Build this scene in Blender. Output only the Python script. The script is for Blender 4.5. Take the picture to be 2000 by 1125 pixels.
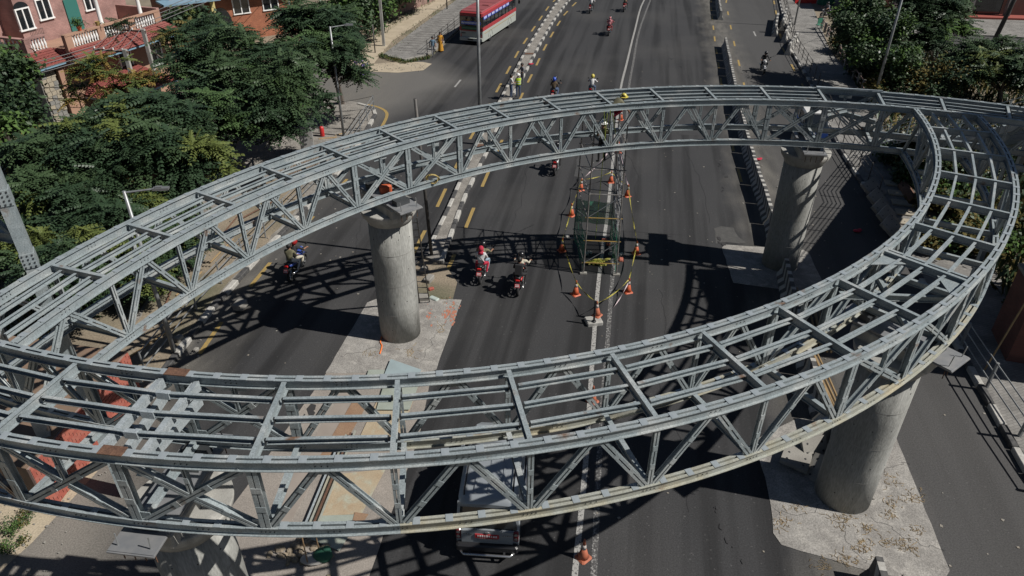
import bpy, bmesh, math, random
import numpy as np
from mathutils import Vector, Matrix, Euler

for o in list(bpy.data.objects): bpy.data.objects.remove(o)
S = bpy.context.scene
COL = S.collection
R = math.radians
random.seed(7); RNG = np.random.default_rng(7)

# ------------------------------------------------------------------ camera
CAM_H, CAM_P, CAM_F, CAM_ROLL = 16.0, R(32.526), 1400.4, R(-0.3)
cd = bpy.data.cameras.new('camera'); cam = bpy.data.objects.new('camera', cd); COL.objects.link(cam)
cd.sensor_width = 36; cd.lens = 36*CAM_F/2000; cd.clip_start = .1; cd.clip_end = 3000
cam.matrix_world = Matrix.Translation((0, 0, CAM_H)) @ Matrix.Rotation(R(90)-CAM_P, 4, 'X') @ Matrix.Rotation(R(.3), 4, 'Z')
S.camera = cam
S.render.resolution_x, S.render.resolution_y = 1024, 576

# ------------------------------------------------------------------ world, sun, exposure
SUN_EL, SUN_H = R(47.0), Vector((.97, -.24)).normalized()
w = bpy.data.worlds.new('World'); S.world = w; w.use_nodes = True
nt = w.node_tree; bg = nt.nodes['Background']
sky = nt.nodes.new('ShaderNodeTexSky'); sky.sky_type = 'NISHITA'; sky.sun_disc = False
sky.sun_elevation = SUN_EL; sky.sun_rotation = math.atan2(SUN_H.x, SUN_H.y)
sky.air_density = 1.0; sky.dust_density = 1.2; sky.ozone_density = 1.0; sky.altitude = 1300
nt.links.new(sky.outputs[0], bg.inputs[0]); bg.inputs[1].default_value = .034
sl = bpy.data.lights.new('sun', 'SUN'); sl.energy = 4.8; sl.angle = R(.5); sl.color = (1, .96, .90)
so = bpy.data.objects.new('sun', sl); COL.objects.link(so)
sdir = Vector((SUN_H.x*math.cos(SUN_EL), SUN_H.y*math.cos(SUN_EL), math.sin(SUN_EL)))
so.rotation_euler = sdir.to_track_quat('Z', 'Y').to_euler(); so.location = (30, -10, 60)
vs = S.view_settings; vs.view_transform = 'Standard'; vs.look = 'None'; vs.exposure = 0.2; vs.gamma = 1; vs.use_curve_mapping = False

# ------------------------------------------------------------------ pixel of the 2000x1125 photograph -> point at height z
def G(px, py, z=0.0):
    u, v = px-1000, py-562.5
    c, s = math.cos(CAM_ROLL), math.sin(CAM_ROLL)
    u, v = c*u-s*v, s*u+c*v
    dx, dy, dz = u/CAM_F, math.cos(CAM_P)-v/CAM_F*math.sin(CAM_P), -math.sin(CAM_P)-v/CAM_F*math.cos(CAM_P)
    t = (z-CAM_H)/dz
    return Vector((dx*t, dy*t, z))
def GL(pts, z=0.0): return [G(x, y, z) for x, y in pts]

# ------------------------------------------------------------------ materials
MATS = {}
def mat(name, col, rough=.8, metal=0., col2=None, scale=4., amt=.5, fine=0., fscale=60., bump=0., bscale=40., stretch=(1, 1, 1), col3=None, scale3=.7, spec=.5, detail=6., rot=0., spots=None):
    if name in MATS: return MATS[name]
    m = bpy.data.materials.new(name); m.use_nodes = True; MATS[name] = m
    n, l = m.node_tree.nodes, m.node_tree.links
    b = n['Principled BSDF']; b.inputs['Roughness'].default_value = rough; b.inputs['Metallic'].default_value = metal
    b.inputs['Specular IOR Level'].default_value = spec
    tc = n.new('ShaderNodeTexCoord'); mp = n.new('ShaderNodeMapping'); l.new(tc.outputs['Object'], mp.inputs[0])
    mp.inputs['Scale'].default_value = stretch; mp.inputs['Rotation'].default_value = (0, 0, rot)
    c1 = (*col, 1); out = None
    def mix(fac, a, bcol, lo, hi):
        rp = n.new('ShaderNodeMapRange'); rp.inputs[1].default_value = lo; rp.inputs[2].default_value = hi
        l.new(fac, rp.inputs[0])
        mx = n.new('ShaderNodeMix'); mx.data_type = 'RGBA'; l.new(rp.outputs[0], mx.inputs[0])
        if isinstance(a, tuple): mx.inputs[6].default_value = a
        else: l.new(a, mx.inputs[6])
        mx.inputs[7].default_value = bcol
        return mx.outputs[2]
    def noise(sc, det=detail):
        t = n.new('ShaderNodeTexNoise'); t.inputs['Scale'].default_value = sc; t.inputs['Detail'].default_value = det
        l.new(mp.outputs[0], t.inputs['Vector']); return t.outputs['Fac']
    cur = c1
    if col2: cur = mix(noise(scale), cur, (*col2, 1), .5-.25/max(amt, .05)*.5, .5+.25/max(amt, .05)*.5)
    if col3: cur = mix(noise(scale3), cur, (*col3, 1), .5, .68)
    if spots: cur = mix(noise(1.9, 9.), cur, (*spots, 1), .66, .76)
    if fine:
        f = noise(fscale, 2.)
        mr = n.new('ShaderNodeMapRange'); l.new(f, mr.inputs[0]); mr.inputs[1].default_value = .3; mr.inputs[2].default_value = .7
        mr.inputs[3].default_value = 1-fine; mr.inputs[4].default_value = 1+fine
        hs = n.new('ShaderNodeHueSaturation')
        if isinstance(cur, tuple): hs.inputs['Color'].default_value = cur
        else: l.new(cur, hs.inputs['Color'])
        l.new(mr.outputs[0], hs.inputs['Value']); cur = hs.outputs[0]
    if isinstance(cur, tuple): b.inputs['Base Color'].default_value = cur
    else: l.new(cur, b.inputs['Base Color'])
    if bump:
        t = n.new('ShaderNodeTexNoise'); t.inputs['Scale'].default_value = bscale; t.inputs['Detail'].default_value = 3
        l.new(tc.outputs['Object'], t.inputs['Vector'])
        bp = n.new('ShaderNodeBump'); bp.inputs['Strength'].default_value = bump; bp.inputs['Distance'].default_value = .02
        l.new(t.outputs['Fac'], bp.inputs['Height']); l.new(bp.outputs[0], b.inputs['Normal'])
    return m

def brick_mat(name, c1, c2, mortar, scale=1., bw=.23, bh=.075, rough=.85, axis='XZ', ms=.012, rotz=0., bump=.6):
    """running-bond courses mapped on object coordinates (for faces whose bricks are too small to pick apart)"""
    if name in MATS: return MATS[name]
    m = bpy.data.materials.new(name); m.use_nodes = True; MATS[name] = m
    n, l = m.node_tree.nodes, m.node_tree.links; b = n['Principled BSDF']; b.inputs['Roughness'].default_value = rough
    tc = n.new('ShaderNodeTexCoord'); sp = n.new('ShaderNodeSeparateXYZ'); cb = n.new('ShaderNodeCombineXYZ')
    mp = n.new('ShaderNodeMapping'); mp.inputs['Rotation'].default_value = (0, 0, rotz); l.new(tc.outputs['Object'], mp.inputs[0]); l.new(mp.outputs[0], sp.inputs[0])
    l.new(sp.outputs[axis[0]], cb.inputs[0]); l.new(sp.outputs[axis[1]], cb.inputs[1])
    if axis == 'SZ': pass
    br = n.new('ShaderNodeTexBrick'); l.new(cb.outputs[0], br.inputs['Vector']); br.inputs['Scale'].default_value = scale
    br.inputs['Color1'].default_value = (*c1, 1); br.inputs['Color2'].default_value = (*c2, 1); br.inputs['Mortar'].default_value = (*mortar, 1)
    br.inputs['Mortar Size'].default_value = ms; br.inputs['Brick Width'].default_value = bw; br.inputs['Row Height'].default_value = bh
    t = n.new('ShaderNodeTexNoise'); t.inputs['Scale'].default_value = 1.3; t.inputs['Detail'].default_value = 8; l.new(tc.outputs['Object'], t.inputs['Vector'])
    mr = n.new('ShaderNodeMapRange'); l.new(t.outputs['Fac'], mr.inputs[0]); mr.inputs[1].default_value = .3; mr.inputs[2].default_value = .7; mr.inputs[3].default_value = .7; mr.inputs[4].default_value = 1.2
    hs = n.new('ShaderNodeHueSaturation'); l.new(br.outputs['Color'], hs.inputs['Color']); l.new(mr.outputs[0], hs.inputs['Value']); l.new(hs.outputs[0], b.inputs['Base Color'])
    bp = n.new('ShaderNodeBump'); bp.inputs['Strength'].default_value = bump; bp.inputs['Distance'].default_value = .01; bp.invert = True
    l.new(br.outputs['Fac'], bp.inputs['Height']); l.new(bp.outputs[0], b.inputs['Normal'])
    return m

# ------------------------------------------------------------------ object helpers
WORLD = {}
def tag(o, label=None, cat=None, group=None, kind=None):
    if label: o['label'] = label
    if cat: o['category'] = cat
    if group: o['group'] = group
    if kind: o['kind'] = kind
    return o
def thing(name, label, cat, loc=(0, 0, 0), rz=0., group=None):
    o = bpy.data.objects.new(name, None); COL.objects.link(o); o.location = loc; o.rotation_euler = (0, 0, rz)
    o.empty_display_size = .2; WORLD[o.name] = Vector(loc)
    return tag(o, label, cat, group)
def link(o, parent=None, loc=(0, 0, 0)):
    COL.objects.link(o); o.location = loc
    if parent: o.parent = parent; WORLD[o.name] = WORLD[parent.name]+Vector(loc)
    else: WORLD[o.name] = Vector(loc)
    return o
def children(o): return [c for c in bpy.data.objects if c.parent == o]
def copy_tree(o, kids, parent=None):
    c = o.copy(); COL.objects.link(c); c.parent = parent
    for k in kids.get(o.name, []): copy_tree(k, kids, c)
    return c
def kidmap():
    d = {}
    for c in bpy.data.objects:
        if c.parent: d.setdefault(c.parent.name, []).append(c)
    return d

class MB:
    """collects boxes, bars, sweeps and tubes into ONE mesh"""
    def __init__(s): s.v, s.f, s.m, s.sm, s.cur, s.smooth = [], [], [], [], 0, False
    def add(s, vs, fs, mi=None):
        b = len(s.v); s.v.extend([tuple(x) for x in vs])
        for f in fs: s.f.append([b+i for i in f]); s.m.append(s.cur if mi is None else mi); s.sm.append(s.smooth and len(f) < 5)
        return s
    def box(s, c, size, rz=0., rot=None):
        sx, sy, sz = [k/2 for k in size]; M = rot if rot else Matrix.Rotation(rz, 3, 'Z'); c = Vector(c)
        vs = [c+M@Vector((x*sx, y*sy, z*sz)) for z in (-1, 1) for x, y in ((-1, -1), (1, -1), (1, 1), (-1, 1))]
        return s.add(vs, [(3, 2, 1, 0), (4, 5, 6, 7), (0, 1, 5, 4), (1, 2, 6, 5), (2, 3, 7, 6), (3, 0, 4, 7)])
    def bbox(s, c, size, bev, rz=0.):
        """box with chamfered vertical and top edges"""
        sx, sy, sz = [k/2 for k in size]; M = Matrix.Rotation(rz, 3, 'Z'); c = Vector(c)
        def ring(z, i): 
            return [c+M@Vector((x, y, z)) for x, y in ((-sx+i, -sy+i+bev), (-sx+i+bev, -sy+i), (sx-i-bev, -sy+i), (sx-i, -sy+i+bev), (sx-i, sy-i-bev), (sx-i-bev, sy-i), (-sx+i+bev, sy-i), (-sx+i, sy-i-bev))]
        rs = [ring(-sz+bev*.0, 0), ring(sz-bev, 0), ring(sz, bev)]
        return s.loft(rs, True, True)
    def loft(s, rings, cap0=True, cap1=True, closed=True):
        n = len(rings[0]); vs = [p for r in rings for p in r]; fs = []
        for k in range(len(rings)-1):
            for i in range(n if closed else n-1):
                j = (i+1) % n; fs.append((k*n+i, k*n+j, (k+1)*n+j, (k+1)*n+i))
        if cap0: fs.append(tuple(reversed(range(n))))
        if cap1: fs.append(tuple(range((len(rings)-1)*n, len(rings)*n)))
        return s.add(vs, fs)
    def frame(s, d, up):
        d = Vector(d).normalized(); up = Vector(up); x = d.cross(up)
        if x.length < 1e-5: x = d.cross(Vector((1, 0, 0)))
        x.normalize(); return d, x, x.cross(d).normalized()
    def bar(s, p0, p1, wd, ht, up=(0, 0, 1)):
        p0, p1 = Vector(p0), Vector(p1); d, x, u = s.frame(p1-p0, up)
        return s.loft([[p+x*a*wd/2+u*b*ht/2 for a, b in ((-1, -1), (1, -1), (1, 1), (-1, 1))] for p in (p0, p1)])
    def prof(s, p0, p1, pf, up=(0, 0, 1)):
        p0, p1 = Vector(p0), Vector(p1); d, x, u = s.frame(p1-p0, up)
        return s.loft([[p+x*a+u*b for a, b in pf] for p in (p0, p1)])
    def sweep(s, pts, pf, up=(0, 0, 1)):
        pts = [Vector(p) for p in pts]; rings = []
        for i, p in enumerate(pts):
            t = pts[min(i+1, len(pts)-1)]-pts[max(i-1, 0)]; d, x, u = s.frame(t, up); rings.append([p+x*a+u*b for a, b in pf])
        return s.loft(rings)
    def tube(s, pts, r, n=6, r1=None, caps=True):
        pts = [Vector(p) for p in pts]; rings = []; N = len(pts)
        for i, p in enumerate(pts):
            t = pts[min(i+1, N-1)]-pts[max(i-1, 0)]; d, x, u = s.frame(t, (0, 0, 1) if abs(t.normalized().z) < .95 else (0, 1, 0))
            rr = r[i] if isinstance(r, (list, tuple)) else (r if r1 is None else r+(r1-r)*i/max(1, N-1))
            rings.append([p+(x*math.cos(a)+u*math.sin(a))*rr for a in [2*math.pi*k/n for k in range(n)]])
        return s.loft(rings, caps, caps)
    def lathe(s, c, pf, n=24, axis='Z', caps=True):
        c = Vector(c); rings = []
        for r, z in pf:
            ring = []
            for k in range(n):
                a = 2*math.pi*k/n; p = Vector((r*math.cos(a), r*math.sin(a), z))
                if axis == 'X': p = Vector((p.z, p.x, p.y))
                if axis == 'Y': p = Vector((p.y, p.z, p.x))
                ring.append(c+p)
            rings.append(ring)
        return s.loft(rings, caps, caps)
    def ell(s, c, r, n=10, m=6, rot=None):
        c = Vector(c); rings = []; M = rot if rot else Matrix.Identity(3)
        for j in range(m+1):
            t = -math.pi/2+math.pi*j/m; cr, z = max(math.cos(t), .02), math.sin(t)
            rings.append([c+M@Vector((r[0]*cr*math.cos(2*math.pi*k/n), r[1]*cr*math.sin(2*math.pi*k/n), r[2]*z)) for k in range(n)])
        return s.loft(rings)
    def prism(s, poly, z0, z1):
        b = [Vector((p[0], p[1], z0)) for p in poly]; t = [Vector((p[0], p[1], z1)) for p in poly]
        a = sum(poly[i][0]*poly[(i+1) % len(poly)][1]-poly[(i+1) % len(poly)][0]*poly[i][1] for i in range(len(poly)))
        if a < 0: b.reverse(); t.reverse()
        return s.loft([b, t])
    def sheet(s, poly, z):
        a = sum(poly[i][0]*poly[(i+1) % len(poly)][1]-poly[(i+1) % len(poly)][0]*poly[i][1] for i in range(len(poly)))
        p = [Vector((q[0], q[1], z)) for q in poly]
        if a < 0: p.reverse()
        return s.add(p, [tuple(range(len(p)))])
    def mesh(s, name, mats, off=Vector((0, 0, 0))):
        me = bpy.data.meshes.new(name); me.from_pydata([(x-off[0], y-off[1], z-off[2]) for x, y, z in s.v], [], s.f)
        for m in (mats if isinstance(mats, (list, tuple)) else [mats]): me.materials.append(m)
        me.polygons.foreach_set('material_index', s.m); me.polygons.foreach_set('use_smooth', s.sm); me.update()
        return me
    def build(s, name, mats, parent=None, local=False, base=None):
        """world-coordinate geometry linked as one object; local=True when the vertices are already relative to the parent"""
        if parent: off = Vector((0, 0, 0)) if local else WORLD[parent.name]; return link(bpy.data.objects.new(name, s.mesh(name, mats, off)), parent)
        a = np.array(s.v)
        off = Vector(base) if base else Vector((*((a[:, :2].min(0)+a[:, :2].max(0))/2).tolist(), float(a[:, 2].min())))
        return link(bpy.data.objects.new(name, s.mesh(name, mats, off)), None, off)

def resample(pts, step):
    pts = [Vector(p) for p in pts]; out = [pts[0].copy()]; acc = 0.
    for a, b in zip(pts[:-1], pts[1:]):
        L = (b-a).length; 
        if L < 1e-6: continue
        t = step-acc
        while t <= L: out.append(a.lerp(b, t/L)); t += step
        acc = (acc+L) % step
    return out
def spline(pts, n=6):
    P = [Vector(p) for p in pts]; P = [P[0]*2-P[1]]+P+[P[-1]*2-P[-2]]; out = []
    for i in range(1, len(P)-2):
        for k in range(n):
            t = k/n; a, b, c, d = P[i-1], P[i], P[i+1], P[i+2]
            out.append(.5*((2*b)+(c-a)*t+(2*a-5*b+4*c-d)*t*t+(3*b-a-3*c+d)*t**3))
    return out+[P[-2].copy()]
def offset(pts, d):
    out = []
    for i, p in enumerate(pts):
        t = (pts[min(i+1, len(pts)-1)]-pts[max(i-1, 0)]).normalized(); out.append(p+Vector((t.y, -t.x, 0))*d)
    return out

# palette
STEEL = mat('galvanised_steel', (.285, .322, .334), .42, .12, (.195, .23, .242), 3.2, .55, .24, 40., .06, 30., (1, 1, 1), (.36, .38, .378), 1.6, spec=.25, spots=(.15, .085, .05))
STEEL_NEW = mat('fresh_galvanised_steel', (.44, .48, .5), .35, .3, (.32, .365, .385), 9., .7, .2, 40.)
STEEL_OLD = mat('weathered_galvanised_steel', (.33, .345, .32), .6, .12, (.27, .265, .21), 3., .6, .2, 45., .05, 30., (1, 1, 1), (.36, .33, .245), 1.1, spots=(.17, .1, .055))
RUST = mat('rusted_steel', (.085, .045, .03), .85, .1, (.15, .08, .05), 12., .6, .3, 60., .2)
BOLT = mat('dark_bolt', (.07, .075, .08), .5, .6)
DARKIRON = mat('dark_painted_iron', (.05, .05, .052), .6, .3, (.1, .09, .08), 7.)
PIPE = mat('grey_steel_pipe', (.3, .32, .33), .45, .4, (.2, .2, .2), 5.)
WHITEP = mat('worn_white_paint', (.44, .43, .40), .8, 0, (.27, .26, .24), 9., .5, .15, 70.)
BLACKP = mat('worn_black_paint', (.03, .03, .032), .75, 0, (.09, .088, .085), 6., .6)
CONC = mat('cast_concrete', (.33, .325, .30), .85, 0, (.22, .215, .2), 1.6, .6, .12, 70., .25, 30., (1, 1, .35), (.42, .41, .38), 2.4)
CONC_OLD = mat('stained_concrete', (.26, .25, .225), .9, 0, (.17, .16, .145), 1.3, .6, .2, 80., .3, 40.)
RUBBER = mat('black_rubber', (.018, .018, .019), .85)
BLACKPL = mat('black_plastic', (.016, .016, .018), .45)
CHROME = mat('bright_metal', (.55, .55, .55), .25, .9)
GLASS = mat('dark_glass', (.012, .015, .018), .08, 0, spec=.8)
WHITE = mat('white_enamel', (.75, .75, .73), .4)
RED = mat('red_enamel', (.45, .025, .025), .4)
ORANGE = mat("orange_plastic", (.5, .1, .035), .6, 0, (.38, .08, .03), 6., .5)
BAMBOO = mat('bamboo', (.32, .22, .11), .7, 0, (.2, .14, .07), 5., .5)
WIRE = mat('black_cable', (.02, .02, .021), .7)
# ================================================================== GROUND, ROADS, PAVEMENTS
EARTH = mat('dry_earth', (.25, .205, .15), .95, 0, (.15, .125, .09), .5, .6, .25, 14., .5, 12., (1, 1, 1), (.1, .1, .06), .22)
SAND = mat('pale_sand', (.40, .34, .25), .95, 0, (.30, .25, .18), .9, .6, .2, 20., .5, 14.)
mb = MB()
mb.add([(-700, -300, -.04), (700, -300, -.04), (700, 900, -.04), (-700, 900, -.04)], [(0, 1, 2, 3)])
tag(mb.build('ground', EARTH, base=(0, 0, -.04)), kind='structure')

def asphalt(name, base, dusty, grey, masks=False, dust2=(.13, .122, .108)):
    m = bpy.data.materials.new(name); m.use_nodes = True; n, l = m.node_tree.nodes, m.node_tree.links
    b = n['Principled BSDF']; b.inputs['Roughness'].default_value = .82; b.inputs['Specular IOR Level'].default_value = .3
    geo = n.new('ShaderNodeNewGeometry'); mp = n.new('ShaderNodeMapping'); l.new(geo.outputs['Position'], mp.inputs[0]); mp.inputs['Rotation'].default_value = (0, 0, R(10))
    def noise(sc, det, st=(1, 1, 1), rough=.5):
        m2 = n.new('ShaderNodeMapping'); m2.inputs['Scale'].default_value = st; l.new(mp.outputs[0], m2.inputs[0])
        t = n.new('ShaderNodeTexNoise'); t.inputs['Scale'].default_value = sc; t.inputs['Detail'].default_value = det; t.inputs['Roughness'].default_value = rough; l.new(m2.outputs[0], t.inputs['Vector']); return t.outputs['Fac']
    def rng(f, a, bb, c=0., d=1.):
        r_ = n.new('ShaderNodeMapRange'); r_.inputs[1].default_value = a; r_.inputs[2].default_value = bb; r_.inputs[3].default_value = c; r_.inputs[4].default_value = d; l.new(f, r_.inputs[0]); return r_.outputs[0]
    def mix(f, a, c):
        x = n.new('ShaderNodeMix'); x.data_type = 'RGBA'; l.new(f, x.inputs[0])
        if isinstance(a, tuple): x.inputs[6].default_value = (*a, 1)
        else: l.new(a, x.inputs[6])
        x.inputs[7].default_value = (*c, 1); return x.outputs[2]
    def mul(f, g):
        x = n.new('ShaderNodeMath'); x.operation = 'MULTIPLY'; l.new(f, x.inputs[0])
        if isinstance(g, float): x.inputs[1].default_value = g
        else: l.new(g, x.inputs[1])
        return x.outputs[0]
    c = mix(rng(noise(.28, 6, (1, .35, 1)), .35, .7), base, grey)
    c = mix(mul(rng(noise(1.1, 4, (1, .03, 1)), .46, .6), 1.), c, tuple(k*.55 for k in base))      # tyre-darkened tracks
    c = mix(mul(rng(noise(.12, 7), .5, .75), .55), c, dusty)                                   # dust
    if masks:
        def math_(op, a, bb):
            x = n.new('ShaderNodeMath'); x.operation = op
            for i_, q in enumerate((a, bb)):
                if isinstance(q, (int, float)): x.inputs[i_].default_value = q
                else: l.new(q, x.inputs[i_])
            return x.outputs[0]
        sp = n.new('ShaderNodeSeparateXYZ'); l.new(geo.outputs['Position'], sp.inputs[0]); X, Y = sp.outputs[0], sp.outputs[1]
        wob = math_('MULTIPLY', math_('SUBTRACT', noise(.35, 5), .5), 3.2)
        s_ = math_('ADD', math_('SUBTRACT', X, math_('MULTIPLY', Y, .178)), -7.15); sw = math_('ADD', s_, wob)
        fine_ = rng(noise(2.2, 6, (1, .25, 1)), .3, .62, .35, 1.)
        c = mix(mul(mul(rng(math_('ABSOLUTE', sw, 0), 2.1, .3), fine_), .85), c, dust2)            # dust along the barriers
        c = mix(mul(rng(s_, .2, 1.2), .55), c, (.074, .072, .07))                                    # older surface of the right lane
        d_ = math_('ADD', math_('ADD', math_('MULTIPLY', X, .8), math_('MULTIPLY', math_('ABSOLUTE', math_('SUBTRACT', Y, 54.), 0), .5)), math_('MULTIPLY', wob, .5))
        c = mix(mul(rng(d_, -1.2, -4.6), .9), c, (.115, .11, .103))                                 # side street dust spreading out
        e_ = math_('ADD', math_('ADD', X, math_('MULTIPLY', Y, -.05)), math_('MULTIPLY', wob, .6))
        c = mix(mul(mul(rng(e_, -10.6, -12.6), fine_), .8), c, dust2)                                # dust along the left kerb
        k_ = math_('ADD', math_('ADD', X, math_('MULTIPLY', math_('MAXIMUM', math_('SUBTRACT', Y, 12.), 0.), .45)), math_('MULTIPLY', wob, .5))
        c = mix(mul(rng(k_, -8.4, -11.6), .8), c, (.19, .175, .155))                                 # sandy bottom left
    c = mix(rng(noise(.9, 8, (1, 1, 1), .65), .69, .74), c, tuple(k*.35 for k in base))         # oil spots
    v = n.new('ShaderNodeTexVoronoi'); v.inputs['Scale'].default_value = 26; l.new(mp.outputs[0], v.inputs['Vector'])
    c = mix(mul(rng(v.outputs['Color'], .9, .97), .4), c, (.12, .118, .115))                    # pale aggregate
    f = rng(noise(24, 4, (1, 1, 1), .75), .25, .75, .5, 1.6)
    hs = n.new('ShaderNodeHueSaturation'); l.new(c, hs.inputs['Color']); l.new(f, hs.inputs['Value']); l.new(hs.outputs[0], b.inputs['Base Color'])
    bp = n.new('ShaderNodeBump'); bp.inputs['Strength'].default_value = .35; bp.inputs['Distance'].default_value = .012; l.new(noise(55, 3), bp.inputs['Height']); l.new(bp.outputs[0], b.inputs['Normal'])
    MATS[name] = m; return m
ASPH = asphalt('worn_asphalt', (.033, .033, .0345), (.062, .06, .058), (.041, .041, .042), True)
ASPH_SIDE = asphalt('dusty_asphalt', (.115, .108, .10), (.15, .14, .125), (.095, .09, .085))

LK = [(-15.5, 2), (-13.6, 9), (-12.3, 15), (-11.96, 19.84), (-11.75, 23.0), (-11.1, 27.4), (-10.6, 29.8), (-9.55, 36), (-9.2, 38.9), (-9.1, 42.9), (-9.0, 46.3), (-9.4, 47.6), (-10.9, 48.8)]
UK = [(-11.4, 58.6), (-10.2, 58.5), (-8.96, 59.3), (-6.8, 61.3), (-4.23, 74.76), (-1.03, 85.1), (5, 105), (14, 130), (40, 190)]
RK = [(14.6, 2), (14.9, 10), (15.18, 15), (16.08, 19.9), (17.4, 27), (18.5, 34), (19.5, 41), (20.8, 47.5), (22.27, 53.8), (23.13, 58.7), (24.13, 64.4), (27, 75), (31, 90), (38, 110), (47, 130), (75, 190)]
mb = MB(); mb.sheet(LK+[(-14, 49.5), (-70, 44), (-70, 56), (-14, 58.6)]+UK+list(reversed(RK)), 0.)
tag(mb.build('road', ASPH, base=(0, 0, 0)), kind='structure')
# dusty hard shoulders beside the barriers and the left kerb
def strip(name, a, b, m, z, jit=.1):
    A = [p+Vector((random.uniform(-jit, jit), 0, 0)) for p in resample(a, .7)]; B = [p+Vector((random.uniform(-jit*.3, jit*.3), 0, 0)) for p in resample(b, .7)]
    m_ = MB(); m_.sheet([(p.x, p.y) for p in A]+[(p.x, p.y) for p in reversed(B)], z); return tag(m_.build(name, m, base=(A[0].x, A[0].y, z)), kind='structure')
BAR = [Vector(p) for p in [(8.6, 8.6, 0), (9.16, 11.6, 0), (9.86, 16.25, 0), (10.2, 19, 0), (11.05, 23.5, 0), (11.62, 26.5, 0), (12.5, 31.5, 0), (13.0, 34.9, 0), (13.72, 39.5, 0), (15.95, 51.4, 0), (18.85, 66, 0), (20.5, 74, 0), (22.6, 84, 0), (27, 100, 0), (34, 120, 0)]]

PAVER = brick_mat('grey_pavers', (.20, .185, .165), (.25, .235, .21), (.11, .10, .09), 1., .22, .11, .9, 'XY', .006, R(35))
PAVER_L = brick_mat('pale_pavers', (.175, .168, .158), (.215, .207, .193), (.11, .107, .10), 1., .22, .11, .9, 'XY', .006, R(-20))
def kerb_run(parent, pts, step=1.0, wdt=.22, ht=.17, side=1, alt=True, start=0):
    P = resample(pts, step); k = start
    for a, b in zip(P[:-1], P[1:]):
        d = (b-a).normalized(); n_ = Vector((d.y, -d.x, 0))*side
        m_ = MB(); c = (a+b)/2+n_*wdt/2; m_.bbox((c.x, c.y, ht/2+random.uniform(-.012, .008)), (wdt, (b-a).length-.03, ht), .025, math.atan2(d.y, d.x)-math.pi/2+random.uniform(-.012, .012))
        m_.build('kerb_stone', (WHITEP if k % 2 else BLACKP) if alt else CONC_OLD, parent); k += 1
# lower left pavement (between kerb and trees)
LPI = [(-30, 49.0), (-24, 42), (-17.5, 36), (-15.2, 30), (-14.6, 24), (-14.2, 17.2)]
lk = [Vector((x, y, 0)) for x, y in LK[3:12]]
mb = MB(); mb.prism([(p.x-.24, p.y) for p in lk]+[(-9.9, 48.1), (-11.2, 48.9), (-14, 49.4)]+LPI, -.03, .13)
lp = tag(mb.build('left_pavement', PAVER, base=(-13, 33, 0)), kind='structure')
kerb_run(lp, [Vector(p) for p in [(-12.3, 15.4, 0), (-11.96, 19.84, 0), (-11.75, 23, 0), (-11.1, 27.4, 0), (-10.6, 29.8, 0), (-9.55, 36, 0), (-9.2, 38.9, 0), (-9.1, 42.9, 0), (-9.0, 46.3, 0), (-9.4, 47.6, 0), (-10.9, 48.7, 0)]], 1.0, .24, .19, -1)
# dirt lying over the lower half of that pavement
mb = MB(); dp = [(-12.15, 17.4), (-12.0, 23), (-11.4, 27.4), (-11.0, 30), (-10.6, 33.5), (-11.3, 35.2), (-13, 35.6), (-14.9, 30), (-14.4, 24), (-14, 17.4)]
mb.sheet([(x+random.uniform(-.1, .1), y) for x, y in [(p.x, p.y) for p in resample([Vector((*q, 0)) for q in dp+[dp[0]]], .6)]], .136)
tag(mb.build('dirt_strip', EARTH, base=(-13, 26, .136)), kind='structure')
# upper left pavement with toothed rows of dark pavers
UP = [(-10.9, 61.3), (-8.96, 59.9), (-7.2, 61.6), (-4.5, 74.8), (-1.3, 85.2), (5.0-.4, 105.2), (13.6, 130.2), (9.5, 131), (-.6, 105), (-6.4, 84), (-8.9, 72)]
mb = MB(); mb.prism(UP, -.03, .14); up = tag(mb.build('upper_pavement', PAVER_L, base=(-7, 75, 0)), kind='structure')
ukl = [Vector((x, y, 0)) for x, y in [(-10.5, 60.7), (-8.96, 59.62), (-7.0, 61.4), (-4.35, 74.8), (-1.15, 85.1), (4.9, 105)]]
kerb_run(up, ukl, 1.0, .2, .18, -1, False)
DKPAVER = mat('charcoal_pavers', (.075, .07, .065), .9, 0, (.12, .11, .1), 5.)
for i in range(34):
    t = i/33; a = Vector((-10.35, 62.6, 0)).lerp(Vector((-4.6, 90, 0)), t); m_ = MB(); pts = []
    d = Vector((.985, -.17, 0)); q = Vector((.17, .985, 0))
    L = 1.75; p = a+d*.15
    for k in range(7): pts.append(p+d*(L*k/6)+q*(.07 if k % 2 else -.07))
    off_ = Vector((0, .1, 0)); m_.add([(*x.xy, .146) for x in pts]+[(*(x+q*.13).xy, .146) for x in pts], [(k, k+1, k+8, k+7) for k in range(6)])
    m_.build('toothed_paver_row', DKPAVER, up)
# dirt path and grass verge behind it
mb = MB(); mb.sheet([(-13.5, 57.5), (-11.3, 58.9), (-11.2, 61.6), (-10.9, 66), (-9.6, 72), (-7.2, 84), (-2, 104), (-6, 106), (-12.5, 84), (-15, 70), (-16, 62)], .02)
tag(mb.build('dirt_path', SAND, base=(-12, 70, .02)), kind='structure')
mb = MB(); mb.sheet([(-11.5, 58.7), (-9.2, 59.4), (-7.4, 59.4), (-6.6, 58.9), (-7.1, 57.0), (-9.0, 56.3), (-11.4, 56.6), (-13, 57.4)], .012)
tag(mb.build('sandy_patch', SAND, base=(-9, 58, .01)), kind='structure')
# right pavement
rk = [Vector((x, y, 0)) for x, y in RK[0:13]]
ro = offset(rk, 3.4)
mb = MB(); mb.prism([(p.x+.22, p.y) for p in rk]+[(p.x, p.y) for p in reversed(ro)], -.03, .14); rp = tag(mb.build('right_pavement', PAVER_L, base=(20, 40, 0)), kind='structure')
kerb_run(rp, rk, 1.0, .22, .18, 1)
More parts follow.
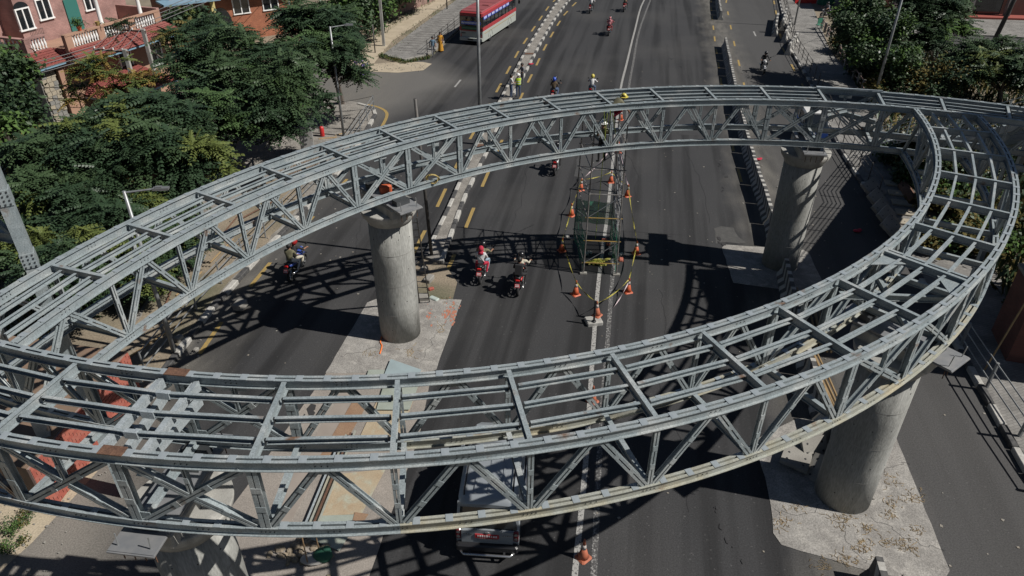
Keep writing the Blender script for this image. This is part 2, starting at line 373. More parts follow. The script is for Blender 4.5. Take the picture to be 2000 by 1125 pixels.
# bottom left sand bank
mb = MB(); sb = [(-40, 2), (-15.5, 2), (-13.9, 9), (-12.7, 12.4), (-12.2, 14.9), (-14.2, 17), (-40, 17)]
mb.sheet(sb, .01); tag(mb.build('sand_bank', SAND, base=(-16, 11, .01)), kind='structure')

# ------------------------------------------------------------------ median
ml = [Vector(p) for p in [(-3.95, 27.4, 0), (-3.70, 29.33, 0), (-3.32, 31.98, 0), (-2.83, 36.2, 0), (-2.4, 40.0, 0), (-.9, 49.9, 0), (.11, 56.8, 0), (1.0, 63, 0), (2.71, 72.7, 0), (4.39, 81.9, 0), (8, 97, 0), (15, 120, 0)]]
mr_ = [Vector(p) for p in [(-3.0, 27.0, 0), (-2.72, 30, 0), (-2.36, 33.75, 0), (-1.93, 36.6, 0), (-1.5, 39.3, 0), (-.3, 48.2, 0), (1.25, 57.5, 0), (2.4, 64.8, 0), (4.1, 74.5, 0), (6.07, 83.9, 0), (9.4, 97, 0), (16.6, 120, 0)]]
mb = MB(); mb.prism([(p.x+.1, p.y) for p in ml]+[(p.x-.1, p.y) for p in reversed(mr_)], -.03, .14)
md = tag(mb.build('median', PAVER, base=(-1, 45, 0)), kind='structure')
kerb_run(md, ml, 1.0, .2, .19, 1); kerb_run(md, mr_, 1.0, .2, .19, -1, True, 1)
for yy in (40.6, 61.6):                                     # rusty drain covers across it
    a = Vector((np.interp(yy, [p.y for p in ml], [p.x for p in ml]), yy, 0)); b = Vector((np.interp(yy, [p.y for p in mr_], [p.x for p in mr_]), yy, 0))
    m_ = MB(); m_.bar(a+Vector((.16, 0, .16)), b+Vector((-.16, 0, .16)), .42, .05); m_.build('drain_cover', RUST, md)
# broken end of the median and its earth, round the central pier
mb = MB(); mb.sheet([(-4.0, 27.5), (-3.0, 27.1), (-2.3, 25.5), (-2.4, 24.1), (-4.8, 24.1), (-4.6, 26)], .01); tag(mb.build('median_rubble_bed', EARTH, base=(-3.4, 25.6, .01)), kind='structure')

# ------------------------------------------------------------------ concrete pads
PAD = mat('rough_pad_concrete', (.28, .268, .248), .92, 0, (.17, .16, .148), 1.1, .6, .28, 26., .5, 30., (1, 1, 1), (.31, .295, .27), 2.5)
def pad(name, poly, z, m=PAD, jit=.018):
    P = resample([Vector((*q, 0)) for q in poly+[poly[0]]], .5)
    m_ = MB(); m_.prism([(p.x+random.uniform(-jit, jit), p.y+random.uniform(-jit, jit)) for p in P[:-1]], -.02, z); return tag(m_.build(name, m, base=(P[0].x, P[0].y, 0)), kind='structure')
pad('pier_pad', [(-6.5, 19.5), (-5.75, 24.2), (-2.03, 24.2), (-2.69, 19.5)], .014)
pad('pier_pad', [(12.1, 16.6), (11.25, 11.4), (9.6, 11.5), (7.04, 12.5), (7.39, 14.1), (7.6, 16.4), (9.4, 17.4)], .014)
pad('pier_pad', [(9.3, 25.6), (9.6, 28.9), (13.4, 28.4), (13.0, 24.6)], .012)
pad('concrete_strip', [(-6.45, 19.6), (-2.8, 19.6), (-2.9, 16.2), (-3.6, 11.5), (-3.9, 9), (-8.9, 9), (-7.6, 14.5)], .009, mat('buff_concrete', (.27, .24, .21), .92, 0, (.2, .18, .16), .9, .6, .2, 30., .4))

# ------------------------------------------------------------------ painted markings
YEL = mat('worn_yellow_paint', (.36, .24, .06), .8, 0, (.19, .145, .07), 9., .5, .15, 60.)
WLINE = mat('worn_white_marking', (.36, .355, .34), .8, 0, (.16, .155, .15), 16., .45, .2, 60.)
def faded(name, col, thr):
    m = bpy.data.materials.new(name); m.use_nodes = True; n, l = m.node_tree.nodes, m.node_tree.links; b = n['Principled BSDF']; b.inputs['Roughness'].default_value = .85
    tc = n.new('ShaderNodeTexCoord'); t = n.new('ShaderNodeTexNoise'); t.inputs['Scale'].default_value = 13; t.inputs['Detail'].default_value = 6; t.inputs['Roughness'].default_value = .7; l.new(tc.outputs['Object'], t.inputs['Vector'])
    r_ = n.new('ShaderNodeMapRange'); r_.inputs[1].default_value = thr; r_.inputs[2].default_value = thr+.06; l.new(t.outputs['Fac'], r_.inputs[0])
    x = n.new('ShaderNodeMix'); x.data_type = 'RGBA'; l.new(r_.outputs[0], x.inputs[0]); x.inputs[6].default_value = (.058, .057, .057, 1); x.inputs[7].default_value = (*col, 1); l.new(x.outputs[2], b.inputs['Base Color']); return m
WFADE = faded('half_worn_white_marking', (.26, .255, .245), .52)
WFADE2 = faded('lightly_worn_white_marking', (.30, .295, .28), .42)
MARKZ = .006
def line(pts, wd, m, z=MARKZ, name='lane_line'):
    P = spline(pts, 5); a, b = offset(P, wd/2), offset(P, -wd/2)
    m_ = MB(); n_ = len(P); m_.add([(p.x, p.y, z) for p in a+b], [(i, i+1, n_+i+1, n_+i) for i in range(n_-1)]); return tag(m_.build(name, m, base=(P[0].x, P[0].y, z)), kind='structure')
LL = [Vector(p) for p in [(1.2, 8.5, 0), (1.65, 11.55, 0), (2.2, 15.06, 0), (2.95, 20.7, 0), (3.71, 26.04, 0), (4.78, 32.4, 0), (6.82, 45.5, 0), (8.01, 52.9, 0), (9.4, 59.9, 0), (11.57, 70.8, 0), (14.7, 85.5, 0), (20, 103, 0)]]
LR = [Vector(p) for p in [(1.7, 8.5, 0), (2.13, 11.55, 0), (2.65, 15.4, 0), (3.3, 19.8, 0), (3.72, 22.4, 0), (4.28, 26.04, 0), (5.35, 32.4, 0), (7.45, 45.5, 0), (8.6, 52.9, 0), (9.75, 59.0, 0), (12.0, 70.8, 0), (15.4, 85.5, 0)]]
line(LL, .16, WFADE2); line(LR, .17, WFADE)
def dash(pts, L, gap, wd, m, off0=0.):
    P = resample(pts, .05); i = int(off0/.05)
    while i+int(L/.05) < len(P):
        a, b = P[i], P[i+int(L/.05)]; m_ = MB(); d = (b-a).normalized(); q = Vector((d.y, -d.x, 0))*wd/2
        m_.add([(*(a-q).xy, MARKZ), (*(a+q).xy, MARKZ), (*(b+q).xy, MARKZ), (*(b-q).xy, MARKZ)], [(0, 1, 2, 3)]); tag(m_.build('road_dash', m, base=(a.x, a.y, MARKZ)), kind='structure'); i += int((L+gap)/.05)
yr = [Vector(p) for p in [(-2.95, 25.4, 0), (-2.71, 26.9, 0), (-2.15, 30.94, 0), (-1.61, 35.2, 0), (-.9, 40.2, 0), (.05, 47, 0), (.99, 53.16, 0), (1.75, 57.8, 0), (2.48, 62.55, 0), (3.29, 67.4, 0), (4.19, 72.28, 0), (5.18, 77.34, 0), (6.39, 82, 0), (10, 95, 0), (17, 118, 0)]]
dash(yr, 2.2, 2.55, .17, YEL, .35)
yl = [p+Vector((-.55, 0, 0)) for p in ml]
dash(yl, 2.2, 2.55, .17, YEL, .6)
ye = [Vector(p) for p in [(-11.3, 20.3, 0), (-11.15, 23, 0), (-10.55, 27.4, 0), (-10.05, 29.8, 0), (-9.0, 36, 0), (-8.65, 38.9, 0), (-8.5, 42.5, 0)]]
dash(ye, 2.0, 2.6, .17, YEL, .3)
line([Vector(p) for p in [(-8.4, 43.6, 0), (-8.35, 46.0, 0), (-8.6, 47.2, 0), (-9.3, 48.1, 0), (-10.1, 48.6, 0)]], .2, YEL, name='corner_line')
bs = [p+Vector((-.75, 0, 0)) for p in BAR[7:]]; dash(bs, 1.9, 2.6, .15, YEL, 1.)
bs = [p+Vector((.95, 0, 0)) for p in BAR[9:]]; dash(bs, 1.9, 4.6, .15, YEL, 1.)
rs_ = [p+Vector((-.5, 0, 0)) for p in rk[6:]]; dash(rs_, 2., 3.4, .16, YEL, .5)
for px, py in ((894, 163), (1474, 66)):
    a = G(px, py, 0); m_ = MB(); m_.box((a.x, a.y, .006), (.14, 1.9, .002), R(-10)); tag(m_.build('road_dash', WLINE), kind='structure')
# tar joint along the left carriageway
line([Vector(p) for p in [(-6.3, 20.2, 0), (-5.6, 25, 0), (-4.9, 30, 0), (-3.6, 40, 0), (-2.6, 50, 0), (-1.2, 60, 0)]], .035, mat('tar_seam', (.02, .02, .02), .6), .005, 'tar_joint')

# cracks and patches in the carriageway
CRK = mat('crack_filler', (.013, .013, .014), .7)
for k, pts in enumerate(([(4.9, 13.5), (5.3, 16), (5.1, 19), (5.9, 22), (6.1, 25)], [(6.2, 33), (6.9, 37), (6.7, 41), (7.9, 46), (8.4, 52)], [(-7.3, 24.5), (-7.0, 28), (-7.3, 31), (-6.4, 36), (-5.9, 42)], [(9.6, 31), (10.2, 36), (10.4, 41), (11.3, 46)], [(-.2, 30), (.6, 34), (.9, 40), (2.1, 47)], [(15.8, 42), (17, 47), (17.2, 52), (18.6, 57)], [(2.2, 29.6), (5, 30.1), (8, 29.8)], [(3.0, 17.2), (4.6, 17.0), (6.2, 17.6)])):
    P_ = [Vector((x+random.uniform(-.06, .06), y, 0)) for x, y in pts]; P_ = [p+Vector((random.gauss(0, .05), 0, 0)) for p in spline(P_, 7)]; line(P_, .016, CRK, .0045, 'crack')
pad('asphalt_patch', [(9.4, 29.1), (10.8, 29.0), (10.5, 30.6), (9.7, 30.7)], .004, mat('scraped_patch', (.075, .073, .07), .95, 0, (.05, .05, .049), 5., .5, .3, 30., .4), .12)
pad('asphalt_patch', [(-8.6, 31.5), (-6.9, 31.3), (-6.6, 36.8), (-8.2, 37.2)], .0035, mat('newer_asphalt_patch', (.026, .026, .028), .85, 0, (.036, .036, .037), 2., .6, .3, 40.), .05)
pad('asphalt_patch', [(10.4, 43), (12.6, 42.8), (13.2, 47.8), (11.2, 48.2)], .0035, MATS['newer_asphalt_patch'], .05)
pad('asphalt_patch', [(3.4, 36.5), (5.0, 36.3), (5.4, 39.8), (3.9, 40.1)], .0035, mat('grey_asphalt_patch', (.05, .05, .05), .85, 0, (.038, .038, .039), 2., .6, .3, 40.), .05)

for k, pts in enumerate(([(-6.2, 20.4), (-5.2, 20.9), (-4.9, 21.3)], [(-3.2, 20.2), (-2.9, 21.6), (-2.5, 22.6), (-2.2, 23.8)], [(-5.6, 23.2), (-4.9, 22.7)], [(7.4, 13.6), (8.2, 13.4), (8.9, 13.9)], [(10.0, 13.4), (10.7, 12.6), (11.5, 12.3)], [(9.2, 13.3), (9.0, 12.6), (9.3, 11.8)], [(10.3, 14.6), (11.3, 15.2), (12.0, 15.4)])):
    P_ = [p+Vector((random.gauss(0, .05), random.gauss(0, .04), 0)) for p in spline([Vector((x, y, 0)) for x, y in pts], 7)]; line(P_, .012, CRK, .0155, 'crack')
# ================================================================== THE STEEL RING FOOTBRIDGE
ZT, ZB = 7.60, 6.03                     # tops of the upper and lower chords
CH = .208                                # chord depth
BC, BRO, BRI = Vector((8.85, 7.5, 0)), 20.53, 18.86      # back arc: centre, outer and inner chord radius
FC, FRO, FRI = Vector((-3.80, 28.75, 0)), 20.66, 18.67   # front arc
bridge = thing('steel_footbridge', 'unfinished galvanised steel truss footbridge curving in a ring over the road', 'footbridge', (2.5, 18, 0))
def P(c, r, a, z): return Vector((c.x+r*math.cos(R(a)), c.y+r*math.sin(R(a)), z))
CHAN = [[(s*a, b) for a, b in ((.020, 0), (.079, 0), (.079, -.014), (.032, -.014), (.032, -CH+.014), (.082, -CH+.014), (.082, -CH), (.020, -CH))] for s in (1, -1)]
CHAN[1].reverse()
def cpoly(): return CHAN
NEAR = []                               # battens sorted later by distance
bolts = MB()
BATN = MB(); BATN.box((0, 0, .004), (.16, .13, .008)); batten_me = BATN.mesh('batten_plate', mat('batten_steel', (.355, .39, .41), .4, .25, (.28, .32, .34), 8.))
GUS = MB(); GUS.box((0, 0, 0), (.018, .46, .2)); gusset_me = GUS.mesh('gusset_plate', STEEL)
TWO = MB(); TWO.box((0, 0, 0), (.018, .3, .2))
def put(me, name, loc, rz): 
    o = bpy.data.objects.new(name, me); link(o, bridge, Vector(loc)-WORLD[bridge.name]); o.rotation_euler = (0, 0, rz); return o
def member(p0, p1, out, wd=.122, dp=.09, gap=.026, name='diagonal_brace', m=STEEL, nb=2, rev=False):
    """two channels side by side with batten plates between them"""
    p0, p1, out = Vector(p0), Vector(p1), Vector(out); m_ = MB(); h = wd/2; t = .01; g = gap/2
    for s in (1, -1):
        pf = [(s*a, b) for a, b in ((g, -dp/2), (g, dp/2), (h, dp/2), (h, dp/2-t), (g+t, dp/2-t), (g+t, -dp/2+t), (h, -dp/2+t), (h, -dp/2))]
        if s > 0: pf.reverse()
        m_.prof(p0, p1, pf, out)
    d = (p1-p0); L = d.length; d.normalize(); x = d.cross(out).normalized(); u = x.cross(d)
    for k in range(nb):
        c = p0+d*L*(k+1)/(nb+1)
        for s in (1, -1):
            a = c+u*s*(dp/2+.004); m_.bar(a-d*.06, a+d*.06, wd*.92, .009, u)
    m_.build(name, m, bridge)
def ibeam(p0, p1, w_, d_, name, m=STEEL, par=None):
    p0, p1 = Vector(p0), Vector(p1); m_ = MB(); h = w_/2; t = .014; q = .007
    pf = [(-h, 0), (-h, -t), (-q, -t), (-q, -d_+t), (-h, -d_+t), (-h, -d_), (h, -d_), (h, -d_+t), (q, -d_+t), (q, -t), (h, -t), (h, 0)]
    m_.prof(p0, p1, pf); return m_.build(name, m, par or bridge)
def chord(c, r, a0, a1, z, name, m=STEEL, n=5):
    m_ = MB(); pts = [P(c, r, a0+(a1-a0)*k/n, z) for k in range(n+1)]
    g = .0006 if a1 > a0 else -.0006
    for pf in CHAN: m_.sweep(pts, pf)
    m_.build(name, m, bridge)
    nb = max(1, round(abs(a1-a0)*math.pi/180*r/.52))
    for k in range(nb):
        a = a0+(a1-a0)*(k+.5)/nb; p = P(c, r, a, z); NEAR.append(((p-Vector((0, 0, 16))).length*(1 if z > 7 else 1.25), p, R(a)))
def boltrow(c, r, a, z, n=3, span=.3):
    for s in (1, -1):
        for k in range(n):
            aa = a+(k-(n-1)/2)*span/n/r*180/math.pi
            for dz in (-.06, -.13):
                p = P(c, r+s*.03, aa, z+dz); q = P(c, r+s*.045, aa, z+dz); bolts.tube([p, q], .011, 6)
def xpanel(c, r, a0, a1, out):
    pass
def truss(c, ro, ri, nodes, heavy=(), xpan=(), nostr=(), nocross=(), first_o=None, first_i=None, last_o=None, last_i=None, oldpan=()):
    N = len(nodes); rm = (ro+ri)/2
    for k in range(N-1):
        a0, a1 = nodes[k], nodes[k+1]
        for r in (ro, ri):
            b0, b1 = a0, a1
            if k == 0: b0 = (first_o if r == ro else first_i) or a0
            if k == N-2: b1 = (last_o if r == ro else last_i) or a1
            for z, nm in ((ZT, 'top_chord'), (ZB, 'bottom_chord')):
                chord(c, r, b0, b1, z, nm, STEEL_OLD if (k in oldpan and z == ZB) else STEEL)
                boltrow(c, r, (b0+b1)/2, z); 
        am = (a0+a1)/2
        for r in (ro, ri):
            out = P(Vector((0, 0, 0)), 1, am, 0)
            b0, b1 = a0, a1
            if k == 0 and (first_o if r == ro else first_i): b0 = (first_o if r == ro else first_i)
            if k == N-2 and (last_o if r == ro else last_i): b1 = (last_o if r == ro else last_i)
            am2 = (b0+b1)/2; e = .09/r*180/math.pi*(1 if b1 > b0 else -1)
            zb, zt = ZB+.01, ZT-CH-.01
            if k in xpan:
                ee = .17/r*180/math.pi*(1 if b1 > b0 else -1)
                member(P(c, r, b0+ee, zb), P(c, r, b1-ee, zt), out, .13, .11)
                pm0 = P(c, r, am2-e*.55, (zb+zt)/2+.035); pm1 = P(c, r, am2+e*.55, (zb+zt)/2-.035)
                member(P(c, r, b0+ee, zt), pm0, out, .13, .11, nb=1); member(pm1, P(c, r, b1-ee, zb), out, .13, .11, nb=1)
                member(P(c, r, am2, (zb+zt)/2+.09), P(c, r, am2, zt), out, .08, .08, name='vertical_post', nb=1)
            else:
                member(P(c, r, b0+e, zb), P(c, r, am2-e, zt), out); member(P(c, r, b1-e, zb), P(c, r, am2+e, zt), out)
            put(gusset_me, 'gusset_plate', P(c, r, am2, ZT-CH-.03), R(am2))
        # stringers of the deck, stopping short of the cross beams
        if k not in nostr:
            s_ = .10/rm*180/math.pi*(1 if a1 > a0 else -1)
            for f in (.25, .5, .75):
                r = ri+(ro-ri)*f; m_ = MB()
                pf = [(-.032, 0), (-.032, -.115), (.032, -.115), (.032, -.103), (-.021, -.103), (-.021, -.012), (.032, -.012), (.032, 0)]
                m_.prof(P(c, r, a0+s_, ZT-.035+random.uniform(-.006, .004)), P(c, r, a1-s_, ZT-.035), pf); m_.build('stringer', STEEL, bridge)
                for aa, sg in ((a0, 1), (a1, -1)): 
                    q = P(c, r, aa+sg*s_*.85, ZT-.085); bolts.box(q, (.05, .03, .09), R(aa))
    for k, a in enumerate(nodes):
        out = P(Vector((0, 0, 0)), 1, a, 0)
        for r in (ro, ri):
            if (k == 0 and (first_o if r == ro else first_i)) or (k == N-1 and (last_o if r == ro else last_i)): continue
            hv = k in heavy
            member(P(c, r, a, ZB+.01), P(c, r, a, ZT-CH-.01), out,   .18 if hv else .1, .12 if hv else .08, .022, 'vertical_post')
            put(gusset_me, 'gusset_plate', P(c, r, a, ZB+.05), R(a)); boltrow(c, r, a, ZB, 4, .3)
        if k in (0, N-1) and (first_o if k == 0 else last_o): continue
        if k not in nocross:
            ibeam(P(c, ri+.085, a, ZT-.012), P(c, ro-.085, a, ZT-.012), .088, .20, 'cross_beam')
        ibeam(P(c, ri+.085, a, ZB-.01), P(c, ro-.085, a, ZB-.01), .10, .17, 'lower_cross_beam')
def hit(c1, r1, a, c2, r2, step):
    """first angle along the arc at which it reaches the other circle"""
    s0 = (P(c1, r1, a, 0)-c2).length-r2
    for k in range(4000):
        a += step; s1 = (P(c1, r1, a, 0)-c2).length-r2
        if s0*s1 < 0: return a
    return a

# node angles measured at the cross beams
bA = [161.2-6.13*k for k in range(0, 18)]     # back arc, left to right and on past the junction
fA = [256.6+6.23*k for k in range(-5, 19)]   # front arc, left tail to the right junction
last_i = hit(FC, FRI, 330, BC, BRI-.1, .02); last_o = hit(FC, FRO, 330, BC, BRI-.1, .02)
fA = [a for a in fA if a < min(last_i, last_o)-1.5]+[(last_i+last_o)/2]
f_o = hit(BC, BRO, bA[2], FC, FRI-.1, .02); f_i = hit(BC, BRI, bA[2], FC, FRI-.1, .02)
bA = [(f_o+f_i)/2]+[a for a in bA if a < min(f_o, f_i)-1.5]
def idx(A, a): return min(range(len(A)), key=lambda i: abs(A[i]-a))
def ang(c, x, y): return math.degrees(math.atan2(y-c.y, x-c.x)) % 360
kA = idx(bA, ang(BC, -4.3, 21.9)); kC = idx(bA, ang(BC, 11.75, 27.2)); kD = idx(fA, ang(FC, -6.0, 9.3)); kB = idx(fA, ang(FC, 8.0, 13.2))
truss(BC, BRO, BRI, bA, heavy=(kA-1, kA, kA+1, kC-1, kC, kC+1, kC+2), xpan=(kA-1, kA, kC-1, kC), nostr=(kC,), first_o=f_o, first_i=f_i)
truss(FC, FRO, FRI, fA, heavy=(kD-1, kD, kD+1, kB-1, kB, kB+1), xpan=(kD-1, kD, kB-1, kB), nocross=(kD,), nostr=(), last_o=last_o, last_i=last_i, oldpan=(kB-5, kB-4, kB-3, kB-2, kB-1, kB, kB+1))
# doubled galvanised cross channels over the near left pier, with rusted splice plates on the chords
aD = fA[kD]
for s, m_ in ((-1, STEEL_NEW), (1, STEEL_NEW)):
    da = s*1.05
    for dz in (0, -.34):
        mb = MB(); pf = [(-.055, 0), (.055, 0), (.055, -.012), (-.043, -.012), (-.043, -.158), (.055, -.158), (.055, -.17), (-.055, -.17)]
        mb.prof(P(FC, FRI+.09, aD+da*(1+.1*abs(dz)), ZT-.13+dz), P(FC, FRO-.09, aD+da*(.55 if dz else 1), ZT-.13+dz), pf); mb.build('cross_channel', m_, bridge)
    mb = MB(); q0, q1 = P(FC, FRI+.09, aD+da, ZT-.1), P(FC, FRI+.55, aD+da, ZT-.12)
    mb.loft([[q0+Vector((0, 0, z)) for z in (0,)]+[q0+Vector((.1, 0, .02)), q0+Vector((.1, 0, -.2)), q0+Vector((0, 0, -.2))], [q1+Vector((.03, 0, 0)), q1+Vector((.07, 0, 0)), q1+Vector((.07, 0, -.1)), q1+Vector((.03, 0, -.1))]]); mb.build('end_bracket', STEEL_NEW, bridge)
for r in (FRO, FRI):
    mb = MB(); p = P(FC, r, aD, ZT+.016); mb.box(p, (.2, .42, .016), R(aD)); mb.build('splice_plate', RUST, bridge)
for f in (.25, .5, .75):
    mb = MB(); mb.box(P(FC, FRI+(FRO-FRI)*f, aD, ZT-.1), (.09, .24, .15), R(aD)); mb.build('stringer_cleat', STEEL_NEW, bridge)
# gusset web over the right hand pier and plan bracing in the panel next to it
aB = fA[kB+1]
ibeam(P(FC, FRI+.09, aB+.7, ZT-.06), P(FC, FRO-.09, aB+.7, ZT-.06), .08, .24, 'cross_beam')
for a0, a1 in ((fA[kB], fA[kB+1]),):
    ibeam(P(FC, FRI+.1, a0+.4, ZT-.42), P(FC, FRO-.12, a1-.4, ZT-.42), .09, .16, 'plan_brace'); ibeam(P(FC, FRO-.1, a0+.4, ZT-.6), P(FC, FRI+.12, a1-.4, ZT-.6), .09, .16, 'plan_brace')
for a, r, s in ((aB, FRO, -1), (aB, FRI, 1)):
    mb = MB(); q = P(FC, r+s*.1, a, ZT-.12); o_ = P(Vector((0, 0, 0)), 1, a, 0)*s; t_ = P(Vector((0, 0, 0)), 1, a+90, 0)
    mb.prism([q.xy, (q+o_*.55-t_*.1).xy, (q-t_*.75).xy], q.z, q.z+.014); mb.build('corner_gusset', STEEL, bridge)
# plan bracing and loose angles in the open panel over the far pier
a0, a1 = bA[kC], bA[kC+1]
ibeam(P(BC, BRI+.1, a0-.4, ZT-.4), P(BC, BRO-.12, a1+.4, ZT-.4), .1, .18, 'plan_brace'); ibeam(P(BC, BRO-.1, a0-.4, ZT-.62), P(BC, BRI+.12, a1+.4, ZT-.62), .1, .18, 'plan_brace')
for k in range(3):
    mb = MB(); p0, p1 = P(BC, BRO-.02-.05*k, a0+.2, ZT+.05), P(BC, BRO-.06-.03*k, a1-.4, ZT+.05+.01*k); mb.bar(p0, p1, .05, .05)
    tag(mb.build('loose_steel_angle', STEEL_NEW), ('outermost', 'middle', 'innermost')[k]+' of three loose steel angles lying on the far chord over the right pier', 'steel angle', 'loose angles on the far chord')
# battens: the 300 nearest are parts, the rest one mesh
NEAR.sort(key=lambda t: t[0])
for d_, p, rz in NEAR[:300]: put(batten_me, 'batten_plate', p, rz)
mb = MB()
for d_, p, rz in NEAR[300:]: mb.box(p+Vector((0, 0, .004)), (.16, .13, .008), rz)
tag(mb.build('batten_plate', STEEL, bridge), kind='stuff')
tag(bolts.build('bolt', BOLT, bridge), kind='stuff')

# ------------------------------------------------------------------ concrete piers
SHAFT = mat('pier_concrete', (.27, .272, .255), .88, 0, (.165, .165, .152), 2.6, .35, .22, 34., .35, 25., (1, 1, .16), (.33, .33, .31), 1.2, spots=(.13, .125, .11))
TIE = mat('tie_hole', (.03, .03, .03), .9)
JOINT = mat('joint_line', (.2, .195, .18), .9, 0, (.27, .265, .25), 3.)
def pier(x, y, ra, label, base_z=0.):
    t = thing('concrete_pier', label, 'bridge pier', (x, y, 0), R(0))
    mb = MB(); mb.smooth = True; r = .745
    mb.lathe((x, y, 0), [(r+.004, -.02), (r+.002, 1.6), (r, 3.2), (r, 4.78)], 56)
    mb.build('shaft', SHAFT, t)
    mb = MB()
    for z in (.6, 1.8, 3.1, 4.3):
        for k in range(10):
            a = 2*math.pi*(k+.3*z)/10; q = Vector((math.cos(a), math.sin(a), 0)); c = Vector((x, y, z+random.uniform(-.03, .03))); mb.tube([c+q*(r-.01), c+q*(r+.006)], random.uniform(.012, .022), 6)
    tag(mb.build('tie_hole', TIE, t), kind='stuff')
    for z in (1.22, 2.46, 3.7): mb = MB(); mb.smooth = True; mb.lathe((x, y, 0), [(r+.0045, z-.011), (r+.0055, z-.009), (r+.0055, z+.009), (r+.0045, z+.011)], 56, caps=False); mb.build('form_joint', JOINT, t)
    mb = MB(); mb.smooth = True; mb.lathe((x, y, 0), [(.752, 4.78), (.80, 4.9), (.93, 5.08), (.96, 5.2), (.96, 5.28)], 48); mb.build('flared_cap', CONC, t)
    d = Vector((math.cos(R(ra)), math.sin(R(ra)), 0))
    mb = MB(); mb.bbox((x, y, 5.44), (2.0, .92, .32), .03, R(ra)); mb.build('bearing_block', CONC, t)
    mb = MB(); mb.box((x, y, 5.635), (2.95, .86, .03), R(ra)); mb.box((x, y, 5.66), (2.9, .84, .02), R(ra)); bp_ = mb.build('bearing_plate', mat('bearing_steel', (.2, .21, .225), .5, .4, (.28, .28, .28), 4., .6), t)
    q = Vector((-d.y, d.x, 0))
    for s in (-1, 1):
        for e in (-.3, -.1, .1, .3):
            p = Vector((x, y, 5.52))+d*s*1.3+q*e; mb = MB(); mb.tube([p-Vector((0, 0, .02)), p-Vector((0, 0, .24))], .012, 5); mb.build('anchor_rod', RUST, t)
        for e in (-.3, .3):
            p = Vector((x, y, 5.67))+d*s*1.33+q*e; mb = MB(); mb.tube([p, p+Vector((.03*s, 0, .3))], .014, 5); mb.build('anchor_bolt', PIPE, t)
    # packing between plate and bottom chords
    for rr in (-.84, .84):
        p = Vector((x, y, 0))+d*rr; mb = MB(); mb.box((p.x, p.y, 5.75), (.3, .5, .18), R(ra)); mb.build('bearing_pad', BOLT, t)
    return t
pA = P(BC, (BRO+BRI)/2, bA[kA], 0); pC = P(BC, (BRO+BRI)/2, bA[kC], 0); pD = P(FC, (FRO+FRI)/2, fA[kD], 0); pB = P(FC, (FRO+FRI)/2, fA[kB], 0)
print('piers', [tuple(round(v, 2) for v in p.xy) for p in (pA, pB, pC, pD)])
pier(-4.2, 21.95, bA[kA], 'round concrete pier in the middle of the road beside the end of the median')
pier(9.5, 14.2, fA[kB], 'round concrete pier near the bottom right corner, standing on a littered pad')
pier(11.75, 27.2, bA[kC], 'far round concrete pier on the right, between striped barriers')
pier(pD.x, pD.y, fA[kD], 'concrete pier at bottom left whose steel plate juts out towards us')
# ================================================================== VEGETATION
LEAF_D = mat('dark_green_leaf', (.024, .046, .023), .45, 0, (.033, .057, .029), 3., .6, spec=.3)
LEAF_M = mat('mid_green_leaf', (.037, .064, .029), .5, 0, (.047, .076, .034), 3., .6, spec=.25)
LEAF_Y = mat('yellow_green_leaf', (.075, .10, .027), .6, 0, (.10, .12, .03), 3., .6, spec=.3)
LEAF_M2 = mat('fresh_green_leaf', (.05, .09, .034), .45, 0, (.06, .1, .036), 3., .6, spec=.3)
LEAF_L = mat('light_green_leaf', (.06, .11, .033), .65, 0, (.08, .13, .04), 3., .6, spec=.04)
LEAF_O = mat('ochre_leaf', (.10, .09, .035), .6, 0, (.115, .09, .032), 3., .6, spec=.04)
BARK = mat('tree_bark', (.075, .06, .048), .95, 0, (.12, .1, .085), 5., .6, .2, 30., .6, 20., (1, 1, .3))
VIOLET = mat('violet_blossom', (.20, .13, .42), .7)
def frond_proto(L=.8, W=.27, pairs=6):
    """pinnate leaf: drooping rachis with pairs of leaflets"""
    v, f = [], []
    for k in range(pairs):
        t = (k+.6)/pairs; y = L*t; z = -.34*L*t*t; w_ = W*(1-.75*abs(t-.4)**1.3)*.5; l_ = L/pairs*.5
        for s in (-1, 1):
            b = len(v); v += [(0, y-l_*.9, z), (s*w_*.6, y-l_*.55, z+.018*L), (s*w_, y+l_*.9, z-.06*L), (s*w_*.12, y+l_*1.0, z+.004)]
            f.append((b, b+1, b+2, b+3) if s > 0 else (b+3, b+2, b+1, b))
    return np.array(v, float), np.array(f, int)
def leaf_proto(L=.16, W=.11):
    v = [(0, 0, 0), (W/2, L*.45, .012), (0, L, -.03), (-W/2, L*.45, .012)]
    return np.array(v, float), np.array([(0, 1, 2, 3)], int)
def rotz_tilt(az, el, roll):
    n = len(az); ca, sa, ce, se, cr, sr = np.cos(az), np.sin(az), np.cos(el), np.sin(el), np.cos(roll), np.sin(roll)
    Y = np.stack([ca*ce, sa*ce, se], 1); X0 = np.stack([sa, -ca, np.zeros(n)], 1); Z0 = np.cross(X0, Y)
    X = X0*cr[:, None]+Z0*sr[:, None]; Z = np.cross(X, Y); return np.stack([X, Y, Z], 2)
